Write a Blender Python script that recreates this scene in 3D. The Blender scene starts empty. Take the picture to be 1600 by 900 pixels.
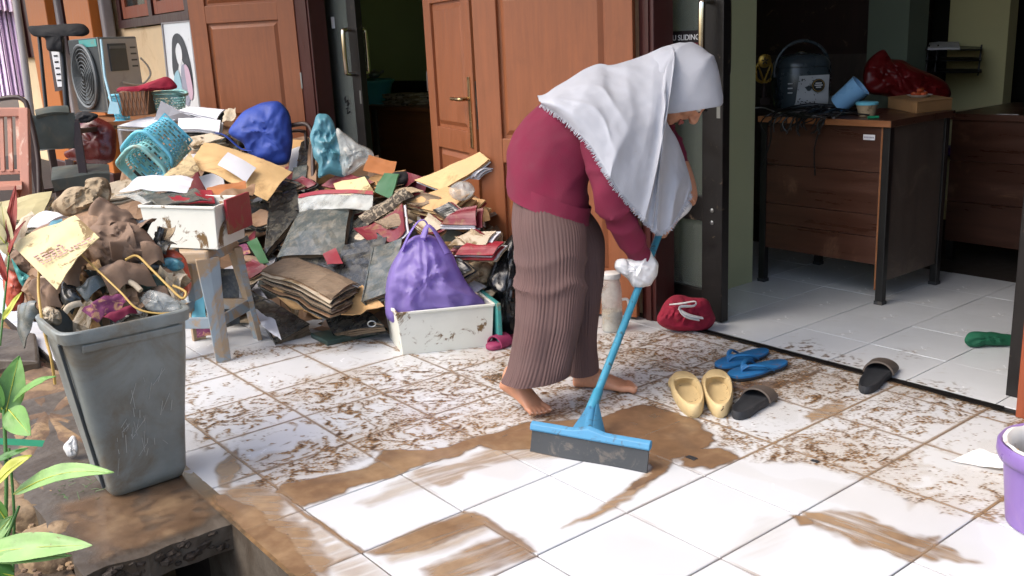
import bpy, bmesh, math, random
import numpy as np
from mathutils import Vector, Matrix, noise

scene = bpy.context.scene
random.seed(7)
# ------------------------------------------------------------------ camera
CC = Vector((2.76685446, -0.95284555, 1.17683605))
RR = Matrix(((0.6231453397, 0.7806203834, -0.0481840480),
             (0.1686330281, -0.1942626141, -0.9663461795),
             (-0.7637098843, 0.5940486964, -0.2526922217)))
FPX = 1483.46
cam_d = bpy.data.cameras.new('camera')
cam = bpy.data.objects.new('camera', cam_d)
scene.collection.objects.link(cam)
cam_d.sensor_width = 36.0
cam_d.lens = FPX / 1600 * 36.0
cam_d.clip_start = 0.05
cam_d.clip_end = 3000
cam.matrix_world = Matrix(((RR[0][0], -RR[1][0], -RR[2][0], CC.x),
                           (RR[0][1], -RR[1][1], -RR[2][1], CC.y),
                           (RR[0][2], -RR[1][2], -RR[2][2], CC.z),
                           (0, 0, 0, 1)))
scene.camera = cam
# ------------------------------------------------------------------ light
SUN_EL, SUN_AZ = math.radians(52), math.radians(200)     # azimuth measured from +Y clockwise
world = bpy.data.worlds.new('World')
scene.world = world
world.use_nodes = True
wn = world.node_tree
sky = wn.nodes.new('ShaderNodeTexSky')
sky.sky_type = 'NISHITA'
sky.sun_disc = False
sky.sun_elevation = SUN_EL
sky.sun_rotation = SUN_AZ
sky.air_density = 1.0
sky.dust_density = 4.0
sky.ozone_density = 1.0
bg = wn.nodes['Background']
bg.inputs['Strength'].default_value = 0.15
wn.links.new(sky.outputs[0], bg.inputs['Color'])
sun_d = bpy.data.lights.new('sun', 'SUN')
sun_d.energy = 0.5
sun_d.angle = math.radians(40)
sun_d.color = (1.0, 0.96, 0.9)
sun = bpy.data.objects.new('sun', sun_d)
scene.collection.objects.link(sun)
sd = Vector((math.sin(SUN_AZ) * math.cos(SUN_EL), math.cos(SUN_AZ) * math.cos(SUN_EL), math.sin(SUN_EL)))
sun.rotation_euler = sd.to_track_quat('Z', 'Y').to_euler()
sun.location = (0, -5, 8)
scene.view_settings.view_transform = 'Standard'
scene.view_settings.look = 'None'
scene.view_settings.exposure = 1.4
scene.view_settings.gamma = 1.0
scene.render.engine = 'CYCLES'
scene.cycles.max_bounces = 8
scene.cycles.transparent_max_bounces = 12

# ------------------------------------------------------------------ helpers
def at(u, v, d):
    """world point seen at photo position (u, v), d metres along the camera axis"""
    x, y = (u - 800) / FPX * d, (v - 450) / FPX * d
    return CC + Vector((RR[0][i] * x + RR[1][i] * y + RR[2][i] * d for i in range(3)))

def gr(u, v, z=0.0):
    r = at(u, v, 1.0) - CC
    return CC + r * ((z - CC.z) / r.z)

def wy(u, v, Y):
    r = at(u, v, 1.0) - CC
    return CC + r * ((Y - CC.y) / r.y)

VIEW = Vector(RR[2])                       # camera axis
VH = Vector((VIEW.x, VIEW.y, 0)).normalized()
RH = Vector((RR[0][0], RR[0][1], 0)).normalized()
UP = Vector((0, 0, 1))

def lin(h):
    h = h.lstrip('#')
    out = []
    for i in (0, 2, 4):
        c = int(h[i:i + 2], 16) / 255
        out.append(c / 12.92 if c <= 0.04045 else ((c + 0.055) / 1.055) ** 2.4)
    return tuple(out)

class MB:
    def __init__(s):
        s.v, s.f, s.uv = [], [], None
    def add(s, vs, fs):
        n = len(s.v)
        s.v += [Vector(p) for p in vs]
        s.f += [tuple(n + i for i in f) for f in fs]
        return s
    def box(s, c, size, m=None):
        c = Vector(c)
        hx, hy, hz = size[0] / 2, size[1] / 2, size[2] / 2
        vs = [Vector((x, y, z)) for x in (-hx, hx) for y in (-hy, hy) for z in (-hz, hz)]
        if m is not None:
            vs = [m @ p for p in vs]
        return s.add([c + p for p in vs], [(0, 1, 3, 2), (4, 6, 7, 5), (0, 4, 5, 1), (2, 3, 7, 6), (0, 2, 6, 4), (1, 5, 7, 3)])
    def bb(s, x0, x1, y0, y1, z0, z1):
        return s.box(((x0 + x1) / 2, (y0 + y1) / 2, (z0 + z1) / 2), (abs(x1 - x0), abs(y1 - y0), abs(z1 - z0)))
    def hexa(s, p):                       # 8 corners: bottom 4 ring, top 4 ring
        return s.add(p, [(3, 2, 1, 0), (4, 5, 6, 7), (0, 1, 5, 4), (1, 2, 6, 5), (2, 3, 7, 6), (3, 0, 4, 7)])
    def bar(s, a, b, w, h, up=UP):
        a, b = Vector(a), Vector(b)
        d = (b - a).normalized()
        x = d.cross(up)
        if x.length < 1e-4: x = d.cross(Vector((1, 0, 0)))
        x.normalize()
        y = x.cross(d)
        q = lambda p: [p - x * w / 2 - y * h / 2, p + x * w / 2 - y * h / 2, p + x * w / 2 + y * h / 2, p - x * w / 2 + y * h / 2]
        return s.hexa(q(a) + q(b))
    def loft(s, rings, caps=(True, True), closed=True):
        n = len(rings[0])
        vs = [p for r in rings for p in r]
        fs = []
        for i in range(len(rings) - 1):
            for j in range(n if closed else n - 1):
                k = (j + 1) % n
                fs.append((i * n + j, i * n + k, (i + 1) * n + k, (i + 1) * n + j))
        if caps[0]: fs.append(tuple(reversed(range(n))))
        if caps[1]: fs.append(tuple((len(rings) - 1) * n + j for j in range(n)))
        return s.add(vs, fs)
    def tube(s, path, r, n=8, squash=1.0, smoothpath=0):
        path = [Vector(p) for p in path]
        rr = list(r) if isinstance(r, (list, tuple)) else [r] * len(path)
        if smoothpath:
            path, rr = cat_path(path, rr, smoothpath)
        rings = []
        px = None
        for i, p in enumerate(path):
            a = path[max(i - 1, 0)]
            b = path[min(i + 1, len(path) - 1)]
            d = (b - a).normalized()
            if px is None:
                px = d.cross(UP)
                if px.length < 1e-3: px = d.cross(Vector((0, 1, 0)))
            px = (px - d * px.dot(d)).normalized()
            py = d.cross(px)
            rings.append([p + (px * math.cos(t) + py * math.sin(t) * squash) * rr[i] for t in [2 * math.pi * k / n for k in range(n)]])
        return s.loft(rings)
    def lathe(s, prof, c=(0, 0, 0), m=None, n=32, caps=(True, True)):
        c = Vector(c)
        rings = []
        for r, z in prof:
            ring = [Vector((r * math.cos(2 * math.pi * k / n), r * math.sin(2 * math.pi * k / n), z)) for k in range(n)]
            if m is not None: ring = [m @ p for p in ring]
            rings.append([c + p for p in ring])
        return s.loft(rings, caps)
    def ell(s, c, rad, m=None, n=16, k=10):
        c = Vector(c)
        rings = []
        for i in range(1, k):
            a = math.pi * i / k
            ring = [Vector((rad[0] * math.sin(a) * math.cos(2 * math.pi * j / n), rad[1] * math.sin(a) * math.sin(2 * math.pi * j / n), -rad[2] * math.cos(a))) for j in range(n)]
            if m is not None: ring = [m @ p for p in ring]
            rings.append([c + p for p in ring])
        return s.loft(rings)
    def grid(s, P, thick=0.0, normal=None):
        """P: rows of points; if thick, closed slab"""
        ny, nx = len(P), len(P[0])
        idx = lambda i, j: i * nx + j
        top = [p for r in P for p in r]
        fs = [(idx(i, j), idx(i, j + 1), idx(i + 1, j + 1), idx(i + 1, j)) for i in range(ny - 1) for j in range(nx - 1)]
        if not thick:
            return s.add(top, fs)
        bot = []
        for i in range(ny):
            for j in range(nx):
                a = P[i][min(j + 1, nx - 1)] - P[i][max(j - 1, 0)]
                b = P[min(i + 1, ny - 1)][j] - P[max(i - 1, 0)][j]
                nn = a.cross(b)
                nn = nn.normalized() if nn.length > 1e-9 else Vector((0, 0, 1))
                bot.append(P[i][j] - nn * thick)
        N = nx * ny
        f2 = [tuple(N + q for q in reversed(f)) for f in fs]
        ed = [idx(0, j) for j in range(nx)] + [idx(i, nx - 1) for i in range(1, ny)] + [idx(ny - 1, j) for j in range(nx - 2, -1, -1)] + [idx(i, 0) for i in range(ny - 2, 0, -1)]
        side = []
        for a, b in zip(ed, ed[1:] + ed[:1]):
            side.append((b, a, N + a, N + b))
        return s.add(top + bot, fs + f2 + side)
    def jitter(s, amp, freq, seed=0, vec=None):
        o = Vector((seed * 3.7, seed * 1.3, seed * 7.1))
        for i, p in enumerate(s.v):
            if vec is None:
                s.v[i] = p + noise.noise_vector(p * freq + o) * amp
            else:
                s.v[i] = p + vec * noise.noise(p * freq + o) * amp
        return s
    def build(s, name, mat, parent=None, smooth=False, bevel=0.0, sub=0, seg=2, loc=None):
        base = Vector((0, 0, 0))
        if parent is not None:
            base = WLOC.get(parent.name, Vector((0, 0, 0)))
        elif loc is not None:
            base = Vector(loc)
        me = bpy.data.meshes.new(name)
        me.from_pydata([p - base for p in s.v], [], s.f)
        bm = bmesh.new(); bm.from_mesh(me)
        bmesh.ops.recalc_face_normals(bm, faces=bm.faces)
        bm.to_mesh(me); bm.free()
        me.materials.append(mat)
        if smooth:
            me.polygons.foreach_set('use_smooth', [True] * len(me.polygons))
            me.set_sharp_from_angle(angle=math.radians(52))
        o = bpy.data.objects.new(name, me)
        scene.collection.objects.link(o)
        if parent is not None:
            o.parent = parent
            WLOC[o.name] = base
        else:
            o.location = base
            WLOC[o.name] = base
        if bevel:
            b = o.modifiers.new('bevel', 'BEVEL')
            b.width = bevel; b.segments = seg; b.limit_method = 'ANGLE'; b.angle_limit = math.radians(40)
        if sub:
            m = o.modifiers.new('sub', 'SUBSURF'); m.levels = sub; m.render_levels = sub
        return o
WLOC = {}

def base_of(mb):
    xs = [p.x for p in mb.v]; ys = [p.y for p in mb.v]; zs = [p.z for p in mb.v]
    return Vector(((min(xs) + max(xs)) / 2, (min(ys) + max(ys)) / 2, min(zs)))

def thing(name, label, cat, loc=(0, 0, 0), group=None):
    o = bpy.data.objects.new(name, None)
    o.empty_display_size = 0.05
    scene.collection.objects.link(o)
    o.location = loc
    WLOC[o.name] = Vector(loc)
    o['label'] = label; o['category'] = cat
    if group: o['group'] = group
    return o

def tag(o, label, cat, group=None):
    o['label'] = label; o['category'] = cat
    if group: o['group'] = group
    return o

def kind(o, k):
    o['kind'] = k
    return o

def solo(mb, name, mat, label, cat, group=None, **kw):
    return tag(mb.build(name, mat, loc=base_of(mb), **kw), label, cat, group)

def cat_path(P, R, k):
    out, ro = [], []
    n = len(P)
    for i in range(n - 1):
        p0, p1, p2, p3 = P[max(i - 1, 0)], P[i], P[i + 1], P[min(i + 2, n - 1)]
        for q in range(k):
            t = q / k
            out.append(0.5 * ((2 * p1) + (p2 - p0) * t + (2 * p0 - 5 * p1 + 4 * p2 - p3) * t * t + (3 * p1 - p0 - 3 * p2 + p3) * t ** 3))
            ro.append(R[i] * (1 - t) + R[i + 1] * t)
    out.append(P[-1]); ro.append(R[-1])
    return out, ro

def cat_closed(P, total):
    n = len(P)
    out = []
    for k in range(total):
        x = k / total * n
        i = int(x); t = x - i
        p0, p1, p2, p3 = P[(i - 1) % n], P[i], P[(i + 1) % n], P[(i + 2) % n]
        out.append(0.5 * ((2 * p1) + (p2 - p0) * t + (2 * p0 - 5 * p1 + 4 * p2 - p3) * t * t + (3 * p1 - p0 - 3 * p2 + p3) * t ** 3))
    return out

def nz(p, f, seed=0):
    return noise.noise(Vector(p) * f + Vector((seed * 5.3, seed * 2.1, seed * 9.7)))

def crump(p, f, seed=0):
    q = Vector(p) * f + Vector((seed * 5.3, seed * 2.1, seed * 9.7))
    w = q + noise.noise_vector(q * .8) * .5
    r = lambda p: 1 - abs(noise.noise(p)) * 2.2
    return 0.62 * r(w) + 0.34 * r(w * 2.1 + Vector((3, 1, 2))) + 0.2 * r(w * 4.3) - 0.55

def sheet(c4, nx=10, ny=8, amp=0.004, freq=9, seed=0, bend=(0, 0), thick=0.0015, off=0.0, curl=0.0):
    """bent, uneven sheet between four world corners (a,b,c,d in order round)"""
    a, b, c, d = [Vector(p) for p in c4]
    nrm = (b - a).cross(d - a)
    nrm.normalize()
    sg = 1
    if nrm.dot(VIEW) > 0: nrm, sg = -nrm, -1               # towards the open side
    P = []
    for i in range(ny + 1):
        t = i / ny
        row = []
        for j in range(nx + 1):
            s = j / nx
            p = (a * (1 - s) + b * s) * (1 - t) + (d * (1 - s) + c * s) * t
            h = bend[0] * 4 * s * (1 - s) + bend[1] * 4 * t * (1 - t) + off
            h += amp * 2 * nz(p, freq, seed) + amp * nz(p, freq * 2.7, seed + 5)
            h += curl * max(0, abs(s - .5) * 2 - .6) ** 2 * 3 * (0.5 + nz(p, 3, seed + 9))
            row.append(p + nrm * h)
        P.append(row)
    m = MB()
    m.grid(P, thick * sg)
    m.nrm = nrm
    return m

def q4(pts, d):
    """four photo positions with one or four depths -> world corners"""
    if not isinstance(d, (list, tuple)): d = [d] * 4
    return [at(u, v, dd) for (u, v), dd in zip(pts, d)]

def pillow(pts, d, T=0.06, Tb=0.05, n=64, rings=12, amp=0.006, freq=14, seed=0, power=2.2, smoothout=True, ridged=True, tilt=0.0, zmin=None):
    """soft closed volume: outline points (photo positions at depth d) swelling to both sides"""
    out = []
    for i, q in enumerate(pts):
        dd = q[2] if len(q) > 2 else d + tilt * (q[1] - pts[0][1]) / 100
        out.append(at(q[0], q[1], dd))
    o = cat_closed(out, n) if smoothout else [out[int(k * len(out) / n) % len(out)] for k in range(n)]
    c = sum(o, Vector()) / len(o)
    w = (CC - c).normalized()
    R = []
    seq = [1 - (i / rings) ** 1.0 for i in range(rings)]
    fn = crump if ridged else nz
    for r in reversed(seq[1:]):
        ring = []
        for p in o:
            q = c + (p - c) * r
            q = q - w * Tb * (1 - r ** power) ** 0.5
            ring.append(q)
        R.append(ring)
    for r in seq:
        ring = []
        for p in o:
            q = c + (p - c) * r
            h = T * (1 - r ** power) ** 0.5
            h += amp * 2 * fn(q, freq, seed) * (1 - r ** 6)
            e = (p - c).normalized() * amp * 0.8 * nz(p, freq, seed + 3)
            ring.append(q + w * h + e * r)
        R.append(ring)
    m = MB()
    m.loft(R)
    if zmin is not None:
        for i, p in enumerate(m.v):
            if p.z < zmin: m.v[i] = Vector((p.x, p.y, zmin + (p.z - zmin) * 0.03))
    return m

# ------------------------------------------------------------------ materials
MUD = lin('#7a5638')
def mat(name, col, rough=0.6, var=0.14, vs=7.0, bump=0.15, bs=60.0, metal=0.0, dirt=0.0, ds=6.0, dcol=None, stretch=(1, 1, 1),
        alpha=1.0, spec=0.5, trans=0.0, sss=0.0, fine=0.0, coat=0.0, dsoft=0.06):
    col = lin(col) if isinstance(col, str) else col
    m = bpy.data.materials.new(name)
    m.use_nodes = True
    t = m.node_tree
    N, L = t.nodes, t.links
    b = N['Principled BSDF']
    b.inputs['Metallic'].default_value = metal
    b.inputs['Specular IOR Level'].default_value = spec
    b.inputs['Alpha'].default_value = alpha
    b.inputs['Transmission Weight'].default_value = trans
    b.inputs['Coat Weight'].default_value = coat
    if sss:
        b.inputs['Subsurface Weight'].default_value = sss
        b.inputs['Subsurface Radius'].default_value = (0.02, 0.008, 0.005)
        b.inputs['Subsurface Scale'].default_value = 0.5
    tc = N.new('ShaderNodeTexCoord')
    mp = N.new('ShaderNodeMapping')
    mp.inputs['Scale'].default_value = stretch
    L.new(tc.outputs['Object'], mp.inputs[0])
    n1 = N.new('ShaderNodeTexNoise'); n1.inputs['Scale'].default_value = vs; n1.inputs['Detail'].default_value = 6
    n1.inputs['Roughness'].default_value = 0.62
    L.new(mp.outputs[0], n1.inputs['Vector'])
    rp = N.new('ShaderNodeMapRange')
    rp.inputs[1].default_value = 0.3; rp.inputs[2].default_value = 0.7
    rp.inputs[3].default_value = 1 - var; rp.inputs[4].default_value = 1 + var * 0.7
    L.new(n1.outputs['Fac'], rp.inputs[0])
    mx = N.new('ShaderNodeVectorMath'); mx.operation = 'SCALE'
    mx.inputs[0].default_value = col
    L.new(rp.outputs[0], mx.inputs['Scale'])
    colout = mx.outputs[0]
    rough_out = None
    if dirt > 0:
        n2 = N.new('ShaderNodeTexNoise'); n2.inputs['Scale'].default_value = ds; n2.inputs['Detail'].default_value = 8
        n2.inputs['Roughness'].default_value = 0.68; n2.inputs['Distortion'].default_value = 0.6
        L.new(tc.outputs['Object'], n2.inputs['Vector'])
        r2 = N.new('ShaderNodeMapRange'); r2.interpolation_type = 'SMOOTHSTEP'
        c = 0.72 - dirt * 0.45
        r2.inputs[1].default_value = c - dsoft; r2.inputs[2].default_value = c + dsoft
        L.new(n2.outputs['Fac'], r2.inputs[0])
        mm = N.new('ShaderNodeMix'); mm.data_type = 'RGBA'
        L.new(r2.outputs[0], mm.inputs[0]); L.new(colout, mm.inputs[6])
        dc = dcol or MUD
        mm.inputs[7].default_value = (*(lin(dc) if isinstance(dc, str) else dc), 1)
        colout = mm.outputs[2]
    L.new(colout, b.inputs['Base Color'])
    # roughness variation
    rr = N.new('ShaderNodeMapRange')
    rr.inputs[1].default_value = 0.3; rr.inputs[2].default_value = 0.7
    rr.inputs[3].default_value = max(0.03, rough - 0.1); rr.inputs[4].default_value = min(1, rough + 0.1)
    L.new(n1.outputs['Fac'], rr.inputs[0]); L.new(rr.outputs[0], b.inputs['Roughness'])
    if bump:
        n3 = N.new('ShaderNodeTexNoise'); n3.inputs['Scale'].default_value = bs; n3.inputs['Detail'].default_value = 4
        L.new(mp.outputs[0], n3.inputs['Vector'])
        bp = N.new('ShaderNodeBump'); bp.inputs['Strength'].default_value = bump; bp.inputs['Distance'].default_value = 0.004
        L.new(n3.outputs['Fac'], bp.inputs['Height']); L.new(bp.outputs[0], b.inputs['Normal'])
    return m

def glass_mat(name, tint, gloss=0.12, haze=0.0):
    m = bpy.data.materials.new(name); m.use_nodes = True
    t = m.node_tree; N, L = t.nodes, t.links
    N.remove(N['Principled BSDF'])
    tr = N.new('ShaderNodeBsdfTransparent'); tr.inputs[0].default_value = (*tint, 1)
    gl = N.new('ShaderNodeBsdfGlossy'); gl.inputs['Roughness'].default_value = 0.06
    fr = N.new('ShaderNodeFresnel'); fr.inputs[0].default_value = 1.45
    mx = N.new('ShaderNodeMixShader')
    L.new(fr.outputs[0], mx.inputs[0]); L.new(tr.outputs[0], mx.inputs[1]); L.new(gl.outputs[0], mx.inputs[2])
    last = mx.outputs[0]
    if haze:
        df = N.new('ShaderNodeBsdfDiffuse'); df.inputs[0].default_value = (.45, .47, .45, 1)
        m2 = N.new('ShaderNodeMixShader'); m2.inputs[0].default_value = haze
        L.new(last, m2.inputs[1]); L.new(df.outputs[0], m2.inputs[2]); last = m2.outputs[0]
    L.new(last, N['Material Output'].inputs[0])
    return m

def film_mat(name, col, opacity=0.5, rough=0.15):
    m = bpy.data.materials.new(name); m.use_nodes = True
    t = m.node_tree; N, L = t.nodes, t.links
    b = N['Principled BSDF']
    b.inputs['Base Color'].default_value = (*lin(col), 1); b.inputs['Roughness'].default_value = rough
    tr = N.new('ShaderNodeBsdfTransparent')
    n = N.new('ShaderNodeTexNoise'); n.inputs['Scale'].default_value = 14; n.inputs['Detail'].default_value = 5
    tc = N.new('ShaderNodeTexCoord'); L.new(tc.outputs['Object'], n.inputs['Vector'])
    r = N.new('ShaderNodeMapRange'); r.inputs[1].default_value = .35; r.inputs[2].default_value = .65
    r.inputs[3].default_value = max(0, opacity - .2); r.inputs[4].default_value = min(1, opacity + .2)
    L.new(n.outputs['Fac'], r.inputs[0])
    mx = N.new('ShaderNodeMixShader')
    L.new(r.outputs[0], mx.inputs[0]); L.new(tr.outputs[0], mx.inputs[1]); L.new(b.outputs[0], mx.inputs[2])
    L.new(mx.outputs[0], N['Material Output'].inputs[0])
    return m

M = {}
M['wood'] = mat('door_wood', '#8c5230', 0.5, 0.16, 5, 0.12, 40, stretch=(9, 9, 0.8), dirt=0.12, ds=7, dcol='#7d4a2c', dsoft=.2)
M['wood_edge'] = mat('door_wood_edge', '#8c4526', 0.5, 0.15, 5, 0.1, 40, stretch=(9, 9, 0.8))
M['maroon'] = mat('maroon_frame_wood', '#3c1714', 0.4, 0.2, 5, 0.1, 40, stretch=(8, 8, 0.8))
M['orange_wood'] = mat('orange_post_wood', '#b4651f', 0.5, 0.12, 5, 0.1, 30, stretch=(8, 8, 0.7))
M['cream'] = mat('cream_wall_paint', '#dcc29a', 0.8, 0.08, 3, 0.2, 40, dirt=0.1, ds=2.5, dcol='#b79566', dsoft=.15)
M['olive'] = mat('olive_wall_paint', '#8c9a60', 0.8, 0.06, 3, 0.1, 40)
M['sage'] = mat('sage_wall_paint', '#a3a784', 0.8, 0.06, 3, 0.1, 40)
M['grey_wall'] = mat('grey_pillar_paint', '#6d7868', 0.8, 0.06, 3, 0.1, 40)
M['lit_wall'] = mat('pale_yellow_lit_wall', '#c9c494', 0.8, 0.06, 3, 0.1, 40)  # pale yellow tone holds the light falling on this wall strip
M['ceiling'] = mat('ceiling_board', '#d2cec4', 0.9, 0.05, 3, 0.1, 30)
M['black_alu'] = mat('black_aluminium', '#1b1817', 0.4, 0.2, 9, 0.1, 80, metal=0.3, dirt=0.12, ds=14, dcol='#6a5a4a')
M['chrome'] = mat('chrome', '#d6cfc0', 0.12, 0.05, 9, 0.0, metal=1.0)
M['brass'] = mat('brass', '#b7a078', 0.25, 0.1, 9, 0.0, metal=1.0)
M['steel'] = mat('dull_steel', '#8d8f8d', 0.35, 0.15, 12, 0.05, metal=0.9)
M['grout'] = mat('grout', '#2b2119', 0.9, 0.25, 20, 0.3, 90)
M['tile'] = mat('white_tile', '#c5c8cb', 0.2, 0.03, 4, 0.04, 8, spec=0.45)
M['tile_in'] = mat('white_tile_indoors', '#d3d7da', 0.2, 0.04, 4, 0.04, 8, dirt=0.05, ds=7, dcol='#a99c88', dsoft=.12)
M['concrete'] = mat('muddy_concrete', '#5b5349', 0.55, 0.3, 9, 0.6, 45, dirt=0.4, ds=5, dcol='#40362b', dsoft=.12)
M['rough_concrete'] = mat('broken_concrete', '#33291f', 0.8, 0.4, 22, 1.0, 50, dirt=0.4, ds=12, dcol='#2c2118')
M['wetmud'] = mat('wet_mud', '#544636', 0.14, 0.14, 5, 0.12, 16, dirt=0.35, ds=4, dcol='#8b6d4c', dsoft=.1)
M['soil'] = mat('dark_soil', '#3f3122', 0.85, 0.45, 18, 1.0, 60, dirt=0.3, ds=9, dcol='#6b5236')
M['stone'] = mat('muddy_stone', '#8c7557', 0.8, 0.35, 16, 0.8, 40, dirt=0.4, ds=9, dcol='#5a4630')
M['stone2'] = mat('brown_rock', '#6c5540', 0.8, 0.35, 14, 0.8, 36, dirt=0.35, ds=7, dcol='#8f7656')
M['maroon_cloth'] = mat('maroon_knit', '#6a1532', 0.9, 0.09, 12, 0.18, 260)
M['trouser'] = mat('brown_pleated_cloth', '#5a4441', 0.85, 0.1, 8, 0.12, 200, dirt=0.05, ds=5)
M['hijab'] = mat('pale_grey_cotton', '#a6a9b1', 0.92, 0.05, 8, 0.25, 420, dirt=0.10, ds=6, dcol='#978b7a', dsoft=.05)
M['skin'] = mat('skin', '#ba8466', 0.5, 0.1, 22, 0.12, 140, sss=0.12, dirt=0.1, ds=22, dcol='#8a5c42', dsoft=.1)
M['lips'] = mat('lips', '#94504a', 0.4, 0.05, 20, 0.05)
M['eye'] = mat('eye', '#d8d3cc', 0.2, 0.02, 20, 0)
M['glove'] = mat('white_plastic_bag', '#dcdcdc', 0.35, 0.06, 20, 0.3, 50)
M['blue_plastic'] = mat('blue_plastic', '#3a87a3', 0.45, 0.12, 9, 0.06, 60, dirt=0.24, ds=26, dcol='#3f4a48')
M['blue_head'] = mat('blue_plastic_head', '#4483a8', 0.5, 0.1, 9, 0.05, 50, dirt=0.26, ds=24, dcol='#44525c')
M['rubber'] = mat('black_rubber', '#2c3034', 0.5, 0.15, 9, 0.1, 50, dirt=0.3, ds=18, dcol='#55504a')
M['bin'] = mat('grey_bin_plastic', '#7f8582', 0.45, 0.2, 7, 0.2, 50, dirt=0.36, ds=5, dcol='#6a6253', dsoft=.14)
M['scratch'] = mat('pale_scratch', '#a9aba6', 0.6, 0.1, 20, 0)
M['stool'] = mat('grey_blue_plastic', '#87949c', 0.45, 0.12, 8, 0.15, 50, dirt=0.52, ds=5, dcol='#9b8468', dsoft=.05)
M['drawer'] = mat('white_drawer_plastic', '#d8d9cf', 0.4, 0.05, 8, 0.05, 40, dirt=0.26, ds=9, dcol='#6f5736', dsoft=.03)
M['teal'] = mat('teal_drawer_front', '#3c8a86', 0.45, 0.12, 8, 0.1, 40, dirt=0.25, ds=14, dcol='#77705c')
M['purple_bag'] = mat('purple_bag_plastic', '#9583c8', 0.4, 0.1, 9, 0.8, 30)
M['blue_bag'] = mat('blue_woven_bag', '#203f95', 0.62, 0.15, 8, 0.3, 60)
M['black_bag'] = mat('black_bag_plastic', '#161719', 0.25, 0.2, 9, 0.4, 30)
M['teal_bag'] = mat('light_blue_bag', '#5e97a6', 0.3, 0.2, 9, 0.3, 30)
M['clear_film'] = film_mat('clear_plastic', '#c8ccc8', 0.45, 0.12)
M['red_film'] = mat('red_bag_plastic', '#6a0d11', 0.42, 0.3, 14, 0.5, 30)
M['manila'] = mat('manila_paper', '#c19a68', 0.7, 0.1, 8, 0.25, 50, dirt=0.22, ds=6, dcol='#8d6c44', dsoft=.1)
M['manila2'] = mat('pale_manila_paper', '#cdab78', 0.7, 0.12, 8, 0.25, 50, dirt=0.22, ds=7, dcol='#93734a', dsoft=.1)
M['kraft_wet'] = mat('wet_brown_card', '#86694f', 0.65, 0.2, 7, 0.3, 40, dirt=0.25, ds=6, dcol='#5e4733', dsoft=.12)
M['paper'] = mat('white_paper', '#cdced3', 0.7, 0.05, 8, 0.2, 60, dirt=0.06, ds=7, dcol='#9a8f80')
M['paper_dirty'] = mat('muddy_paper', '#b9ab94', 0.75, 0.16, 9, 0.3, 50, dirt=0.4, ds=8, dcol='#75603f', dsoft=.07)
M['pages'] = mat('wet_page_block', '#8a7761', 0.75, 0.3, 12, 0.6, 30, stretch=(2, 2, 60), dirt=0.3, ds=6, dcol='#54422e', dsoft=.1)
M['black_cover'] = mat('black_binder_cover', '#26292b', 0.26, 0.25, 9, 0.25, 30, dirt=0.34, ds=22, dcol='#5d5a50', dsoft=.16)
M['grey_cover'] = mat('grey_green_binder_cover', '#4b5352', 0.26, 0.25, 8, 0.25, 30, dirt=0.36, ds=20, dcol='#77746a', dsoft=.16)
M['red_cover'] = mat('red_file_card', '#8c1c2c', 0.5, 0.12, 8, 0.1, 40, dirt=0.3, ds=9)
M['red_cloth'] = mat('red_cloth', '#8c1530', 0.9, 0.25, 9, 0.5, 120, dirt=0.12, ds=14)
M['maroon_cover'] = mat('maroon_file_card', '#701c2a', 0.5, 0.15, 8, 0.1, 40, dirt=0.32, ds=9)
M['orange_card'] = mat('orange_envelope_paper', '#a3673a', 0.65, 0.15, 8, 0.2, 50, dirt=0.25, ds=9)
M['yellow_card'] = mat('yellow_envelope_paper', '#cdbd8c', 0.65, 0.12, 8, 0.3, 50, dirt=0.34, ds=13, dcol='#7a6238', dsoft=.03)
M['green_card'] = mat('green_file_card', '#33623c', 0.5, 0.15, 8, 0.1, 40, dirt=0.3)
M['darkgreen'] = mat('dark_green_board', '#2a3f3b', 0.35, 0.2, 8, 0.1, 40, dirt=0.28, ds=8, dcol='#5f6257')
M['turq'] = mat('turquoise_plastic', '#8cc6c4', 0.45, 0.15, 8, 0.1, 40, dirt=0.36, ds=7, dcol='#8b9482', dsoft=.08)
M['turq2'] = mat('sky_blue_plastic', '#6fc0d6', 0.45, 0.1, 8, 0.1, 40, dirt=0.12, ds=7, dcol='#8b9482')
M['wicker'] = mat('brown_wicker', '#7c5c46', 0.7, 0.25, 30, 0.6, 120)
M['tan_cloth'] = mat('patterned_tan_cloth', '#b7a37c', 0.85, 0.3, 40, 0.4, 60, dirt=0.35, ds=26, dcol='#75644a')
M['rag'] = mat('muddy_rag', '#a39074', 0.9, 0.3, 20, 0.6, 60, dirt=0.4, ds=14, dcol='#5d4a32', dsoft=.08)
M['check'] = mat('checked_cloth', '#4a4238', 0.85, 0.5, 60, 0.4, 60, dirt=0.42, ds=60, dcol='#a3957f')
M['ac_grey'] = mat('grey_painted_steel', '#5e6466', 0.5, 0.1, 6, 0.05, 60, dirt=0.12, ds=4, dcol='#665f52', dsoft=.12)
M['ac_face'] = mat('dark_teal_grey_steel', '#2c3234', 0.8, 0.12, 6, 0.05, 60, dirt=0.1, ds=4, dcol='#57564e', dsoft=.15)
M['steel_pale'] = mat('pale_grey_steel', '#a3a4a2', 0.5, 0.1, 6, 0.05, 60, dirt=0.15, ds=4, dcol='#777064', dsoft=.12)
M['ac_dark'] = mat('dark_grey_plastic', '#414749', 0.5, 0.15, 6, 0.05, 60)
M['vinyl'] = mat('grey_black_vinyl', '#58615e', 0.4, 0.2, 7, 0.1, 40, dirt=0.28, ds=8, dcol='#6b6a60', dsoft=.1)
M['dark_wood'] = mat('dark_chair_wood', '#3a2a26', 0.5, 0.25, 6, 0.15, 40, stretch=(6, 6, .8), dirt=0.15, ds=10, dcol='#7b6854')
M['pink_wood'] = mat('faded_red_chair_wood', '#a9735f', 0.6, 0.15, 7, 0.15, 40, dirt=0.2, ds=9, dcol='#c8ab97')
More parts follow.
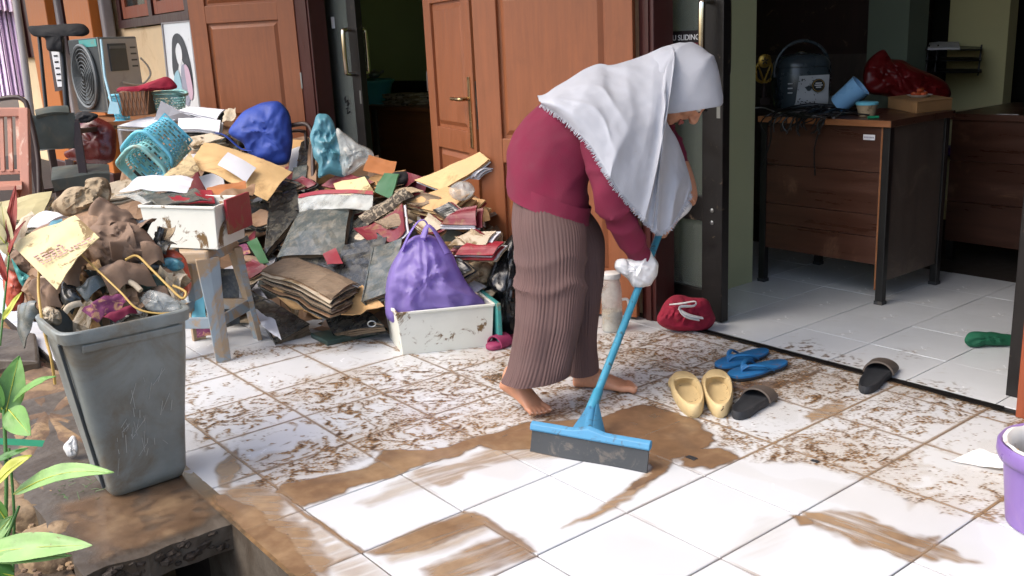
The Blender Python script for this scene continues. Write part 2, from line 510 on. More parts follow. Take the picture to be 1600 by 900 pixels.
M['red_vinyl'] = mat('dark_red_vinyl', '#5b1c18', 0.3, 0.25, 8, 0.2, 30)
M['pink_cloth'] = mat('pink_curtain_cloth', '#f0dcee', 0.85, 0.06, 4, 0.1, 60)
M['grey_pole'] = mat('grey_painted_pole', '#8f8a8a', 0.6, 0.12, 8, 0.1, 40)
M['black_cloth'] = mat('black_cloth', '#15161a', 0.85, 0.25, 9, 0.2, 100)
M['desk'] = mat('desk_brown_laminate', '#452a1f', 0.34, 0.3, 3.2, 0.08, 40, stretch=(.7, 6, 7), dirt=0.1, ds=4, dcol='#7c5d49', dsoft=.12)
M['desk_left'] = mat('left_desk_brown', '#87502f', 0.4, 0.25, 4, 0.08, 40, stretch=(.7, 6, 7))
M['desk_edge'] = mat('desk_edge_wood', '#8a5a38', 0.4, 0.2, 6, 0.08, 40, stretch=(.7, 6, 7))
M['desk_side'] = mat('desk_side_board', '#4a3f38', 0.55, 0.3, 4, 0.1, 40, stretch=(6, 6, .7), dirt=0.2, ds=5, dcol='#66584c', dsoft=.15)
M['desk_black'] = mat('black_painted_steel', '#121212', 0.4, 0.2, 8, 0.05, 60)
M['cooker'] = mat('dark_blue_grey_plastic', '#353f45', 0.28, 0.1, 8, 0.03, 40)
M['cooker_panel'] = mat('silver_panel', '#b7bbbf', 0.35, 0.05, 8, 0.0)
M['mug_blue'] = mat('light_blue_plastic', '#7eb0dc', 0.3, 0.06, 8, 0.03, 40)
M['gold'] = mat('gold_trophy', '#b89645', 0.3, 0.25, 20, 0.1, 60, metal=0.7)
M['card'] = mat('brown_cardboard', '#a87f54', 0.75, 0.1, 8, 0.15, 60)
M['snack'] = mat('fried_snack', '#b5502a', 0.5, 0.3, 40, 0.6, 60)
M['cable'] = mat('black_cable', '#101113', 0.4, 0.1, 8, 0)
M['white_cable'] = mat('white_cable', '#b9b6ac', 0.5, 0.1, 8, 0)
M['label_paper'] = mat('small_label_paper', '#d5d6d8', 0.6, 0.08, 60, 0)
M['ink'] = mat('black_ink', '#17171a', 0.6, 0.1, 20, 0)
M['white_ink'] = mat('white_print', '#e2e2e2', 0.6, 0.03, 20, 0)
M['sign_black'] = mat('black_sticker', '#1a1416', 0.5, 0.1, 8, 0)
M['sign_maroon'] = mat('maroon_sticker', '#5c1426', 0.5, 0.1, 8, 0)
M['red_ink'] = mat('faded_red_print', '#b58d86', 0.6, 0.1, 20, 0)
M['teal_basin'] = mat('teal_basin_plastic', '#43a0a8', 0.4, 0.1, 8, 0.05)
M['purple_plastic'] = mat('purple_bucket_plastic', '#7c63a0', 0.35, 0.08, 6, 0.05, 40, dirt=0.14, ds=5, dcol='#9b7f90', dsoft=.2)
M['purple_dark'] = mat('purple_chair_plastic', '#4a1f66', 0.5, 0.1, 6, 0.05)
M['white_plastic'] = mat('white_plastic', '#d4d4d2', 0.4, 0.08, 8, 0.05, 40, dirt=0.1, ds=9)
M['cream_foam'] = mat('cream_foam_clog', '#c3ad80', 0.7, 0.12, 10, 0.15, 60, dirt=0.16, ds=34, dcol='#4f3a22', dsoft=.02)
M['slide_black'] = mat('black_foam_sandal', '#25272b', 0.6, 0.2, 12, 0.1, 60, dirt=0.12, ds=16, dcol='#55493d')
M['slide_strap'] = mat('taupe_sandal_strap', '#574e47', 0.6, 0.15, 12, 0.1, 60)
M['flip_blue'] = mat('blue_foam_flip_flop', '#1d659a', 0.6, 0.15, 12, 0.1, 60, dirt=0.22, ds=14)
M['flip_sole'] = mat('dark_flip_flop_sole', '#2e3033', 0.7, 0.15, 12, 0.1)
def thin_film(m, amount, tint):
    t = m.node_tree; N, L = t.nodes, t.links
    b, out = N['Principled BSDF'], N['Material Output']
    tl = N.new('ShaderNodeBsdfTranslucent'); tl.inputs[0].default_value = (*lin(tint), 1)
    mx = N.new('ShaderNodeMixShader'); mx.inputs[0].default_value = amount
    L.new(b.outputs[0], mx.inputs[1]); L.new(tl.outputs[0], mx.inputs[2]); L.new(mx.outputs[0], out.inputs[0])
thin_film(M['purple_bag'], .45, '#b09ce0')
thin_film(M['teal_bag'], .3, '#9cc8d4')
M['green_cloth'] = mat('green_cloth', '#0f5a3f', 0.8, 0.2, 12, 0.3, 120)
M['rose'] = mat('rose_slipper_foam', '#8a2f55', 0.6, 0.1, 10, 0.1)
M['leaf'] = mat('leaf_green', '#5d8a3c', 0.5, 0.3, 12, 0.25, 60, dirt=0.12, ds=34, dcol='#6b5a30', dsoft=.02)
M['leaf_dark'] = mat('leaf_dark_green', '#3f6e28', 0.45, 0.25, 9, 0.1, 50)
M['leaf_pale'] = mat('leaf_pale_green', '#83a860', 0.5, 0.25, 12, 0.25, 60, dirt=0.12, ds=30, dcol='#6b5a30', dsoft=.02)
M['leaf_yel'] = mat('leaf_yellow_green', '#a9ad3c', 0.45, 0.2, 9, 0.1, 50)
M['leaf_red'] = mat('leaf_red', '#8a2c1c', 0.5, 0.35, 9, 0.1, 50)
M['leaf_dry'] = mat('leaf_dry_pale', '#b7ac80', 0.6, 0.2, 9, 0.1, 50)
M['green_strip'] = mat('green_plastic', '#1f8a62', 0.4, 0.1, 9, 0.05)
M['strap'] = mat('yellow_plastic_cord', '#c2a058', 0.5, 0.12, 14, 0.05)
M['curtain'] = mat('dark_curtain', '#34342f', 0.85, 0.2, 6, 0.1, 40)
M['print_girl'] = mat('poster_white', '#d6d8da', 0.35, 0.05, 6, 0)
M['hair_ink'] = mat('poster_dark_print', '#24242c', 0.5, 0.1, 6, 0)
M['pose_blue'] = mat('poster_blue_print', '#8fb7c4', 0.5, 0.1, 6, 0)
M['pose_pink'] = mat('poster_pink_print', '#c6a7b9', 0.5, 0.1, 6, 0)
M['pose_grey'] = mat('poster_grey_print', '#8f90a0', 0.5, 0.1, 6, 0)
M['glass'] = glass_mat('tinted_door_glass', (0.72, 0.8, 0.76), haze=0.12)
M['window_glass'] = glass_mat('window_glass', (0.5, 0.5, 0.45), haze=0.05)
M['purple_print'] = mat('purple_printed_cloth', '#6a2a52', 0.8, 0.3, 30, 0.3, 60, dirt=0.35, ds=40, dcol='#a37a5c')
M['coral'] = mat('coral_plastic', '#b4523c', 0.4, 0.15, 10, 0.2, 40)
M['gravel'] = mat('brown_ground', '#5b4935', 0.9, 0.35, 3, 0.8, 30)

# ================================================================== SETTING
TS, GAP = 0.3, 0.0048
ground = MB()
ground.grid([[Vector((x, y, -0.62)) for x in (-60, 60)] for y in (-60, 60)])
kind(ground.build('ground', M['gravel']), 'structure')

porch = MB()
porch.bb(-11.5, 3.6, -0.17, 1.885, -0.6, -0.0055)
porch = kind(porch.build('porch_floor', M['grout']), 'structure')
room_floor = MB()
room_floor.bb(-6.2, 3.6, 1.925, 5.2, -0.6, -0.0035)
room_floor = kind(room_floor.build('room_floor', M['grout']), 'structure')

tile_cache = {}
def tile(x0, x1, y0, y1, parent, m, rnd):
    key = (round(x1 - x0, 3), round(y1 - y0, 3), m.name)
    if key not in tile_cache:
        b = MB()
        w, h, e = (x1 - x0) / 2, (y1 - y0) / 2, (0.0018 if m.name == 'white_tile' else .0005)
        r = lambda a, c, z: [Vector((-a, -c, z)), Vector((a, -c, z)), Vector((a, c, z)), Vector((-a, c, z))]
        b.loft([r(w, h, -.009), r(w, h, -e), r(w - e, h - e, 0)])
        me = bpy.data.meshes.new('tile')
        me.from_pydata(b.v, [], b.f)
        me.materials.append(m)
        tile_cache[key] = me
    o = bpy.data.objects.new('tile', tile_cache[key])
    scene.collection.objects.link(o)
    o.parent = parent
    o.location = ((x0 + x1) / 2, (y0 + y1) / 2, rnd.uniform(-.0006, .0006))
    o.rotation_euler = (rnd.uniform(-.002, .002), rnd.uniform(-.002, .002), 0)
rnd = random.Random(3)
for i in range(-17, 10):
    for y0, y1 in [(-0.165, 0)] + [(k * TS, k * TS + TS) for k in range(6)] + [(1.8, 1.88)]:
        tile(i * TS + GAP / 2, (i + 1) * TS - GAP / 2, y0 + GAP / 2, y1 - GAP / 2, porch, M['tile'], rnd)
for i in range(-2, 7):
    for k in range(5):
        y0 = 1.93 if k == 0 else 1.9 + k * TS
        tile(i * TS + .0016, (i + 1) * TS - .0016, y0 + .0007, 1.9 + (k + 1) * TS - .0007, room_floor, M['tile_in'], rnd)
th = MB()
th.bb(-3.0, 3.6, 1.886, 1.924, -0.3, -0.004)
th = kind(th.build('threshold_groove', M['desk_black']), 'structure')
th2 = MB()
th2.bb(0.19, 1.53, 1.888, 1.896, -0.01, 0.003); th2.bb(0.19, 1.53, 1.912, 1.922, -0.01, 0.003)
th2.build('rail', M['black_alu'], th)

# ---- mud spread over the tiles: a thin film with its own outline -----------------------------
def _h(ix, iy, seed):
    n = (ix.astype(np.int64) * 374761393 + iy.astype(np.int64) * 668265263 + seed * 974634777) & 0xffffffff
    n = ((n ^ (n >> 13)) * 1274126177) & 0xffffffff
    return (n ^ (n >> 16)) & 0xffff
def perlin(x, y, seed=0):
    ix, iy = np.floor(x), np.floor(y)
    fx, fy = x - ix, y - iy
    u, v = fx ** 3 * (fx * (fx * 6 - 15) + 10), fy ** 3 * (fy * (fy * 6 - 15) + 10)
    def gdot(a, b):
        t = _h(ix + a, iy + b, seed) / 65536.0 * 2 * np.pi
        return np.cos(t) * (fx - a) + np.sin(t) * (fy - b)
    return ((gdot(0, 0) * (1 - u) + gdot(1, 0) * u) * (1 - v) + (gdot(0, 1) * (1 - u) + gdot(1, 1) * u) * v) * 1.5
def sdf(poly, X, Y):
    """signed distance to polygon, positive inside"""
    d2 = np.full(X.shape, 1e9)
    inside = np.zeros(X.shape, bool)
    n = len(poly)
    for i in range(n):
        ax, ay = poly[i]; bx, by = poly[(i + 1) % n]
        ex, ey = bx - ax, by - ay
        t = np.clip(((X - ax) * ex + (Y - ay) * ey) / (ex * ex + ey * ey + 1e-12), 0, 1)
        d2 = np.minimum(d2, (X - ax - t * ex) ** 2 + (Y - ay - t * ey) ** 2)
        c = ((ay > Y) != (by > Y)) & (X < (bx - ax) * (Y - ay) / (by - ay + 1e-12) + ax)
        inside ^= c
    return np.where(inside, np.sqrt(d2), -np.sqrt(d2))
def sst(a, b, x):
    t = np.clip((x - a) / (b - a), 0, 1)
    return t * t * (3 - 2 * t)
def gp(px):
    return [tuple(gr(u, v))[:2] for u, v in px]

STEP = 0.0045
def mud_film(name, x0, x1, y0, y1, field, label_kind='stuff'):
    nx, ny = int((x1 - x0) / STEP), int((y1 - y0) / STEP)
    xs, ys = np.linspace(x0, x1, nx), np.linspace(y0, y1, ny)
    X, Y = np.meshgrid(xs, ys)
    A, T = field(X, Y)                       # cover 0..1, thickness/tone 0..1
    keep = A > 0.04
    cell = keep[:-1, :-1] | keep[1:, :-1] | keep[:-1, 1:] | keep[1:, 1:]
    iy, ix = np.nonzero(cell)
    a = iy * nx + ix
    quads = np.stack([a, a + 1, a + nx + 1, a + nx], 1)
    used = np.unique(quads)
    remap = np.full(nx * ny, -1); remap[used] = np.arange(len(used))
    quads = remap[quads]
    Z = 0.0009 + 0.0022 * T * A
    co = np.stack([X.ravel()[used], Y.ravel()[used], Z.ravel()[used]], 1)
    me = bpy.data.meshes.new(name)
    me.vertices.add(len(co)); me.vertices.foreach_set('co', co.ravel().astype(np.float32))
    me.loops.add(len(quads) * 4); me.loops.foreach_set('vertex_index', quads.ravel().astype(np.int32))
    me.polygons.add(len(quads)); me.polygons.foreach_set('loop_start', np.arange(0, len(quads) * 4, 4, dtype=np.int32))
    me.polygons.foreach_set('use_smooth', np.ones(len(quads), bool))
    me.update(calc_edges=True)
    for nm, F in (('cover', A), ('tone', T)):
        at_ = me.attributes.new(nm, 'FLOAT', 'POINT')
        at_.data.foreach_set('value', F.ravel()[used].astype(np.float32))
    o = bpy.data.objects.new(name, me)
    scene.collection.objects.link(o)
    me.materials.append(mud_mat())
    o['kind'] = label_kind
    return o
def mud_mat():
    if 'mud' in M: return M['mud']
    m = bpy.data.materials.new('mud_film'); m.use_nodes = True
    t = m.node_tree; N, L = t.nodes, t.links
    b = N['Principled BSDF']
    ac = N.new('ShaderNodeAttribute'); ac.attribute_name = 'cover'
    at2 = N.new('ShaderNodeAttribute'); at2.attribute_name = 'tone'
    rp = N.new('ShaderNodeValToRGB')
    e = rp.color_ramp.elements
    e[0].position = 0.0; e[0].color = (*lin('#c4b49c'), 1)
    e[1].position = 1.0; e[1].color = (*lin('#4a3728'), 1)
    for p, c in ((0.3, '#a38868'), (0.6, '#795f47')):
        x = e.new(p); x.color = (*lin(c), 1)
    tc = N.new('ShaderNodeTexCoord')
    n = N.new('ShaderNodeTexNoise'); n.inputs['Scale'].default_value = 30; n.inputs['Detail'].default_value = 6
    L.new(tc.outputs['Object'], n.inputs['Vector'])
    ad = N.new('ShaderNodeMath'); ad.operation = 'MULTIPLY_ADD'; ad.inputs[1].default_value = 0.3; 
    L.new(n.outputs['Fac'], ad.inputs[0])
    sb = N.new('ShaderNodeMath'); sb.operation = 'SUBTRACT'; sb.inputs[1].default_value = 0.15
    L.new(at2.outputs['Fac'], sb.inputs[0]); L.new(sb.outputs[0], ad.inputs[2])
    L.new(ad.outputs[0], rp.inputs[0]); L.new(rp.outputs[0], b.inputs['Base Color'])
    b.inputs['Roughness'].default_value = 0.22
    b.inputs['Specular IOR Level'].default_value = 0.45
    L.new(ac.outputs['Fac'], b.inputs['Alpha'])
    bp = N.new('ShaderNodeBump'); bp.inputs['Strength'].default_value = 0.12; bp.inputs['Distance'].default_value = 0.003
    L.new(n.outputs['Fac'], bp.inputs['Height']); L.new(bp.outputs[0], b.inputs['Normal'])
    M['mud'] = m
    return m

def porch_mud(X, Y):
    wx_, wy_ = perlin(X * 9, Y * 9, 1), perlin(X * 9, Y * 9, 2)
    w2x, w2y = perlin(X * 28, Y * 28, 3), perlin(X * 28, Y * 28, 4)
    w3x = perlin(X * 70, Y * 70, 33)
    Xe, Ye = X + .030 * wx_ + .012 * w2x, Y + .030 * wy_ + .012 * w2y
    ZN = gp([(288, 660), (300, 690), (345, 715), (395, 760), (436, 772), (500, 745), (590, 706), (640, 715), (752, 688), (840, 662), (930, 650), (1010, 640), (1112, 692),
             (1152, 716), (1240, 722), (1350, 752), (1450, 790), (1540, 812), (1640, 800), (1700, 700), (1580, 643), (1120, 519), (1040, 516), (960, 520), (780, 545), (560, 530), (380, 545), (285, 560)])
    zone = sst(-.025, .03, sdf(ZN, Xe, Ye))
    # marbled strokes: domain-warped noise, fingers of mud parted by feet and water
    ang = 0.6 + 1.5 * perlin(X * 2.3, Y * 2.3, 8)
    ca, sa = np.cos(ang), np.sin(ang)
    P = X + .035 * perlin(X * 11, Y * 11, 5) + .012 * w2x
    Q = Y + .035 * perlin(X * 11, Y * 11, 6) + .012 * w2y
    U, V = P * ca + Q * sa, -P * sa + Q * ca
    s1 = perlin(U * 22, V * 50, 10)
    s2 = perlin(U * 48, V * 95, 11)
    s3 = perlin(X * 30 + 2 * wx_, Y * 30 + 2 * wy_, 12)
    big = perlin(X * 2.1, Y * 2.1, 15) + .6 * perlin(X * 5, Y * 5, 16)
    s4 = perlin(U * 75, V * 140, 17)
    s5 = perlin(X * 13 + wx_, Y * 13 + wy_, 18)
    rA = .55 * (1 - np.abs(s1) * 4.6) + .5 * s3 + .25 * s2 - .20
    rB = .50 * (1 - np.abs(s4) * 4.2) + .45 * s3 - .22 + .3 * s5
    bl = .8 * s1 + .6 * s2 + .25 * s3 - .14
    dens = .012 + .05 * big
    calm = [([(430, 560), (600, 545), (620, 560), (520, 590), (440, 580)], .25), ([(300, 700), (400, 660), (470, 640), (520, 670), (400, 720), (340, 730)], .18),
            ([(290, 560), (430, 560), (480, 600), (300, 640)], .14), ([(1150, 640), (1240, 625), (1300, 660), (1200, 690)], .2),
            ([(1400, 690), (1560, 650), (1600, 720), (1480, 740)], .22), ([(1330, 740), (1500, 700), (1600, 760), (1500, 800)], .12), ([(400, 545), (780, 530), (800, 560), (640, 575), (420, 590)], .12)]
    for pl, w in calm:
        dens = dens - w * sst(-.05, .05, sdf(gp(pl), Xe, Ye))
    heavy = [([(940, 520), (1110, 520), (1240, 560), (1260, 600), (1130, 610), (1020, 560), (950, 560)], .03), ([(1040, 600), (1130, 560), (1260, 560), (1290, 590), (1180, 620), (1060, 640)], .05),
             ([(1120, 700), (1200, 720), (1420, 740), (1400, 690), (1250, 680)], .03), ([(430, 740), (480, 700), (640, 650), (760, 660), (640, 700), (500, 740)], .07), ([(640, 600), (760, 570), (880, 600), (960, 640), (800, 650)], .03),
             ([(300, 650), (360, 640), (420, 660), (330, 670)], .16), ([(400, 530), (560, 510), (600, 530), (430, 545)], .3), ([(1200, 530), (1540, 625), (1500, 650), (1200, 570)], .03)]
    for pl, w in heavy:
        dens = dens + w * sst(-.05, .05, sdf(gp(pl), Xe, Ye))
    r1 = 1 - np.abs(s1) * 3.2
    sw = np.maximum(np.maximum(rA, rB), bl) + dens * 1.5
    A = zone * (.25 * sst(.08, .24, sw) + .72 * sst(.22, .40, sw))
    T = .16 + .8 * sst(.2, .68, sw)
    # film of dirty water in the marbled zone
    veil = zone * .24 * sst(-.35, .5, big + .5 * s3 + dens * 3)
    T = np.where(A < .05, .05, T)
    A = np.maximum(A, veil)
    # whole puddles
    def put(pl, a, tone, soft=.012, e=1.0, str_=0.0, sang=0.0):
        nonlocal A, T
        x_, y_ = X + e * (.022 * wx_ + .010 * w2x + .003 * w3x), Y + e * (.022 * wy_ + .010 * w2y)
        c = sst(-soft, soft, sdf(gp(pl), x_, y_)) * a
        if str_:
            q = perlin((X * math.cos(sang) + Y * math.sin(sang)) * 5, (-X * math.sin(sang) + Y * math.cos(sang)) * 60, 21)
            q2 = perlin((X * math.cos(sang) + Y * math.sin(sang)) * 9, (-X * math.sin(sang) + Y * math.cos(sang)) * 150, 22)
            c = c * np.clip(1 - str_ + str_ * (q + .5 * q2 + .5) * 1.5, 0, 1)
        tt = tone + .12 * perlin(X * 6, Y * 6, 24) + .06 * perlin(X * 20, Y * 20, 25)
        T = np.where(c > A * .9, tt, T)
        A = np.maximum(A, c)
    band = [(428, 770), (440, 756), (496, 747), (568, 730), (600, 703), (662, 706), (752, 682), (822, 664), (838, 690), (775, 700), (752, 696), (700, 716), (622, 744), (545, 766), (476, 793), (452, 786)]
    put(band, .96, .52, .009, .75)
    put([(735, 690), (822, 660), (930, 655), (1010, 690), (1013, 725), (900, 716), (830, 704), (775, 705)], 1, .55, .01, .5)
    put([(770, 700), (830, 700), (880, 715), (800, 720), (700, 735), (735, 712)], .6, .3, .02, .5, .4, 1.4)
    put([(905, 668), (960, 640), (1010, 634), (1052, 646), (1095, 664), (1122, 690), (1098, 700), (1064, 716), (1042, 738), (1004, 764), (975, 772), (1000, 748), (1016, 738), (1010, 690)], .97, .66, .008, 1.0)
    put([(1080, 698), (1125, 702), (1150, 716), (1112, 736), (1062, 726)], .95, .62, .01, 1.3)
    put([(1012, 735), (1040, 735), (990, 778), (930, 806), (880, 826), (935, 795), (975, 768)], .85, .35, .01, .5, .3, 1.2)
    put([(572, 862), (722, 800), (752, 804), (764, 818), (700, 846), (650, 866), (590, 868)], .95, .5, .012, .5, .2, 1.45)
    put([(700, 846), (764, 816), (765, 826), (700, 860), (610, 880), (590, 868)], .5, .25, .02, .5, .45, 1.45)
    put([(664, 890), (740, 852), (800, 832), (838, 866), (790, 884), (735, 903), (680, 915)], .8, .48, .02, .7, .45, 1.45)
    put([(740, 800), (760, 808), (840, 862), (826, 864), (760, 822)], .75, .5, .006, .3)
    put([(330, 775), (352, 772), (410, 800), (462, 850), (500, 905), (470, 930), (360, 812)], .97, .55, .012, .5)
    put([(340, 770), (404, 752), (440, 775), (484, 850), (532, 880), (520, 905), (480, 900), (420, 830)], .85, .42, .03, 1.2, .2, .8)
    put([(430, 775), (470, 800), (560, 866), (610, 905), (560, 915), (500, 880), (455, 830)], .45, .2, .03, 1., .45, 1.45)
    put([(420, 765), (440, 775), (570, 862), (562, 866), (480, 812)], .8, .5, .006, .3)
    put([(560, 786), (640, 745), (700, 725), (700, 745), (640, 770), (580, 790)], .4, .2, .02, .7, .5, 1.45)
    put([(642, 745), (652, 748), (690, 760), (760, 730), (720, 722), (660, 735)], .55, .3, .01, .8, .45, 1.45)
    put([(1252, 800), (1300, 794), (1400, 824), (1470, 852), (1530, 880), (1500, 882), (1440, 866), (1420, 876), (1330, 846), (1262, 814)], .85, .4, .014, 1.2, .5, .12)
    put([(1400, 868), (1424, 876), (1440, 855), (1470, 842), (1450, 840), (1425, 858)], .8, .5, .01, .6, .3)
    put([(1240, 806), (1262, 806), (1276, 820), (1255, 822)], .9, .5, .008, .5)
    put([(1075, 606), (1110, 590), (1150, 600), (1230, 597), (1280, 578), (1275, 588), (1230, 604), (1180, 610), (1130, 614)], .8, .7, .01, 1.3)
    put([(1252, 650), (1318, 624), (1312, 648), (1268, 662)], .75, .3, .008, 1., .3, .6)
    put([(1420, 800), (1412, 770), (1430, 770), (1436, 785)], .3, .12, .02, .5)
    put([(1190, 810), (1262, 810), (1200, 870), (1140, 880), (1160, 840)], .14, .08, .03, .6, .4, 1.4)
    put([(340, 725), (372, 700), (376, 735), (362, 765), (342, 762)], .75, .45, .01, .7)
    # joints carry dark water between the tiles
    jx, jy = np.abs((X / TS + .5) % 1 - .5) * TS, np.abs((Y / TS + .5) % 1 - .5) * TS
    jd = np.minimum(jx, jy) + .0012 * w2x
    jm = sst(.0075, .002, jd)
    wet = np.maximum(sst(.02, .5, zone + A), .10 + .7 * perlin(X * 4, Y * 4, 73))
    T = np.where(jm > .3, np.maximum(T * .75 + .1, .42), T)
    A = np.maximum(A * (1 - .15 * jm), jm * wet * .75)
    halo = sst(.03, .004, jd) * zone * .35 * sst(-.1, .4, s3 + .5 * big)
    A = np.maximum(A, halo)
    clean = sst(.0, .5, perlin(X * 3.2, Y * 3.2, 74) + .5 * perlin(X * 2 + Y * 9, Y * 2 - X * 4, 75)) * .07
    A = np.maximum(A, clean)
    # films thin out unevenly
    A = A * (1 - .10 * sst(-.1, .5, perlin(X * 13, Y * 13, 71)))
    return np.clip(A, 0, 1), np.clip(T, 0, 1)
mud_film('mud', -1.75, 2.65, -0.168, 1.884, porch_mud)

def room_mud(X, Y):
    n = perlin(X * 40, Y * 40, 41) + .6 * perlin(X * 85, Y * 85, 42)
    A = np.zeros(X.shape); T = np.full(X.shape, .45)
    for pl, w in (([(1190, 545), (1270, 530), (1290, 555), (1220, 570)], .25), ([(1270, 545), (1345, 560), (1350, 580), (1290, 572)], .3), ([(1390, 590), (1500, 600), (1520, 625), (1440, 620)], .28), ([(1410, 545), (1440, 550), (1430, 565), (1400, 560)], .15)):
        z = sst(-.03, .04, sdf(gp(pl), X, Y))
        A = np.maximum(A, z * .7 * sst(.45, .7, n + w))
    return A, T
mud_film('mud_traces', 0.2, 1.6, 1.935, 2.7, room_mud)

# ---- drain, slab, soil ----------------------------------------------------------------------
slab = MB()
P = []
for i in range(13):
    row = []
    for j in range(25):
        x = -0.9 + 1.417 * j / 24
        y = -0.545 + 0.374 * i / 12
        e = 0.018 * nz((x, y, 0), 12, 3) if (j == 24 or i == 0) else 0
        row.append(Vector((x + (e if j == 24 else 0), y + (e if i == 0 else 0), -0.004 + 0.003 * nz((x, y, 0), 6) - (.006 if j == 24 else 0))))
    P.append(row)
slab.grid(P, 0.075)
slab = kind(slab.build('drain_slab', M['concrete'], smooth=False), 'structure')
edge = MB()
for j in range(46):
    y = -0.175 - 0.36 * j / 46
    r = random.uniform(.005, .018)
    edge.ell((0.512 + random.uniform(-.006, .006), y, -0.045 + random.uniform(-.028, .026)), (r, r * 1.3, r * .8), n=7, k=5)
edge.jitter(.006, 90, 3)
kind(edge.build('broken_edge', M['rough_concrete'], slab), 'stuff')
ch = MB()
ch.bb(0.2, 3.6, -0.66, -0.172, -0.62, -0.44)
kind(ch.build('drain_bed', M['soil']), 'structure')
pool = MB()
P = [[Vector((-0.35 + .84 * j / 20, -0.53 + .33 * i / 10, -0.0045)) for j in range(21)] for i in range(11)]
def slab_mud(X, Y):
    w1, w2 = perlin(X * 9, Y * 9, 61), perlin(X * 30, Y * 30, 62)
    d_ = sdf(gp([(150, 770), (298, 742), (350, 800), (330, 822), (240, 858), (170, 880), (110, 830), (80, 790)]), X + .03 * w1 + .008 * w2, Y + .03 * w1 + .008 * w2)
    A = .6 * sst(-.02, .05, d_) * (1 - .55 * sst(.25, .7, perlin(X * 7, Y * 11, 63) + .5 * w2))
    T = .62 + .25 * perlin(X * 8, Y * 8, 64) + .1 * w2
    return A, np.clip(T, 0, 1)
mud_film('puddle', -.5, .505, -.54, -.172, slab_mud, 'structure')
lip = MB()
lip.grid([[Vector((x, y, 0.0006 + .001 * nz((x, y, 0), 20))) for x in np.linspace(-1, 3.4, 90)] for y in (-.178, -.165, -.15, -.135)])
kind(lip.build('porch_edge', M['wetmud'], smooth=True), 'structure')
face = MB()
face.grid([[Vector((x, -.1725 + .003 * nz((x, 0, z), 14), z)) for x in np.linspace(.3, 3.4, 80)] for z in np.linspace(-.45, 0, 12)])
kind(face.build('drain_side', M['concrete'], smooth=True), 'structure')
bed = MB()
P = []
for i in range(40):
    row = []
    for j in range(60):
        x, y = -3.2 + 3.75 * j / 59, -2.2 + 1.66 * i / 39
        row.append(Vector((x, y, -0.07 + .05 * nz((x, y, 0), 3) + .025 * nz((x, y, 0), 9) + .012 * nz((x, y, 0), 22))))
    P.append(row)
bed.grid(P, .5)
kind(bed.build('soil_bed', M['soil'], smooth=True), 'structure')
lb = MB()
P = []
for i in range(24):
    row = []
    for j in range(60):
        x, y = -3.6 + 3.55 * j / 59, -0.56 + .4 * i / 23
        row.append(Vector((x, y, -0.03 + .014 * nz((x, y, 0), 5) + .006 * nz((x, y, 0), 16))))
    P.append(row)
lb.grid(P, .4)
kind(lb.build('muddy_path', M['wetmud'], smooth=True), 'structure')

def rock(name, px, d, T, m, label, seed, zb=None, group=None):
    k = pillow(px, d, T, T * .8, n=40, rings=8, amp=.012, freq=16, seed=seed, ridged=True, power=3)
    return solo(k, name, m, label, 'stone', group, smooth=True)
def gd(u, v, z=0.0):
    return (gr(u, v, z) - CC).dot(VIEW)
def flatrock(px, h, m, label, seed, z0=-0.06):
    """stone lying on the ground: outline at its foot swept to a rounded uneven top"""
    o = cat_closed([gr(u, v, z0) for u, v in px], 36)
    c = sum(o, Vector()) / len(o)
    b = MB(); R = []
    for s, z in ((1.0, -.03), (1.03, h * .35), (1.0, h * .75), (.9, h), (.6, h * 1.06), (.25, h * 1.08), (.05, h * 1.08)):
        R.append([c + (p - c) * s * (1 + .08 * nz(p, 14, seed)) + Vector((0, 0, z + (.016 * nz(p * s, 11, seed + 1) + .008 * nz(p * s, 34, seed + 2) if z > 0 else 0))) for p in o])
    b.loft(R)
    return solo(b, 'stone', m, label, 'stone', 'edging stones beside the slab', smooth=True)
flatrock([(-10, 640), (60, 590), (130, 610), (175, 690), (165, 735), (60, 745), (-20, 720)], .05, M['stone2'], 'large flat brown rock behind the green leaves left of the bin', 3)
flatrock([(10, 782), (60, 770), (88, 785), (84, 812), (40, 822), (-5, 812)], .05, M['stone'], 'rounded edging stone at the slab corner below the muddy weeds', 5)
flatrock([(-20, 748), (20, 738), (62, 752), (58, 780), (10, 784), (-25, 775)], .045, M['stone'], 'rounded edging stone half covered by the lowest green stem', 6)
flatrock([(40, 850), (100, 835), (140, 850), (130, 885), (70, 900), (30, 880)], .05, M['stone'], 'edging stone under the broad pale leaf at the bottom', 7)
flatrock([(85, 785), (150, 755), (165, 770), (150, 785), (80, 805)], .03, M['stone2'], 'dark muddy clod between the bin and the stones', 9)

# ================================================================== BUILDING
WY, WB = 1.9, 2.0
house = thing('house', 'cream walled house front with orange posts and wooden doors standing open', 'house', (-1, 1.95, 0))
w = MB()
for x0, x1, z0, z1 in ((-11.5, -6.55, -.6, 3.0), (-4.85, -2.98, -.6, 3.0), (-6.55, -4.85, -.6, 1.44), (-6.55, -4.85, 2.3, 3.0), (-1.44, .03, -.6, 3.0), (1.66, 3.6, -.6, 3.0), (-2.98, -1.44, 2.2, 3.0), (.03, 1.66, 2.2, 3.0)):
    w.bb(x0, x1, WY + .03, WB + .02, z0, z1)
w.build('wall', M['cream'], house)
w = MB(); w.bb(-6.3, -6.15, 1.95, 5.2, -.6, 3.0); w.bb(-6.3, -1.5, 3.75, 3.9, -.6, 3.0)
w.build('back_wall', M['olive'], house)
w = MB(); w.bb(-1.6, -1.46, 2.03, 3.74, -.6, 3.0); w.bb(-1.6, -1.46, 3.91, 5.25, -.6, 3.0)
w.build('partition', M['olive'], house)
w = MB(); w.bb(-.06, 0.0, 2.09, 2.66, -.6, 3.0)
w.build('wall_stub', M['sage'], house)
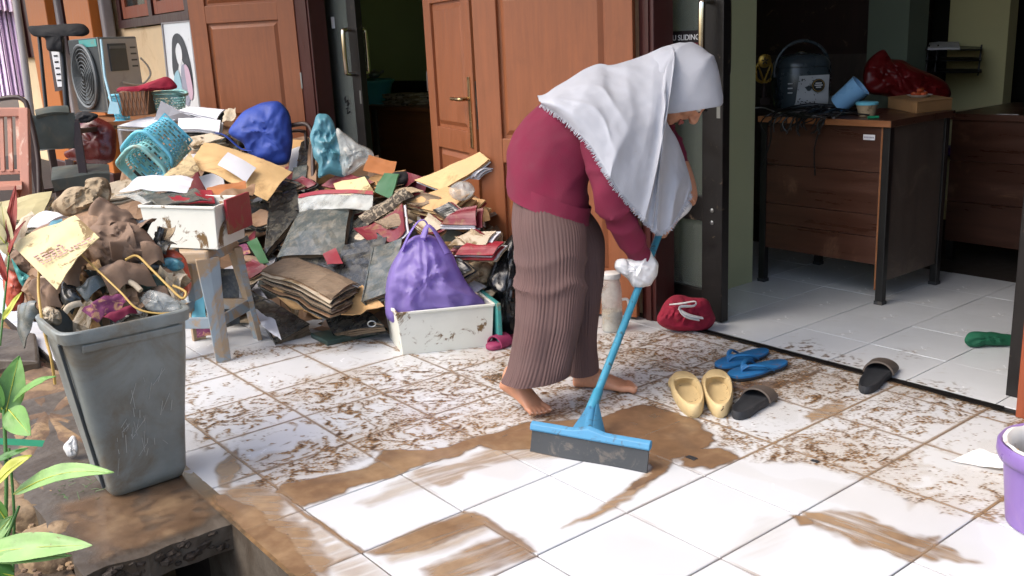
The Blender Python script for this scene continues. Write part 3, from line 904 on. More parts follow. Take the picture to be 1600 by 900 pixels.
w = MB(); w.bb(-1.46, 3.6, 5.1, 5.25, -.6, 3.0); w.bb(3.45, 3.6, 2.03, 5.1, -.6, 3.0)
w.build('far_wall', M['curtain'], house)
w = MB(); w.bb(-.27, -.03, 4.0, 4.2, -.6, 3.0)
w.build('pillar', M['grey_wall'], house)
w = MB(); w.bb(-.12, .22, 4.6, 4.7, -.6, 3.0)
w.build('wall_return', M['lit_wall'], house)
w = MB(); w.bb(-6.3, 3.6, 2.021, 5.25, 2.75, 2.85)
w.build('ceiling', M['ceiling'], house)
w = MB(); w.bb(-11.5, 3.8, 0.25, 2.05, 2.95, 3.05)
w.build('unseen_porch_roof', M['ceiling'], house)  # unseen roof, put in for its shade; edge cut back to light the rooms
cu = MB()
P = [[Vector((x, 4.95 + .035 * math.sin(x * 38) + .012 * math.sin(x * 91), z)) for x in np.linspace(.24, 1.8, 90)] for z in (0.05, 1.2, 2.6)]
cu.grid(P, .01)
solo(cu, 'curtain', M['curtain'], 'dark pleated curtain at the back of the right room', 'curtain', smooth=True)
# door frames
for x0, x1, lab in ((-2.97, -2.76, 'dark maroon door jamb beside the left open wooden door leaf'), (.035, .115, 'dark maroon door jamb left of the black glass sliding door'), (1.585, 1.655, 'brown door jamb at the right edge behind the purple bucket')):
    f = thing('door_frame', lab, 'door frame', ((x0 + x1) / 2, 1.92, 0))
    b = MB(); b.bb(x0, x1, 1.87, 1.985, -.004, 2.18)
    b.build('jamb', M['maroon'] if x0 < 1 else M['wood_edge'], f, bevel=.004)
    b = MB(); b.bb(x0 + .03, x1 - .02, 1.862, 1.8695, .0, 2.18)
    b.build('stop_bead', M['maroon'] if x0 < 1 else M['wood_edge'], f)

def leaf(hx, hy, ang, width, label, zb=.012, zt=2.16, flip=1, handle=None, hinge=True):
    """wooden panelled door leaf hinged at (hx,hy); runs along direction ang"""
    dx = Vector((math.cos(ang), math.sin(ang), 0))
    nn = Vector((dx.y, -dx.x, 0))
    if nn.y > 0: nn = -nn                             # outward, towards the porch
    t = thing('door_leaf', label, 'door', (hx, hy, 0))
    Ml = Matrix((dx, nn, UP)).transposed()
    th_ = .036
    o = Vector((hx, hy, 0))
    def bx(mb, s0, s1, z0, z1, y0, y1):
        return mb.hexa([o + dx * a + nn * y + UP * z for z in (z0, z1) for a, y in ((s0, y0), (s1, y0), (s1, y1), (s0, y1))])
    st = .115 * width / .72
    rails = [(zb, zb + .19), (.66, .765), (1.37, 1.48), (zt - .12, zt)]
    b = MB()
    bx(b, 0, st, zb, zt, 0, th_); 
    b.build('stile', M['wood'], t, bevel=.003)
    b = MB(); bx(b, width - st, width, zb, zt, 0, th_)
    b.build('stile', M['wood'], t, bevel=.003)
    for z0, z1 in rails:
        b = MB(); bx(b, st - .001, width - st + .001, z0, z1, .001, th_ - .001)
        b.build('rail', M['wood'], t, bevel=.003)
    for (a0, a1), (b0, b1) in zip(rails[:-1], rails[1:]):
        b = MB()
        z0, z1 = a1, b0
        s0, s1 = st, width - st
        bx(b, s0 - .003, s1 + .003, z0 - .003, z1 + .003, .008, .02)
        # raised field with sloping sides
        m_ = .035
        lo = [o + dx * a + nn * .019 + UP * z for a, z in ((s0 + .012, z0 + .012), (s1 - .012, z0 + .012), (s1 - .012, z1 - .012), (s0 + .012, z1 - .012))]
        hi = [o + dx * a + nn * .031 + UP * z for a, z in ((s0 + m_, z0 + m_), (s1 - m_, z0 + m_), (s1 - m_, z1 - m_), (s0 + m_, z1 - m_))]
        b.loft([lo, hi])
        b.build('panel', M['wood'], t, bevel=.002)
    for z in (.35, .99, 1.75):
        b = MB(); bx(b, -.006, .004, z - .05, z + .05, th_ - .014, th_ + .003)
        b.build('hinge', M['steel'], t)
    if handle:
        s = width - .045
        hz = handle
        b = MB(); bx(b, s - .014, s + .014, hz - .21, hz + .12, th_ - .001, th_ + .007)
        pl = b.build('handle_plate', M['brass'], t, bevel=.002)
        b = MB()
        p = o + dx * s + nn * (th_ + .006) + UP * (hz + .02)
        b.tube([p, p + nn * .04, p + nn * .048 - dx * .02, p + nn * .048 - dx * .11], [.009, .009, .009, .008], n=8, smoothpath=4)
        b.build('lever', M['brass'], pl, smooth=True)
        b = MB(); bx(b, width - .001, width + .002, hz - .12, hz + .1, .008, .028)
        b.build('lock_plate', M['steel'], t)
        b = MB(); bx(b, width, width + .009, hz - .01, hz + .02, .012, .024)
        b.build('latch', M['chrome'], t)
    return t
R_ = math.radians
leaf(-2.95, 1.885, R_(180 + 38), .74, 'orange brown panelled door leaf left of the dark doorway')
leaf(-1.44, 1.875, R_(-14), .62, 'narrow wooden door leaf with brass lever handle between the doorways', handle=.90)
leaf(.03, 1.86, R_(180 + 24), .72, 'wide wooden door leaf directly behind the bending woman')

# sliding glass doors
def slider(x0, x1, Y, hx, label, txt=False):
    t = thing('sliding_door', label, 'glass door', ((x0 + x1) / 2, Y, 0))
    b = MB(); b.bb(x1 - .105, x1, Y - .022, Y + .022, 0.005, 2.15); b.build('stile', M['black_alu'], t, bevel=.003)
    b = MB(); b.bb(x0, x0 + .08, Y - .022, Y + .022, 0.005, 2.15); b.build('stile', M['black_alu'], t, bevel=.003)
    b = MB(); b.bb(x0 + .08, x1 - .105, Y - .02, Y + .02, 0.005, .13); b.build('bottom_rail', M['black_alu'], t, bevel=.003)
    b = MB(); b.bb(x0 + .08, x1 - .105, Y - .02, Y + .02, .42, .52); b.build('middle_rail', M['black_alu'], t, bevel=.003)
    b = MB(); b.bb(x0 + .08, x1 - .105, Y - .02, Y + .02, 2.05, 2.15); b.build('top_rail', M['black_alu'], t, bevel=.003)
    b = MB(); b.bb(x0 + .08, x1 - .105, Y - .003, Y + .003, .52, 2.05); b.build('glass_pane', M['glass'], t)
    b = MB(); b.bb(x0 + .08, x1 - .105, Y - .003, Y + .003, .13, .42); b.build('glass_pane', M['glass'], t)
    for s in (-1, 1):
        b = MB()
        y = Y + s * .022
        xx = hx
        zt, zb = (1.285, 1.02) if not txt else (1.285, 1.0)
        off = s * .055
        pts = [(xx, y, zt), (xx, y + off * .8, zt - .003), (xx, y + off, zt - .03), (xx, y + off, zb + .03), (xx, y + off * .8, zb + .003), (xx, y, zb)]
        b.tube(pts, .014, n=10, smoothpath=4)
        b.build('pull_handle', M['chrome'], t, smooth=True)
    b = MB(); b.bb(x1 - .03, x1 - .012, Y - .0235, Y - .0215, .84, .92)
    b.build('lock_plate', M['steel'], t)
    for z in (.47, .42):
        b = MB(); b.lathe([(.009, 0), (.009, .004), (.004, .006)], (x1 - .05, Y - .022, z), Matrix.Rotation(math.pi / 2, 3, 'X'), n=10); b.build('screw', M['steel'], t)
    return t
d1 = slider(-3.6, -2.46, 2.045, -2.53, 'black framed glass sliding door in the left doorway with chrome handle')
d2 = slider(-.75, .335, 2.045, .275, 'black framed glass sliding door behind the headscarf with chrome handle', True)
b = MB(); b.bb(1.487, 1.582, 2.02, 2.066, 0, 2.15)
t = thing('sliding_door', 'black door stile at the right edge beside the green cloth', 'glass door', (1.53, 2.04, 0))
b.build('stile', M['black_alu'], t, bevel=.003)

def text_mesh(s, size, parent, m, origin, xdir, ydir, name='lettering', depth=.0006):
    cu_ = bpy.data.curves.new('t', 'FONT')
    cu_.body = s; cu_.size = size; cu_.extrude = depth
    o = bpy.data.objects.new('t', cu_)
    scene.collection.objects.link(o)
    dg = bpy.context.evaluated_depsgraph_get()
    me = bpy.data.meshes.new_from_object(o.evaluated_get(dg))
    bpy.data.objects.remove(o)
    x, y = Vector(xdir).normalized(), Vector(ydir).normalized()
    z = x.cross(y)
    b = MB()
    b.add([Vector(origin) + x * v.co.x + y * v.co.y + z * v.co.z for v in me.vertices], [tuple(p.vertices) for p in me.polygons])
    bpy.data.meshes.remove(me)
    return b.build(name, m, parent)
b = MB(); b.bb(.02, .232, 2.0405, 2.0415, 1.131, 1.178); s_ = b.build('sticker', M['sign_black'], d2)
b = MB(); b.bb(.02, .232, 2.0405, 2.0415, 1.103, 1.1308); b.build('sticker', M['sign_maroon'], d2)
text_mesh('PINTU SLIDING', .0305, s_, M['white_ink'], (-.006, 2.0398, 1.142), (1, 0, 0), (0, 0, 1))
b = MB()
b.tube([(-2.72, 2.04, .86), (-2.70, 2.04, .88), (-2.71, 2.04, .84), (-2.67, 2.04, .86), (-2.69, 2.04, .82), (-2.66, 2.04, .84)], .004, n=5, smoothpath=3)
b.tube([(-2.71, 2.04, .80), (-2.68, 2.04, .81), (-2.70, 2.04, .77), (-2.66, 2.04, .79)], .004, n=5, smoothpath=3)
b.build('scribble', M['ink'], d1)
b = MB(); b.bb(-2.80, -2.76, 2.0405, 2.0415, 1.3, 1.37); b.build('sticker', M['label_paper'], d1)

# windows and columns on the far left
def window(x0, x1, z0, z1, label, broken=False):
    t = thing('window', label, 'window', ((x0 + x1) / 2, 1.93, z0))
    b = MB(); b.bb(x0, x1, 1.89, 1.99, z0, z0 + .07); b.build('sill', M['maroon'], t)
    b = MB(); b.bb(x0, x1, 1.89, 1.99, z1 - .07, z1); b.build('head', M['maroon'], t)
    n = 2
    for k in range(n + 1):
        x = x0 + (x1 - x0 - .09) * k / n
        b = MB(); b.bb(x, x + .09, 1.895, 1.985, z0 + .07, z1 - .07); b.build('post', M['maroon'], t)
    wd = (x1 - x0 - .09) / n
    for k in range(n):
        a = x0 + .09 + wd * k; c = x0 + wd * (k + 1)
        b = MB()
        b.bb(a + .02, a + .1, 1.91, 1.95, z0 + .08, z1 - .08); b.bb(c - .1, c - .02, 1.91, 1.95, z0 + .08, z1 - .08)
        b.bb(a + .1, c - .1, 1.911, 1.949, z0 + .08, z0 + .18); b.bb(a + .1, c - .1, 1.911, 1.949, z1 - .18, z1 - .08)
        s = b.build('sash', M['wood_edge'], t)
        b = MB(); b.bb(a + .1, c - .1, 1.928, 1.932, z0 + .18, z1 - .18); b.build('pane', M['window_glass'], s)
    return t
window(-6.6, -4.82, 1.45, 2.3, 'dark framed window above the cream wall beside the wooden door')
b = MB(); b.bb(-11.3, -7.45, 1.86, 1.93, 1.25, 2.4)
t = thing('window', 'dark brown window behind the black jacket on the far left', 'window', (-9.3, 1.9, 1.25))
b.build('shutter', M['maroon'], t)
for x in (-10.2, -9.3, -8.35, -7.6):
    b = MB(); b.bb(x, x + .14, 1.83, 1.859, 1.25, 2.4); b.build('post', M['maroon'], t)
b = MB(); b.bb(-8.9, -8.4, 1.85, 1.859, 1.35, 2.3); b.build('pane', M['window_glass'], t)
for x0, x1, lab in ((-7.62, -6.78, 'broad orange painted post left of the window'), (wy(40, 10, 1.7).x, wy(70, 10, 1.7).x, 'orange painted post beside the pink curtain')):
    t = thing('column', lab, 'column', ((x0 + x1) / 2, 1.8, 0))
    b = MB(); b.bb(x0, x1, 1.7, 1.855, 0, 2.94); b.build('shaft', M['orange_wood'], t, bevel=.01)
    b = MB(); b.bb(x0 - .02, x1 + .02, 1.68, 1.857, 0, .12); b.build('foot', M['maroon'], t, bevel=.01)
    b = MB(); b.bb(x1 + .01, x1 + .12, 1.78, 1.88, 0, 2.94); b.build('pipe', M['grey_pole'], t, bevel=.02)

# ================================================================== PERSON
person = thing('person', 'barefoot person in pale grey headscarf, maroon top and brown pleated trousers bending over the squeegee', 'person', gr(850, 620))
FWD = (RH * 0.97 + VH * -0.2).normalized()

def basis(f, up):
    f = f.normalized()
    l = up.cross(f).normalized()
    u = f.cross(l).normalized()
    return Matrix((f, l, u)).transposed()       # local x=forward, y=left, z=up

body = MB()
def limb(pts, rs, n=14, k=5):
    body.tube([at(*p) for p in pts], rs, n=n, smoothpath=k)
# trunk, bent forward
limb([(855, 290, 3.2), (864, 258, 3.2), (905, 215, 3.2), (955, 185, 3.2), (990, 165, 3.2), (1012, 158, 3.2)], [.085, .105, .11, .11, .085, .05], 18)
limb([(1000, 165, 3.2), (1030, 155, 3.2), (1050, 150, 3.2)], [.052, .046, .046])
# legs
limb([(862, 285, 3.16), (866, 360, 3.12), (862, 440, 3.09), (838, 520, 3.09), (808, 582, 3.105), (800, 596, 3.108)], [.072, .066, .052, .048, .034, .034])
limb([(876, 285, 3.26), (896, 370, 3.26), (908, 440, 3.28), (910, 520, 3.29), (912, 576, 3.295), (911, 590, 3.295)], [.070, .062, .050, .046, .033, .033])
# arms
limb([(950, 198, 3.09), (958, 250, 3.06), (965, 312, 3.07), (985, 360, 3.115), (1004, 405, 3.17), (1007, 414, 3.175)], [.05, .044, .036, .034, .025, .024])
limb([(985, 185, 3.32), (1022, 205, 3.38), (1050, 234, 3.40), (1069, 272, 3.37), (1079, 303, 3.335), (1076, 316, 3.32)], [.05, .042, .035, .031, .024, .024])

def foot(mb, heel, toe, ankle, up=UP, side=1):
    """heel and toe: points on the sole line; side=+1 big toe on the left of travel"""
    d = toe - heel
    Lf = d.length
    x = d.normalized()
    y = up.cross(x).normalized()
    z = x.cross(y)
    pt = lambda a, b, c: heel + x * (a * Lf) + y * b + z * c
    rings = []
    for a, w_, h_, zc, sh in ((-.02, .012, .014, .020, 0), (.03, .026, .024, .026, 0), (.12, .030, .034, .034, 0), (.25, .029, .044, .042, .0), (.4, .032, .036, .034, .002), (.55, .038, .027, .026, .004), (.7, .043, .019, .019, .004), (.79, .043, .014, .014, .003), (.84, .038, .009, .011, .002)):
        rings.append([pt(a, sh * side + w_ * math.cos(t), zc + h_ * math.sin(t) * (1 if math.sin(t) > 0 else (zc - .001) / h_)) for t in [2 * math.pi * k / 18 for k in range(18)]])
    mb.loft(rings)
    toes = [(.031, .80, 1.0, .0125), (.011, .82, .985, .0092), (-.006, .81, .955, .0086), (-.021, .79, .92, .008), (-.035, .765, .875, .0078)]
    nails = []
    for off, a0, a1, r in toes:
        o = off * side
        mb.tube([pt(a0 - .06, o * .95, .014), pt((a0 + a1) / 2, o, .0175), pt(a1 - .035, o * 1.02, .012), pt(a1 - .003, o * 1.02, .0095)], [r * 1.1, r * 1.0, r * 1.05, r * .55], n=8, smoothpath=3)
        nails.append((pt(a1 - .02, o * 1.02, .0125 + r * .75), r))
    mb.tube([pt(.16, 0, .05), pt(.15, 0, .075), ankle], [.034, .034, .034], n=14, smoothpath=3)
    for s in (-1, 1):
        mb.ell(pt(.2, s * .028, .072), (.014, .01, .014), n=8, k=6)
    return x, y, z, nails
heelA = at(783, 606, 3.125)
toeA = gr(849, 653)
fa = foot(body, heelA, toeA, at(802, 590, 3.108), side=1)
heelB = gr(898, 604)
toeB = gr(998, 611)
fb = foot(body, heelB, toeB, at(911, 582, 3.295), side=-1)

# head
hc = at(1071, 144, 3.2)
iw = lambda r, u, d=0: RH * r + UP * u + VH * d       # image-right, up, away
fdir = iw(.42, -.86, -.26).normalized()
cdir = iw(.90, .42, 0)
HB = basis(fdir, cdir)
hp = lambda x, y, z: hc + HB @ Vector((x, y, z))
body.ell(hc, (.086, .070, .102), HB, 20, 14)
body.ell(hp(.022, 0, -.055), (.058, .052, .052), HB, 16, 10)
body.ell(hp(.052, 0, -.088), (.024, .026, .018), HB, 12, 8)          # chin
for s in (-1, 1):
    body.ell(hp(.052, s * .032, -.028), (.030, .026, .028), HB, 12, 8)   # cheeks
    body.ell(hp(.070, s * .030, .024), (.014, .022, .008), HB, 10, 6)    # brow
    body.ell(hp(.0, s * .072, -.01), (.02, .009, .03), HB, 10, 8)        # ears
    body.ell(hp(.088, s * .010, -.026), (.010, .009, .008), HB, 8, 6)    # nostril wings
body.tube([hp(.080, 0, .015), hp(.090, 0, -.004), hp(.101, 0, -.022), hp(.090, 0, -.032)], [.007, .010, .012, .008], n=10, smoothpath=3)
# hands gripping the pole
PA, PB = at(917, 657, 2.868), at(1007, 425, 3.2)
pdir = (PB - PA).normalized()
def hand(mb, grip, wrist, thumbdir, r=.0125, side=1):
    w = (wrist - grip)
    w = (w - pdir * w.dot(pdir)).normalized()          # from pole towards the wrist
    n = pdir.cross(w).normalized() * side
    # palm beside the pole
    rings = []
    for a, wd, th_ in ((0, .022, .017), (.35, .034, .015), (.7, .041, .014), (1, .040, .011)):
        c = wrist.lerp(grip + n * (r + .012), a)
        rings.append([c + pdir * wd * math.cos(t) + n * th_ * math.sin(t) for t in [2 * math.pi * k / 12 for k in range(12)]])
    mb.loft(rings)
    for k, (o, ln, rr) in enumerate(((.030, .95, .0085), (.010, 1.05, .0088), (-.010, 1.0, .0085), (-.029, .82, .0075))):
        c = grip + pdir * o
        pts = [c + w * .012 + n * (r + .010)]
        for a in (40, 100, 165, 225):
            t = math.radians(a * ln)
            pts.append(c + (n * math.cos(t) - w * math.sin(t)) * (r + .0095))
        mb.tube(pts, [rr * 1.15, rr * 1.1, rr, rr * .95, rr * .7], n=8, smoothpath=3)
    c = wrist.lerp(grip, .55) + pdir * .03
    mb.tube([c, grip + pdir * .048 + w * .01 - n * .012, grip + pdir * .045 - w * .012 - n * .02], [.012, .0105, .008], n=8, smoothpath=4)
gripN = PB + pdir * .0
hand(body, gripN, at(1003, 405, 3.17), None)
gripF = PA + pdir * ((PB - PA).length * 1.36)
hand(body, gripF, at(1077, 312, 3.32), None)

ob = body.build('body', M['skin'], person, smooth=True)
rm = ob.modifiers.new('remesh', 'REMESH'); rm.mode = 'VOXEL'; rm.voxel_size = .0042; rm.use_smooth_shade = True
sm = ob.modifiers.new('smooth', 'SMOOTH'); sm.factor = .5; sm.iterations = 3
# features
for s in (-1, 1):
    b = MB(); b.ell(hp(.074, s * .030, .006), (.012, .014, .009), HB, 10, 8); e = b.build('eye', M['eye'], person, smooth=True)
    b = MB(); b.ell(hp(.0855, s * .030, .004), (.002, .005, .005), HB, 8, 6); b.build('iris', M['ink'], e, smooth=True)
    b = MB(); b.tube([hp(.082, s * .014, .032), hp(.086, s * .03, .036), hp(.078, s * .046, .031)], [.003, .004, .002], n=6, smoothpath=3); b.build('eyebrow', M['ink'], person, smooth=True)
b = MB()
b.tube([hp(.076, -.022, -.060), hp(.0845, -.007, -.056), hp(.0855, 0, -.0575), hp(.0845, .007, -.056), hp(.076, .022, -.060)], [.002, .005, .005, .005, .002], n=8, smoothpath=4)
b.tube([hp(.076, -.02, -.062), hp(.083, 0, -.066), hp(.076, .02, -.062)], [.002, .006, .002], n=8, smoothpath=5)
b.build('lips', M['lips'], person, smooth=True)
M['toenail'] = mat('toenail', '#c29a84', .35, .05, 10, 0)
for (x, y, z, nails) in (fa, fb):
    for p, r in nails:
        b = MB()
        b.ell(p, (r * .7, r * .6, r * .18), Matrix((x, y, z)).transposed(), 8, 6)
        b.build('toenail', M['toenail'], person, smooth=True)

def ringpx(cu_, cv, d, hu, hv, hd, n=40, fold=0.0, k=0, seed=0, squash=1.0):
    """ellipse in space: half-axis (hu,hv) in photo pixels at depth d and hd metres away from the viewer"""
    c = at(cu_, cv, d)
    a = at(cu_ + hu, cv + hv, d) - c
    dd = VH * hd
    out = []
    for i in range(n):
        t = 2 * math.pi * i / n
        ct, st_ = math.cos(t), math.sin(t)
        ex = .85
        p = c + a * (abs(ct) ** ex * (1 if ct > 0 else -1)) + dd * (abs(st_) ** ex * (1 if st_ > 0 else -1))
        out.append(p)
    return out
def interp_rows(rows, k):
    out = []
    n = len(rows)
    for i in range(n - 1):
        for q in range(k):
            t = q / k
            r = []
            for c in range(len(rows[0])):
                p0, p1, p2, p3 = rows[max(i - 1, 0)][c], rows[i][c], rows[i + 1][c], rows[min(i + 2, n - 1)][c]
                r.append(0.5 * ((2 * p1) + (p2 - p0) * t + (2 * p0 - 5 * p1 + 4 * p2 - p3) * t * t + (3 * p1 - p0 - 3 * p2 + p3) * t ** 3))
            out.append(r)
    out.append(list(rows[-1]))
    return out

# trousers: (left, left v, right, right v, depth, half depth)
def trouser_leg(rows, npleat, seed, hollow=True):
    b = MB()
    rr = interp_rows(rows, 9)
    R = []
    N = npleat * 6
    for i, (l, lv, r, rv, d, hd) in enumerate(rr):
        ring = ringpx((l + r) / 2, (lv + rv) / 2, d, (r - l) / 2, (rv - lv) / 2, hd, N)
        c = sum(ring, Vector()) / N
        t_ = i / len(rr)
        o = []
        for j, p in enumerate(ring):
            e = (p - c).normalized()
            ph = j / N * npleat * 2 * math.pi + .9 * nz((j * .03, t_ * 2, 0), 1.0, seed)
            amp = .0005 + .0014 * max(0, nz((j * .05, t_ * 3, 0), 2, seed + 2) + .35)
            pl = (abs(math.sin(ph / 2)) - .5) * 2 * amp
            big = (.011 * nz(p, 7, seed + 4) + .020 * nz(Vector((p.x * 12, p.y * 12, p.z * 2.2)), 1.0, seed + 7) * t_) * (1 if seed == 1 else .5)
            # drag folds behind the knee
            kf = .013 * ((1 - abs(math.sin(p.z * 30 + p.dot(RH) * 9 + 2.5 * nz(p, 5, seed)))) ** 2 - .25) * math.exp(-((p.z - .42) / .09) ** 2) * (1 if seed == 1 else .25)
            o.append(p + e * (pl + big + kf))
        R.append(o)
    if hollow:
        last = R[-1]
        cl = sum(last, Vector()) / N
        R.append([p + (cl - p) * .03 + UP * .002 for p in last])
        R.append([p + (cl - p) * .08 + UP * .012 for p in last])
    b.loft(R, caps=(True, False))
    return b
near = trouser_leg([(812, 255, 900, 262, 3.18, .125), (806, 292, 902, 312, 3.17, .132), (803, 350, 914, 350, 3.13, .132), (807, 400, 917, 398, 3.10, .122), (808, 450, 914, 446, 3.09, .115),
                    (807, 500, 907, 492, 3.08, .110), (799, 545, 900, 534, 3.075, .108), (791, 575, 894, 562, 3.07, .108), (784, 592, 890, 580, 3.07, .106)], 62, 1)
far = trouser_leg([(850, 260, 900, 270, 3.25, .10), (850, 300, 908, 310, 3.26, .10), (858, 360, 940, 360, 3.27, .10), (868, 410, 945, 410, 3.28, .095), (878, 450, 941, 452, 3.285, .09),
                   (882, 500, 935, 500, 3.29, .086), (887, 540, 931, 538, 3.29, .082), (889, 566, 932, 562, 3.29, .08), (890, 582, 932, 573, 3.29, .078)], 44, 5)
b = MB(); b.add(near.v, near.f); b.add(far.v, far.f)
b.build('trousers', M['trouser'], person, smooth=True)

# top: trunk and sleeves
b = MB()
R = []
rows = interp_rows([(793, 304, 917, 347, 3.195, .178), (792, 275, 918, 318, 3.195, .172), (794, 245, 918, 288, 3.195, .164), (803, 210, 925, 262, 3.195, .152), (824, 181, 938, 246, 3.195, .148),
                    (850, 160, 955, 236, 3.195, .148), (890, 138, 983, 226, 3.195, .150), (932, 120, 1006, 206, 3.195, .146), (968, 112, 1016, 188, 3.195, .10), (992, 120, 1018, 172, 3.195, .06)], 7)
for i, (l, lv, r, rv, d, hd) in enumerate(rows):
    ring = ringpx((l + r) / 2, (lv + rv) / 2, d, (r - l) / 2, (rv - lv) / 2, hd, 72)
    c = sum(ring, Vector()) / 72
    o = []
    for p in ring:
        e = (p - c).normalized()
        q = p - hc
        along = q.dot(iw(.8, .45)) ; acr = q.dot(iw(-.45, .8))
        f_ = .008 * nz(Vector((along * 5 + acr * 2, acr * 16, p.y * 6)), 1.0, 3) + .004 * nz(p, 16, 5)
        f_ += .015 * (1 - abs(math.sin(acr * 22 + along * 16 + 1.8 * nz(p, 5, 6)))) ** 1.8 * max(0, min(1, (along + .62) * 4)) * max(0, nz(p, 4, 12) + .45)
        f_ += .006 * (1 - abs(math.sin(acr * 34 - along * 8 + 2 * nz(p, 6, 7)))) ** 2 * max(0, 1 - abs(along + .40) / .16)
        o.append(p + e * f_)
    R.append(o)
R.insert(0, [p + (sum(R[0], Vector()) / 72 - p) * .03 + iw(.3, .9) * .015 for p in R[0]])
R.insert(0, [p + (sum(R[1], Vector()) / 72 - p) * .06 + iw(.3, .9) * .06 for p in R[1]])
b.loft(R, caps=(False, True))
def sleeve(pts, rs, seed):
    P, Q = cat_path([at(*p) for p in pts], rs, 9)
    m = MB(); m.tube(P, Q, n=36)
    n = 36
    for i, p in enumerate(m.v):
        k = min(i // n, len(P) - 1)
        c = P[k]; t = k / len(P)
        e = (p - c).normalized()
        f_ = .008 * nz(p, 13, seed) + .013 * ((1 - abs(math.sin(t * 19 + 2.6 * nz(p, 8, seed + 1)))) ** 1.8 - .3) * (math.exp(-((t - .5) / .22) ** 2) + .6 * math.exp(-((t - .92) / .1) ** 2))
        m.v[i] = p + e * f_
    b.add(m.v, m.f)
sleeve([(936, 186, 3.10), (940, 225, 3.055), (948, 268, 3.045), (957, 312, 3.05), (972, 350, 3.085), (988, 378, 3.125), (1002, 402, 3.165)], [.075, .070, .062, .056, .050, .044, .037], 3)
sleeve([(985, 180, 3.32), (1012, 196, 3.375), (1036, 214, 3.40), (1052, 236, 3.39), (1063, 258, 3.375)], [.07, .06, .052, .046, .034], 8)
b.build('top', M['maroon_cloth'], person, smooth=True)
b = MB()
pc = [at(1001, 400, 3.163), at(1004, 406, 3.168)]
b.tube(pc, [.0375, .037], n=30)
b.build('cuff', M['glove'], person, smooth=True)

# headscarf: hood round the head, cape over shoulders and chest, frayed hem
hood = MB()
rows = interp_rows([(1062, 67, 1072, 68, 3.2, .012), (1046, 72, 1092, 71, 3.2, .05), (1026, 80, 1107, 84, 3.2, .082), (1010, 98, 1117, 98, 3.2, .102), (1000, 120, 1122, 116, 3.2, .112),
                    (997, 142, 1125, 136, 3.2, .112), (999, 158, 1127, 149, 3.2, .108), (1010, 172, 1127, 158, 3.2, .100), (1018, 176, 1126, 160, 3.2, .097)], 10)
R = []
for i, (l, lv, r, rv, d, hd) in enumerate(rows):
    ring = ringpx((l + r) / 2, (lv + rv) / 2, d, (r - l) / 2, (rv - lv) / 2, hd, 64)
    c = sum(ring, Vector()) / 64
    o = []
    for p in ring:
        e = (p - hc).normalized()
        q = p - hc
        s1 = q.dot(iw(.62, -.78)); s2 = q.dot(iw(.78, .62))
        f_ = .005 * 1.7 * (1 - abs(math.sin(s1 * 26 + 1.6 * nz(p, 6, 2)))) ** 2 * (0.3 + max(0, nz(p, 7, 8) + .5)) + .004 * nz(p, 9, 4) + .0012 * nz(p, 40, 5)
        o.append(p + e * f_)
    R.append(o)
t0 = R[-1]
c = sum(t0, Vector()) / 64
R.append([p + (c - p) * .012 - UP * .004 for p in t0])
R.append([p + (c - p) * .05 + UP * .006 for p in t0])
R.append([p + (c - p) * .09 + UP * .03 for p in t0])
hood.loft(R, caps=(True, False))
cape = MB()
secs = [(842, 158, 3.20, 846, 163, 3.12), (862, 140, 3.20, 872, 180, 3.045), (885, 126, 3.20, 903, 207, 3.005), (910, 110, 3.20, 926, 233, 2.985), (934, 101, 3.20, 941, 258, 2.975), (952, 103, 3.20, 949, 271, 2.975), (978, 96, 3.20, 961, 290, 2.985),
        (1004, 87, 3.20, 978, 311, 3.01), (1028, 77, 3.19, 993, 327, 3.035), (1047, 71, 3.17, 1004, 339, 3.055), (1053, 82, 3.11, 1011, 346, 3.07), (1041, 108, 3.072, 1017, 351, 3.08), (1035, 142, 3.07, 1022, 356, 3.09), (1034, 174, 3.085, 1027, 361, 3.10),
        (1045, 196, 3.13, 1034, 362, 3.115), (1058, 218, 3.16, 1046, 355, 3.14), (1070, 250, 3.19, 1059, 336, 3.17), (1078, 278, 3.21, 1069, 318, 3.20), (1081, 296, 3.22, 1077, 303, 3.215)]
rows = interp_rows(secs, 8)
NS = 56
P, hemc = [], []
interp_ = lambda x, xs, ys: float(np.interp(x, xs, ys))
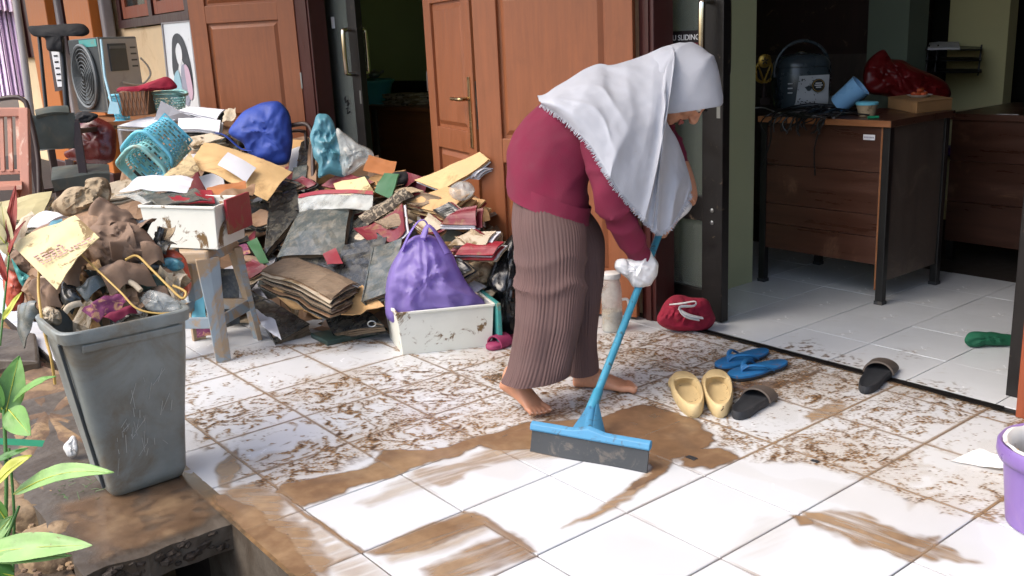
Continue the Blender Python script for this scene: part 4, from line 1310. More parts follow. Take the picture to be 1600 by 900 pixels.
for i, (au, av, ad, bu, bv, bd) in enumerate(rows):
    t = i / (len(rows) - 1)
    a, c = at(au, av, ad), at(bu, bv, bd)
    bulge = interp_(t, [0, .1, .3, .45, .6, .72, .85, 1], [.20, .22, .22, .20, .10, .05, .05, .03]) * min(1, (a - c).length / .16)
    mid = a.lerp(c, .36) - VH * bulge + UP * .012 * (1 - t)
    row = []
    # far half
    fa_ = at(bu - 6, bv - 12, 3.40 + (bd - 2.975) * .2)
    ml = a.lerp(fa_, .4) + VH * .06 + UP * .02
    for j in range(14):
        s = 1 - j / 14
        row.append(a * (1 - s) ** 2 + ml * 2 * s * (1 - s) + fa_ * s * s)
    for j in range(NS + 1):
        s = j / NS
        p = a * (1 - s) ** 2 + mid * 2 * s * (1 - s) + c * s * s
        wv = nz((t * 5, s * 1.4, 0), 1.0, 4)
        ridge = lambda x: (1 - abs(math.sin(x))) ** 1.6            # narrow crests with flat troughs
        fold = .011 * ridge(t * 17 + 1.1 * s + 1.5 * wv) * (s ** .6) * (.25 + max(0, nz((t * 5, s * .8, 3), 1.0, 6) + .45))
        fold += .016 * ridge(t * 30 - .6 + .9 * s + .8 * wv) * math.exp(-((t - .60) / .12) ** 2) * min(1, s * 6 + .25) * (1 - .35 * s)
        fold += .012 * ridge(t * 26 + .5 * s) * max(0, (t - .68)) * 3 * s
        fold += .006 * ridge(s * 9 - t * 14 + 2.0 * wv) * math.exp(-((t - .25) / .16) ** 2) * (1 - s) * 1.6
        fold += .003 * nz(p, 14, 9) + .0016 * nz(p, 34, 10)
        fold *= 1.75
        p = p - VH * fold + UP * fold * .25
        row.append(p)
    P.append(row)
    hemc.append(row[-1])
cape.grid(P, .0022)
sc = MB(); sc.add(hood.v, hood.f); sc.add(cape.v, cape.f)
hj = sc.build('headscarf', M['hijab'], person, smooth=True)
fr = MB()
for i in range(len(hemc) - 1):
    for q in range(3):
        p = hemc[i].lerp(hemc[i + 1], q / 3)
        e = (hemc[i + 1] - hemc[i]).normalized()
        o = e.cross(VH).normalized()
        if o.z > 0: o = -o
        o = (o + e * random.uniform(-.6, .6)).normalized()
        fr.tube([p - o * .002, p + o * random.uniform(.008, .016) - VH * random.uniform(-.003, .004)], [.0017, .001], n=4)
kind(fr.build('fringe', M['hijab'], hj), 'stuff')

# plastic bags worn on the hands
gl = pillow([(966, 412), (978, 405), (1000, 402), (1016, 396), (1026, 408), (1027, 425), (1018, 445), (1003, 450), (990, 448), (982, 436), (970, 427), (963, 420)], 3.165, .052, .055, amp=.006, freq=34, seed=4)
g2 = pillow([(962, 408), (975, 404), (984, 416), (980, 430), (968, 426), (960, 418)], 3.12, .016, .014, n=24, rings=6, amp=.004, freq=50, seed=9)
gl.add(g2.v, g2.f)
gl.build('glove', M['glove'], person, smooth=True)
gf = pillow([(1030, 332), (1050, 318), (1072, 312), (1082, 322), (1070, 338), (1048, 350), (1034, 346)], 3.31, .035, .035, n=30, rings=7, amp=.005, freq=34, seed=12)
gf.build('glove', M['glove'], person, smooth=True)

# ================================================================== SQUEEGEE
sq = thing('squeegee', 'blue floor squeegee with black rubber blade pushing mud over the tiles', 'squeegee', gr(920, 690))
b = MB()
b.tube([PA + pdir * .03, PA + pdir * ((PB - PA).length * 1.42)], .0122, n=18)
b.tube([PA + pdir * .03, PA + pdir * .05, PA + pdir * .11, PA + pdir * .115], [.0175, .0175, .0155, .013], n=18)
b.build('handle', M['blue_plastic'], sq, smooth=True, bevel=0)
gL, gR = gr(829, 705), gr(1011, 739)
hx_ = (gR - gL).normalized()
hn = Vector((-hx_.y, hx_.x, 0))                       # away from viewer
tilt = (UP * .97 + hn * .24).normalized()
hgt = .094
def hp4(s0, s1, z0, z1, y0, y1):
    c = gL
    return [c + hx_ * s + tilt * z + hn * y for z in (z0, z1) for s, y in ((s0, y0), (s1, y0), (s1, y1), (s0, y1))]
Lw = (gR - gL).length
b = MB()
PP = []
for i in range(9):
    z = .080 * i / 8
    PP.append([gL + hx_ * (Lw * j / 30) + tilt * (z + .0005) + hn * (-.004 * (1 - i / 8) ** 2 - .003 * math.sin(j * .21) * (1 - i / 8)) for j in range(31)])
b.grid(PP, .005)
b.build('blade', M['rubber'], sq, smooth=False)
b = MB()
prof = [(-.006, .064), (-.009, .070), (-.008, .084), (.004, .090), (.013, .085), (.013, .070), (.008, .064)]
rings = []
for k in range(25):
    s = -.004 + (Lw + .008) * k / 24
    m_ = abs(k / 24 - .5) * 2
    hump = .012 * max(0, 1 - m_ / .28)
    rings.append([gL + hx_ * s + hn * y + tilt * (z + (hump if z > .08 else 0)) for y, z in prof])
b.loft(rings)
b.build('head', M['blue_head'], sq, bevel=.002)
b = MB()
mid = gL + hx_ * (Lw * .49) + tilt * .088 + hn * .003
for s in (-1, 1):
    b.hexa([mid + hx_ * (s * .05) - hn * .006, mid + hx_ * (s * .012) - hn * .006, mid + hx_ * (s * .012) + hn * .006, mid + hx_ * (s * .05) + hn * .006,
            PA + pdir * .02 + hx_ * (s * .013) - hn * .006, PA + pdir * .07 + hx_ * (s * .010) - hn * .006, PA + pdir * .07 + hx_ * (s * .010) + hn * .006, PA + pdir * .02 + hx_ * (s * .016) + hn * .006])
b.tube([mid - tilt * .01, PA + pdir * .035, PA + pdir * .06], [.017, .017, .016], n=14)
b.build('socket', M['blue_head'], sq, smooth=True)

# ================================================================== SHOES, BUCKET, SMALL THINGS ON THE FLOOR
def frame_on_floor(px_toe, px_heel, z=0.0):
    a, b = gr(*px_toe, z), gr(*px_heel, z)
    d = (a - b)
    return b, d.normalized(), d.length
def sole_ring(b0, x, y, L, W, z, k=36, grow=0.0, waist=.82, skew=0.0):
    out = []
    for i in range(k):
        t = 2 * math.pi * i / k
        c, s_ = math.cos(t), math.sin(t)
        a = .5 + .5 * c
        w_ = W / 2 * ((abs(s_) ** .8) * (1 if s_ > 0 else -1))
        w_ *= (1 - .12 * c * -1) * (.86 + .14 * a) * (1 - (1 - waist) * math.exp(-((a - .42) / .18) ** 2) * (1 if s_ * skew >= 0 else .3))
        out.append(b0 + x * (L * a + grow * c) + y * (w_ + grow * s_) + UP * z)
    return out

def clog(toe, heel, W, label, flip=1):
    b0, x, L = frame_on_floor(toe, heel)
    y = UP.cross(x)
    t = thing('clog', label, 'clog', b0 + x * L / 2, 'cream clogs by the puddle')
    ring = lambda a, z, w, l0, l1: [b0 + x * (L * (l0 + (l1 - l0) * (.5 + .5 * math.cos(q)))) + y * (w * W / 2 * (abs(math.sin(q)) ** .85) * (1 if math.sin(q) > 0 else -1) * (.9 + .12 * math.cos(q))) + UP * z for q in [2 * math.pi * k / 40 for k in range(40)]]
    b = MB()
    # outer shell rising, open mouth, inner foot bed
    b.loft([ring(0, 0, .90, .02, .98), ring(0, .010, 1.0, 0, 1), ring(0, .028, 1.03, -.005, 1.005), ring(0, .040, 1.0, .0, .99), ring(0, .046, .93, .02, .96), ring(0, .046, .84, .05, .84), ring(0, .038, .78, .07, .80), ring(0, .020, .72, .09, .82), ring(0, .015, .5, .2, .8), ring(0, .014, .1, .4, .6)])
    cap = []
    for i in range(9):
        a = i / 8
        l = .72 + .26 * a
        h = .050 * (1 - .12 * a - .5 * max(0, a - .6) ** 1.5 * 4)
        w = .96 * (1 - .5 * max(0, a - .35) ** 2 * 2)
        cap.append([b0 + x * (L * l) + y * (W / 2 * w * math.cos(q)) + UP * (.018 + (h - .014) * math.sin(q)) for q in [math.pi * k / 14 for k in range(15)]])
    b.grid(cap, .005)
    b.build('shell', M['cream_foam'], t, smooth=True)
    return t
clog((1064, 597), (1086, 655), .108, 'cream foam clog nearest the mud puddle, left of its twin')
clog((1118, 594), (1126, 655), .106, 'cream foam clog touching the black sandal')

def slide(toe, heel, W, label):
    b0, x, L = frame_on_floor(toe, heel)
    y = UP.cross(x)
    t = thing('sandal', label, 'sandal', b0 + x * L / 2, 'black slip-on sandals')
    b = MB()
    b.loft([sole_ring(b0, x, y, L, W, z, grow=g_) for z, g_ in ((0.0, -.004), (.006, 0), (.02, 0), (.028, -.002), (.0285, -.006), (.024, -.012), (.023, -.03))])
    b.build('sole', M['slide_black'], t, smooth=True)
    P = []
    for i in range(7):
        l = .64 + .27 * i / 6
        P.append([b0 + x * (L * l) + y * ((W / 2 + .003) * math.cos(q)) + UP * (.012 + (.044 - .012 * i / 6) * math.sin(q)) for q in [math.pi * k / 16 for k in range(17)]])
    b = MB(); b.grid(P, .006)
    b.build('strap', M['slide_strap'], t, smooth=True)
    return t
slide((1196, 618), (1150, 657), .097, 'black slip-on sandal standing beside the cream clogs')
slide((1383, 574), (1350, 617), .097, 'single black slip-on sandal lying on the door threshold')

def flip(toe, heel, W, label, z0, yaw=0):
    b0, x, L = frame_on_floor(toe, heel)
    y = UP.cross(x)
    b0 = b0 + UP * z0
    t = thing('flip_flop', label, 'flip-flop', b0 + x * L / 2, 'blue flip-flops by the threshold')
    b = MB()
    b.loft([sole_ring(b0, x, y, L, W, z, grow=g_) for z, g_ in ((0.0, -.003), (.004, 0), (.011, 0))])
    b.build('sole', M['flip_sole'], t, smooth=True)
    b = MB()
    b.loft([sole_ring(b0, x, y, L, W, z, grow=g_) for z, g_ in ((.0112, -.0005), (.019, 0), (.021, -.003))])
    b.build('footbed', M['flip_blue'], t, smooth=True)
    b = MB()
    toep = b0 + x * (L * .80) + UP * .02
    for s in (-1, 1):
        b.tube([toep + UP * .006, b0 + x * (L * .72) + y * (s * W * .16) + UP * .042, b0 + x * (L * .55) + y * (s * W * .42) + UP * .038, b0 + x * (L * .40) + y * (s * W * .46) + UP * .016], [.004, .008, .009, .006], n=8, squash=.55, smoothpath=5)
    b.tube([toep, toep + UP * .012, b0 + x * (L * .72) + UP * .04], [.004, .005, .006], n=7)
    b.build('strap', M['flip_blue'], t, smooth=True)
    return t
flip((1122, 580), (1198, 553), .102, 'blue flip-flop nearer the headscarf, strap side up', .002)
flip((1141, 596), (1228, 572), .102, 'blue flip-flop in front of its pair, nearer the sandal', .004)

# purple bucket, right edge
bc = gr(1648, 820)
t = thing('bucket', 'purple plastic bucket at the right edge with a mop head inside', 'bucket', bc)
b = MB()
b.lathe([(.02, .012), (.104, .012), (.116, .19), (.124, .205), (.132, .207), (.137, .2), (.138, .18), (.133, .165), (.122, .16), (.106, .004), (.098, 0), (.02, 0)], bc, n=56)
b.build('pail', M['purple_plastic'], t, smooth=True)
b = MB(); b.lathe([(.126, .2065), (.117, .2085), (.108, .196), (.105, .17), (.108, .12)], bc, n=48, caps=(False, False)); b.jitter(.004, 40, 3)
b.build('lining', M['white_plastic'], t, smooth=True)
b = MB()
for k in range(26):
    a = k * 2.4
    r = .02 + .055 * (k / 26)
    p = bc + Vector((r * math.cos(a), r * math.sin(a), .05))
    b.tube([p, p + Vector((.01 * math.cos(a), .01 * math.sin(a), .07)), p + Vector((.025 * math.cos(a * 1.3), .025 * math.sin(a), .12 + .03 * random.random()))], [.009, .011, .007], n=6, smoothpath=3)
solo(b, 'mop_head', M['rag'], 'grey mop strands standing in the purple bucket', 'mop', smooth=True)
# white cloth by bucket
m_ = sheet([gr(1484, 722), gr(1530, 702, .03), gr(1590, 716, .05), gr(1580, 738, .004)], 14, 10, .007, 18, 5, thick=.002)
for i, p in enumerate(m_.v):
    if p.z < .004: m_.v[i].z = .004 + .3 * abs(p.z) * .1
solo(m_, 'white_cloth', M['white_plastic'], 'white crumpled cloth on the tiles beside the purple bucket', 'cloth', smooth=True)
# green cloth inside the doorway
k = pillow([(1507, 528), (1516, 519), (1540, 518), (1575, 522), (1592, 527), (1588, 541), (1550, 540), (1520, 543), (1509, 537)], gd(1540, 541) - .01, .028, .03, n=40, rings=8, amp=.007, freq=26, seed=3, zmin=.002)
solo(k, 'green_cloth', M['green_cloth'], 'dark green cloth lying on the indoor tiles by the right door post', 'cloth', smooth=True)
# red cloth bag at the glass door
k = pillow([(1027, 500), (1032, 480), (1045, 468), (1062, 461), (1085, 464), (1104, 468), (1114, 484), (1119, 500), (1105, 512), (1075, 519), (1045, 515)], gd(1072, 517) - .01, .06, .06, n=64, rings=14, amp=.014, freq=15, seed=6, zmin=.002)
t = thing('cloth_bundle', 'red cloth bundle with white ties lying against the glass door post', 'cloth bundle', base_of(k))
k.build('cloth', M['red_cloth'], t, smooth=True)
b = MB()
dd = gd(1072, 517)
b.tube([at(1046, 476, dd - .083), at(1065, 474, dd - .095), at(1086, 471, dd - .088), at(1084, 478, dd - .098), at(1062, 480, dd - .102), at(1070, 494, dd - .105), at(1092, 500, dd - .09)], [.006, .009, .007, .006, .009, .012, .009], n=8, squash=.4, smoothpath=5)
b.tube([at(1060, 482, dd - .10), at(1075, 492, dd - .105), at(1098, 497, dd - .085)], [.008, .013, .008], n=8, squash=.4, smoothpath=5)
b.build('tie', M['white_plastic'], t, smooth=True)
# plastic jug behind the pole
jc = gr(957, 516)
t = thing('jug', 'clear muddy plastic jug standing against the wooden door behind the legs', 'jug', jc)
b = MB(); b.lathe([(.03, .003), (.042, .003), (.044, .02), (.042, .16), (.037, .20), (.034, .215), (.034, .222), (.036, .225)], jc, n=24, caps=(True, False)); b.build('jar', M['clear_film'], t, smooth=True)
b = MB(); b.lathe([(.036, .222), (.038, .224), (.038, .243), (.034, .246), (.005, .247)], jc, n=24); b.build('lid', M['white_plastic'], t, smooth=True)
b = MB(); b.lathe([(.03, .005), (.040, .006), (.040, .085), (.01, .086)], jc, n=24); b.build('dirty_water', M['rag'], t, smooth=True)
b = MB(); b.tube([jc + RH * .042 + UP * .13, jc + RH * .066 + UP * .125, jc + RH * .066 + UP * .07, jc + RH * .042 + UP * .055], .006, n=8, smoothpath=4); b.build('handle', M['white_plastic'], t, smooth=True)
# pink slipper
b0, x, L = frame_on_floor((782, 541), (816, 528))
y = UP.cross(x)
t = thing('slipper', 'rose pink slipper half hidden behind the brown trousers', 'slipper', b0 + x * L / 2)
b = MB(); b.loft([sole_ring(b0, x, y, .2, .08, z, grow=g_) for z, g_ in ((0.002, -.003), (.006, 0), (.018, 0), (.022, -.004))]); b.build('sole', M['rose'], t, smooth=True)
P = [[b0 + x * (.2 * (.5 + .32 * i / 5)) + y * (.041 * math.cos(q)) + UP * (.012 + .04 * math.sin(q)) for q in [math.pi * k / 12 for k in range(13)]] for i in range(6)]
b = MB(); b.grid(P, .005); b.build('strap', M['rose'], t, smooth=True)
# small bits of debris lying in the wet mud
for px, m_, lab, r in (((1080, 717), 'ink', 'dark leaf scrap beside the big puddle', .016), ((1273, 722), 'ink', 'small black scrap on the tiles at the edge of the marbled mud', .011), ((978, 808) , 'gravel', None, 0)):
    if not r: continue
    c = gr(*px)
    b = MB(); b.grid([[c + Vector((a * r, q * r * .6, .004 + .003 * nz((a, q, 0), 2, 3))) for a in (-1, -.3, .3, 1)] for q in (-.8, 0, 1)], .0015)
    solo(b, 'leaf_scrap', M['slide_black'], lab, 'scrap')

# ================================================================== RIGHT ROOM
dk = thing('desk', 'brown office desk with black steel legs in the right doorway', 'desk', (.34, 2.93, 0))
X0, X1, Y0, Y1, ZT = .012, .655, 2.69, 3.17, .785
b = MB(); b.bb(X0, X1 + .015, Y0 - .02, Y1 + .02, ZT - .028, ZT); b.build('top', M['desk'], dk, bevel=.003)
b = MB(); b.bb(X0, X1 + .014, Y0 - .0235, Y0 - .0205, ZT - .027, ZT - .001); b.build('front_edge', M['desk_edge'], dk)
zz = [.17, .29, .385, .565, .755]
for a, c in zip(zz[:-1], zz[1:]):
    b = MB(); b.bb(X0 + .005, X1 - .04, Y0 + .002, Y0 + .02, a + .0012, c - .0012); b.build('plank', M['desk'], dk, bevel=.0015)
b = MB(); b.bb(X1 - .039, X1 - .030, Y0, Y0 + .022, .06, .756); b.build('edge_strip', M['desk_edge'], dk)
b = MB(); b.bb(X1 - .018, X1 - .006, Y0 + .03, Y1 - .02, .10, .756); b.build('side_panel', M['desk_side'], dk)
for x in (X0 + .02, X1 - .012):
    for yv in (Y0 + .01, Y1 - .02):
        b = MB(); b.bb(x - .0165, x + .0165, yv - .0165, yv + .0165, .012, .756); l_ = b.build('leg', M['desk_black'], dk, bevel=.002)
        b = MB(); b.bb(x - .019, x + .019, yv - .019, yv + .019, 0.001, .016); b.build('leg_cap', M['rubber'], l_)
b = MB(); b.bb(.535, .588, Y0 - .0012, Y0 + .001, .70, .722); l_ = b.build('name_label', M['label_paper'], dk)
b = MB()
for i in range(7): b.bb(.540 + i * .0065, .5445 + i * .0065, Y0 - .0018, Y0 - .0013, .707, .714)
b.build('lettering', M['pose_grey'], l_)

def on_desk(u, v): return gr(u, v, ZT)
# rice cooker
rc = on_desk(1250, 168)
t = thing('rice_cooker', 'dark blue grey rice cooker with floral silver panel on the desk', 'rice cooker', rc)
t.scale = (1.36, 1.36, 1.36)
K = RH.copy()
Rz = Matrix((RH, VH, UP)).transposed()
b = MB()
def sq_ring(r, z, e=.62, n=40, sx=1.0):
    return [rc + Rz @ Vector((sx * r * (abs(math.cos(q)) ** e) * (1 if math.cos(q) > 0 else -1), r * (abs(math.sin(q)) ** e) * (1 if math.sin(q) > 0 else -1), z)) for q in [2 * math.pi * k / n for k in range(n)]]
b.loft([sq_ring(.07, 0), sq_ring(.086, .004), sq_ring(.095, .05), sq_ring(.097, .11), sq_ring(.09, .145)])
b.build('body', M['cooker'], t, smooth=True)
b = MB(); b.loft([sq_ring(.092, .146), sq_ring(.092, .158), sq_ring(.08, .178), sq_ring(.05, .19), sq_ring(.01, .192)]); l_ = b.build('lid', M['cooker'], t, smooth=True)
b = MB(); b.lathe([(.018, 0), (.02, .006), (.012, .01)], rc + UP * .19, n=16); b.build('steam_vent', M['chrome'], l_, smooth=True)
b = MB()
b.tube([rc + RH * (.099 * math.cos(q)) + UP * (.13 + .105 * math.sin(q)) - VH * .01 for q in [math.pi * k / 18 for k in range(-1, 20)]], .006, n=8)
b.build('carry_handle', M['cooker'], t, smooth=True)
P = []
for i in range(9):
    z = .012 + .105 * i / 8
    P.append([rc + Rz @ Vector((x, -(.0985 + .0015 * math.sin(i)) * (1 - max(0, abs(x) - .04) ** 2 * 30) + (.012 if i == 0 else .004 * (8 - i) / 8), z)) for x in np.linspace(-.035 - .012 * (1 - i / 8), .07, 12)])
b = MB(); b.grid(P, .003); pn = b.build('front_panel', M['cooker_panel'], t, smooth=True)
b = MB()
rn = random.Random(5)
for k in range(34):
    x, z = rn.uniform(-.04, .03), .02 + .09 * rn.random() ** 1.5
    c = rc + Rz @ Vector((x, -.1025, z)); a = rn.uniform(0, 6.3); r = rn.uniform(.0025, .0055)
    ux, uz = RH * math.cos(a) + UP * math.sin(a), -RH * math.sin(a) + UP * math.cos(a)
    b.add([c + ux * r, c + uz * r * .4, c - ux * r, c - uz * r * .4], [(0, 1, 2, 3)])
kind(b.build('leaf_print', M['ink'], pn), 'stuff')
Ry = Matrix((RH, UP, -VH)).transposed()
b = MB(); b.lathe([(.001, 0), (.023, 0), (.023, .003), (.001, .0035)], rc + Rz @ Vector((.03, -.102, .082)), Ry, n=24); bd = b.build('badge', M['ink'], pn)
b = MB(); b.lathe([(.019, .0036), (.021, .0036), (.021, .0044), (.019, .0044)], rc + Rz @ Vector((.03, -.102, .082)), Ry, n=24, caps=(False, False)); b.bb(0, 0, 0, 0, 0, 0) if 0 else None; b.build('ring', M['gold'], pn)
b = MB()
for i in range(3):
    c = rc + Rz @ Vector((.03, -.1068, .09 - .007 * i)); w_ = (.011, .014, .009)[i]
    b.add([c - RH * w_ - UP * .0018, c + RH * w_ - UP * .0018, c + RH * w_ + UP * .0018, c - RH * w_ + UP * .0018], [(0, 1, 2, 3)])
b.build('badge_print', M['label_paper'], pn)
b = MB()
for i in range(3):
    c = rc + Rz @ Vector((-.066, -.096, .06 + .016 * i)); b.box(c, (.016, .004, .004), Rz)
b.build('buttons', M['cooker_panel'], t)
# trophy
tc_ = gr(1193, 163, ZT)
t = thing('trophy', 'small gold trophy with round medallion behind the rice cooker', 'trophy', tc_)
t.scale = (1.25, 1.25, 1.25)
b = MB(); b.box(tc_ + UP * .014, (.042, .042, .028), Rz); b.build('base', M['dark_wood'], t, bevel=.002)
b = MB(); b.lathe([(.015, .028), (.011, .04), (.014, .06), (.008, .075), (.012, .085), (.004, .09)], tc_, n=14); b.build('stem', M['dark_wood'], t, smooth=True)
b = MB()
for s in (-1, 1):
    b.tube([tc_ + UP * .088, tc_ + RH * (s * .03) + UP * .105, tc_ + RH * (s * .034) + UP * .15, tc_ + RH * (s * .02) + UP * .175], [.006, .007, .006, .004], n=8, smoothpath=5)
    b.tube([tc_ + UP * .09, tc_ + RH * (s * .014) + UP * .13, tc_ + RH * (s * .026) + UP * .16], [.004, .005, .003], n=8, smoothpath=4)
b.build('wreath', M['gold'], t, smooth=True)
b = MB(); b.lathe([(.001, 0), (.026, 0), (.028, .004), (.022, .007), (.001, .008)], tc_ + UP * .178, Ry, n=24); md = b.build('medallion', M['gold'], t, smooth=True)
b = MB()
for k in range(5):
    a = math.pi / 2 + k * 2 * math.pi / 5
    b.box(tc_ + UP * .178 - VH * .0085 + (RH * math.cos(a) + UP * math.sin(a)) * .009, (.005, .002, .012), Rz @ Matrix.Rotation(math.pi / 2 - a, 3, 'Y'))
b.build('star', M['dark_wood'], md)
# blue mug lying tilted
mc = gr(1322, 178, ZT)
ax = (RH * .62 + UP * .62 - VH * .35).normalized()
sx = ax.cross(UP).normalized(); sy = sx.cross(ax)
Mm = Matrix((sx, sy, ax)).transposed()
t = thing('mug', 'light blue plastic beaker tilted among cables on the desk', 'beaker', mc)
t.scale = (1.3, 1.3, 1.3)
b = MB(); b.lathe([(.001, 0), (.030, 0), (.034, .006), (.040, .098), (.042, .1), (.038, .1), (.031, .01), (.001, .008)], mc - ax * .025 + UP * .046 - RH * .012, Mm, n=30); b.build('cup', M['mug_blue'], t, smooth=True)
# tub with lid
uc = gr(1354, 181, ZT)
t = thing('food_tub', 'clear food tub with blue lid at the front of the desk', 'food tub', uc)
t.scale = (1.4, 1.4, 1.4)
b = MB(); b.lathe([(.001, 0), (.024, 0), (.031, .034), (.031, .036)], uc, n=24); b.build('tub', M['rag'], t, smooth=True)
b = MB(); b.lathe([(.033, .034), (.034, .04), (.03, .0435), (.001, .043)], uc, n=24); b.build('lid', M['turq2'], t, smooth=True)
pc_ = gr(1358, 184, ZT) - VH * .045
b = MB(); b.tube([pc_ - RH * .022 + UP * .006, pc_ + RH * .022 + UP * .006], .0055, n=10); solo(b, 'marker_pen', M['green_strip'], 'short green marker in front of the food tub', 'marker')
# cardboard box and snack plate
cb = gr(1436, 176, ZT)
x_ = (gr(1487, 170, ZT) - gr(1432, 177, ZT)).normalized(); y_ = UP.cross(x_)
bx_ = thing('cardboard_box', 'flat brown cardboard box under a plate of fried snacks', 'box', cb)
Mb = Matrix((x_, y_, UP)).transposed()
c0 = gr(1433, 177.5, ZT)
b = MB()
A_ = gr(1387, 168.5, ZT); B_ = gr(1432, 177.5, ZT); C_ = gr(1487, 171, ZT); D_ = A_ + (C_ - B_)
b.hexa([A_, B_, C_, D_] + [p + UP * .046 for p in (A_, B_, C_, D_)]); b.build('carton', M['card'], bx_, bevel=.002)
b = MB(); ce = (A_ + C_) / 2 + UP * .0475
b.hexa([ce + (p - (A_ + C_) / 2) * 1.02 + UP * z for z in (0, .003) for p in (A_, B_, C_, D_)]); b.build('flap', M['card'], bx_)
pl = (A_ * .5 + C_ * .5) + UP * .051
b = MB(); b.lathe([(.001, .0), (.025, 0), (.04, .008), (.041, .009), (.026, .003), (.001, .002)], pl, n=24)
sp = thing('snack_plate', 'small plate of fried snacks on the cardboard box', 'plate', pl)
sp.scale = (1.35, 1.35, 1.35)
b.build('plate', M['white_plastic'], sp, smooth=True)
rn = random.Random(2)
for k in range(8):
    b = MB(); a = k * 2.4; r = .022 * (k / 7) ** .5 if k < 7 else 0
    b.ell(pl + Vector((r * math.cos(a), r * math.sin(a), .011 + (.012 if k > 5 else 0))), (.013, .009, .007), Matrix.Rotation(a, 3, 'Z'), 8, 6); b.jitter(.003, 90, k)
    b.build('fritter', M['snack'], sp, smooth=True)
# red bag heap
k = pillow([(1350, 112), (1360, 92), (1380, 76), (1392, 92), (1412, 96), (1440, 108), (1470, 125), (1488, 148), (1470, 160), (1420, 160), (1380, 152), (1352, 140)], 4.75, .08, .09, n=80, rings=16, amp=.028, freq=9, seed=8)
solo(k, 'red_bag', M['red_film'], 'crumpled red plastic bag heaped behind the cardboard box', 'plastic bag', smooth=True)
# cable bundle hanging over the desk edge
cbk = thing('cable_bundle', 'tangle of black cables hanging over the front edge of the desk', 'cables', gr(1270, 185, ZT))
rn = random.Random(11)
for k in range(26):
    u0, v0 = 1320 + rn.uniform(-30, 40), 172 + rn.uniform(-6, 8)
    u1 = 1215 + rn.uniform(-25, 70)
    p0 = gr(u0, v0, ZT + .008); p1 = gr((u0 + u1) / 2, 170 + rn.uniform(-8, 14), ZT + .012 + .03 * rn.random()); p2 = wy(u1 + 12, 190, 2.664); p2.z = ZT + .006 + .01 * rn.random()
    ln = rn.uniform(.03, .09) if k > 1 else .26
    p3 = p2 + Vector((-.02 + rn.uniform(-.03, .02), -.012, -ln * .5)); p4 = p2 + Vector((-.035 + rn.uniform(-.04, .03), -.006, -ln))
    b = MB(); b.tube([p0, p1, p2, p3, p4], .0034, n=6, smoothpath=6); b.build('cable', M['cable'], cbk, smooth=True)
b = MB(); b.tube([gr(1160, 172, ZT + .004), gr(1190, 168, ZT + .005), gr(1215, 176, ZT + .005), gr(1240, 178, ZT + .01)], .003, n=6, smoothpath=6); solo(b, 'white_cable', M['white_cable'], 'white cable lying on the desk before the trophy', 'cable', smooth=True)
b = MB(); b.tube([gr(1288, 176, ZT + .01), gr(1296, 170, ZT + .028), gr(1306, 174, ZT + .012)], .003, n=6, smoothpath=6); solo(b, 'white_hook', M['white_cable'], 'small white wire loop beside the blue beaker', 'wire', smooth=True)
b = MB(); c = gr(1300, 168, ZT); b.hexa([c + RH * x + VH * y + UP * z for z, o in ((0, 0), (.055, .01)) for x, y in ((-.02, 0), (.025, 0), (.03, .02), (-.015, .02))]); solo(b, 'grey_case', M['ac_grey'], 'grey boxy case between the rice cooker and the blue beaker', 'case', bevel=.003)

# second desk, tray rack, purple chair, cabinet
d2_ = thing('desk', 'second dark brown desk further back in the right room', 'desk', (.8, 4.1, 0))
q0 = wy(1489, 160, 3.62)
b = MB(); b.bb(q0.x - .02, 2.2, 3.6, 4.3, .70, .73); b.build('top', M['desk'], d2_, bevel=.003)
for a, c in ((.1, .3), (.302, .5), (.502, .698)):
    b = MB(); b.bb(q0.x, 2.18, 3.625, 3.645, a, c); b.build('plank', M['desk'], d2_, bevel=.0015)
for x in (q0.x + .02, 2.15):
    for y in (3.66, 4.27):
        b = MB(); b.bb(x - .018, x + .018, y - .018, y + .018, 0, .699); b.build('leg', M['desk_black'], d2_)
a, c = wy(1557, 178, 3.62), wy(1590, 189, 3.62)
b = MB(); b.bb(a.x, c.x, 3.622, 3.6245, c.z, a.z); b.build('name_label', M['label_paper'], d2_)
t = thing('tray_rack', 'black wire letter tray stack with papers on the second desk', 'letter tray', at(1490, 125, 5.3))
rc_ = lambda u, v, d: at(u, v, d)
for i, v in enumerate((75, 92, 110)):
    b = MB(); b.grid([[rc_(u, v + dv, d) for u in (1446, 1490, 1534)] for d, dv in ((5.15, 2), (5.45, -3))], .006); b.build('tray', M['desk_black'], t)
for u in (1448, 1462, 1530):
    b = MB(); b.tube([rc_(u - 2, 118, 5.2), rc_(u + 4, 70, 5.2)], .005, n=6); b.build('post', M['desk_black'], t)
m_ = sheet(q4([(1452, 66), (1498, 65), (1500, 74), (1450, 75)], [5.45, 5.45, 5.14, 5.14]), 6, 5, .002, 9, 3, thick=.01); solo(m_, 'paper_stack', M['paper'], 'thin stack of papers on the top tray of the black rack', 'papers')
t = thing('chair', 'purple plastic chair back behind the letter trays', 'chair', at(1515, 100, 5.7))
P = [[at(u, v, 5.75 + .03 * math.cos((u - 1505) * .05)) for u in np.linspace(1482, 1532, 9)] for v in np.linspace(32, 70, 5)]
b = MB(); b.grid(P, .015); b.build('backrest', M['purple_dark'], t, smooth=True, bevel=.004)
for u in (1488, 1526):
    b = MB(); b.tube([at(u, 66, 5.77), at(u + 2, 160, 5.77)], .012, n=8); b.build('post', M['desk_black'], t)
b = MB(); p = at(1508, 140, 5.6); b.box((p.x, p.y, .42), (.42, .42, .05)); b.build('seat', M['purple_dark'], t, bevel=.01)
t = thing('cabinet', 'dark cabinet in shadow behind the rice cooker', 'cabinet', (-.45, 4.4, 0))
b = MB(); b.bb(-1.44, -.30, 4.2, 4.75, 0, 2.1); b.build('carcass', M['dark_wood'], t)
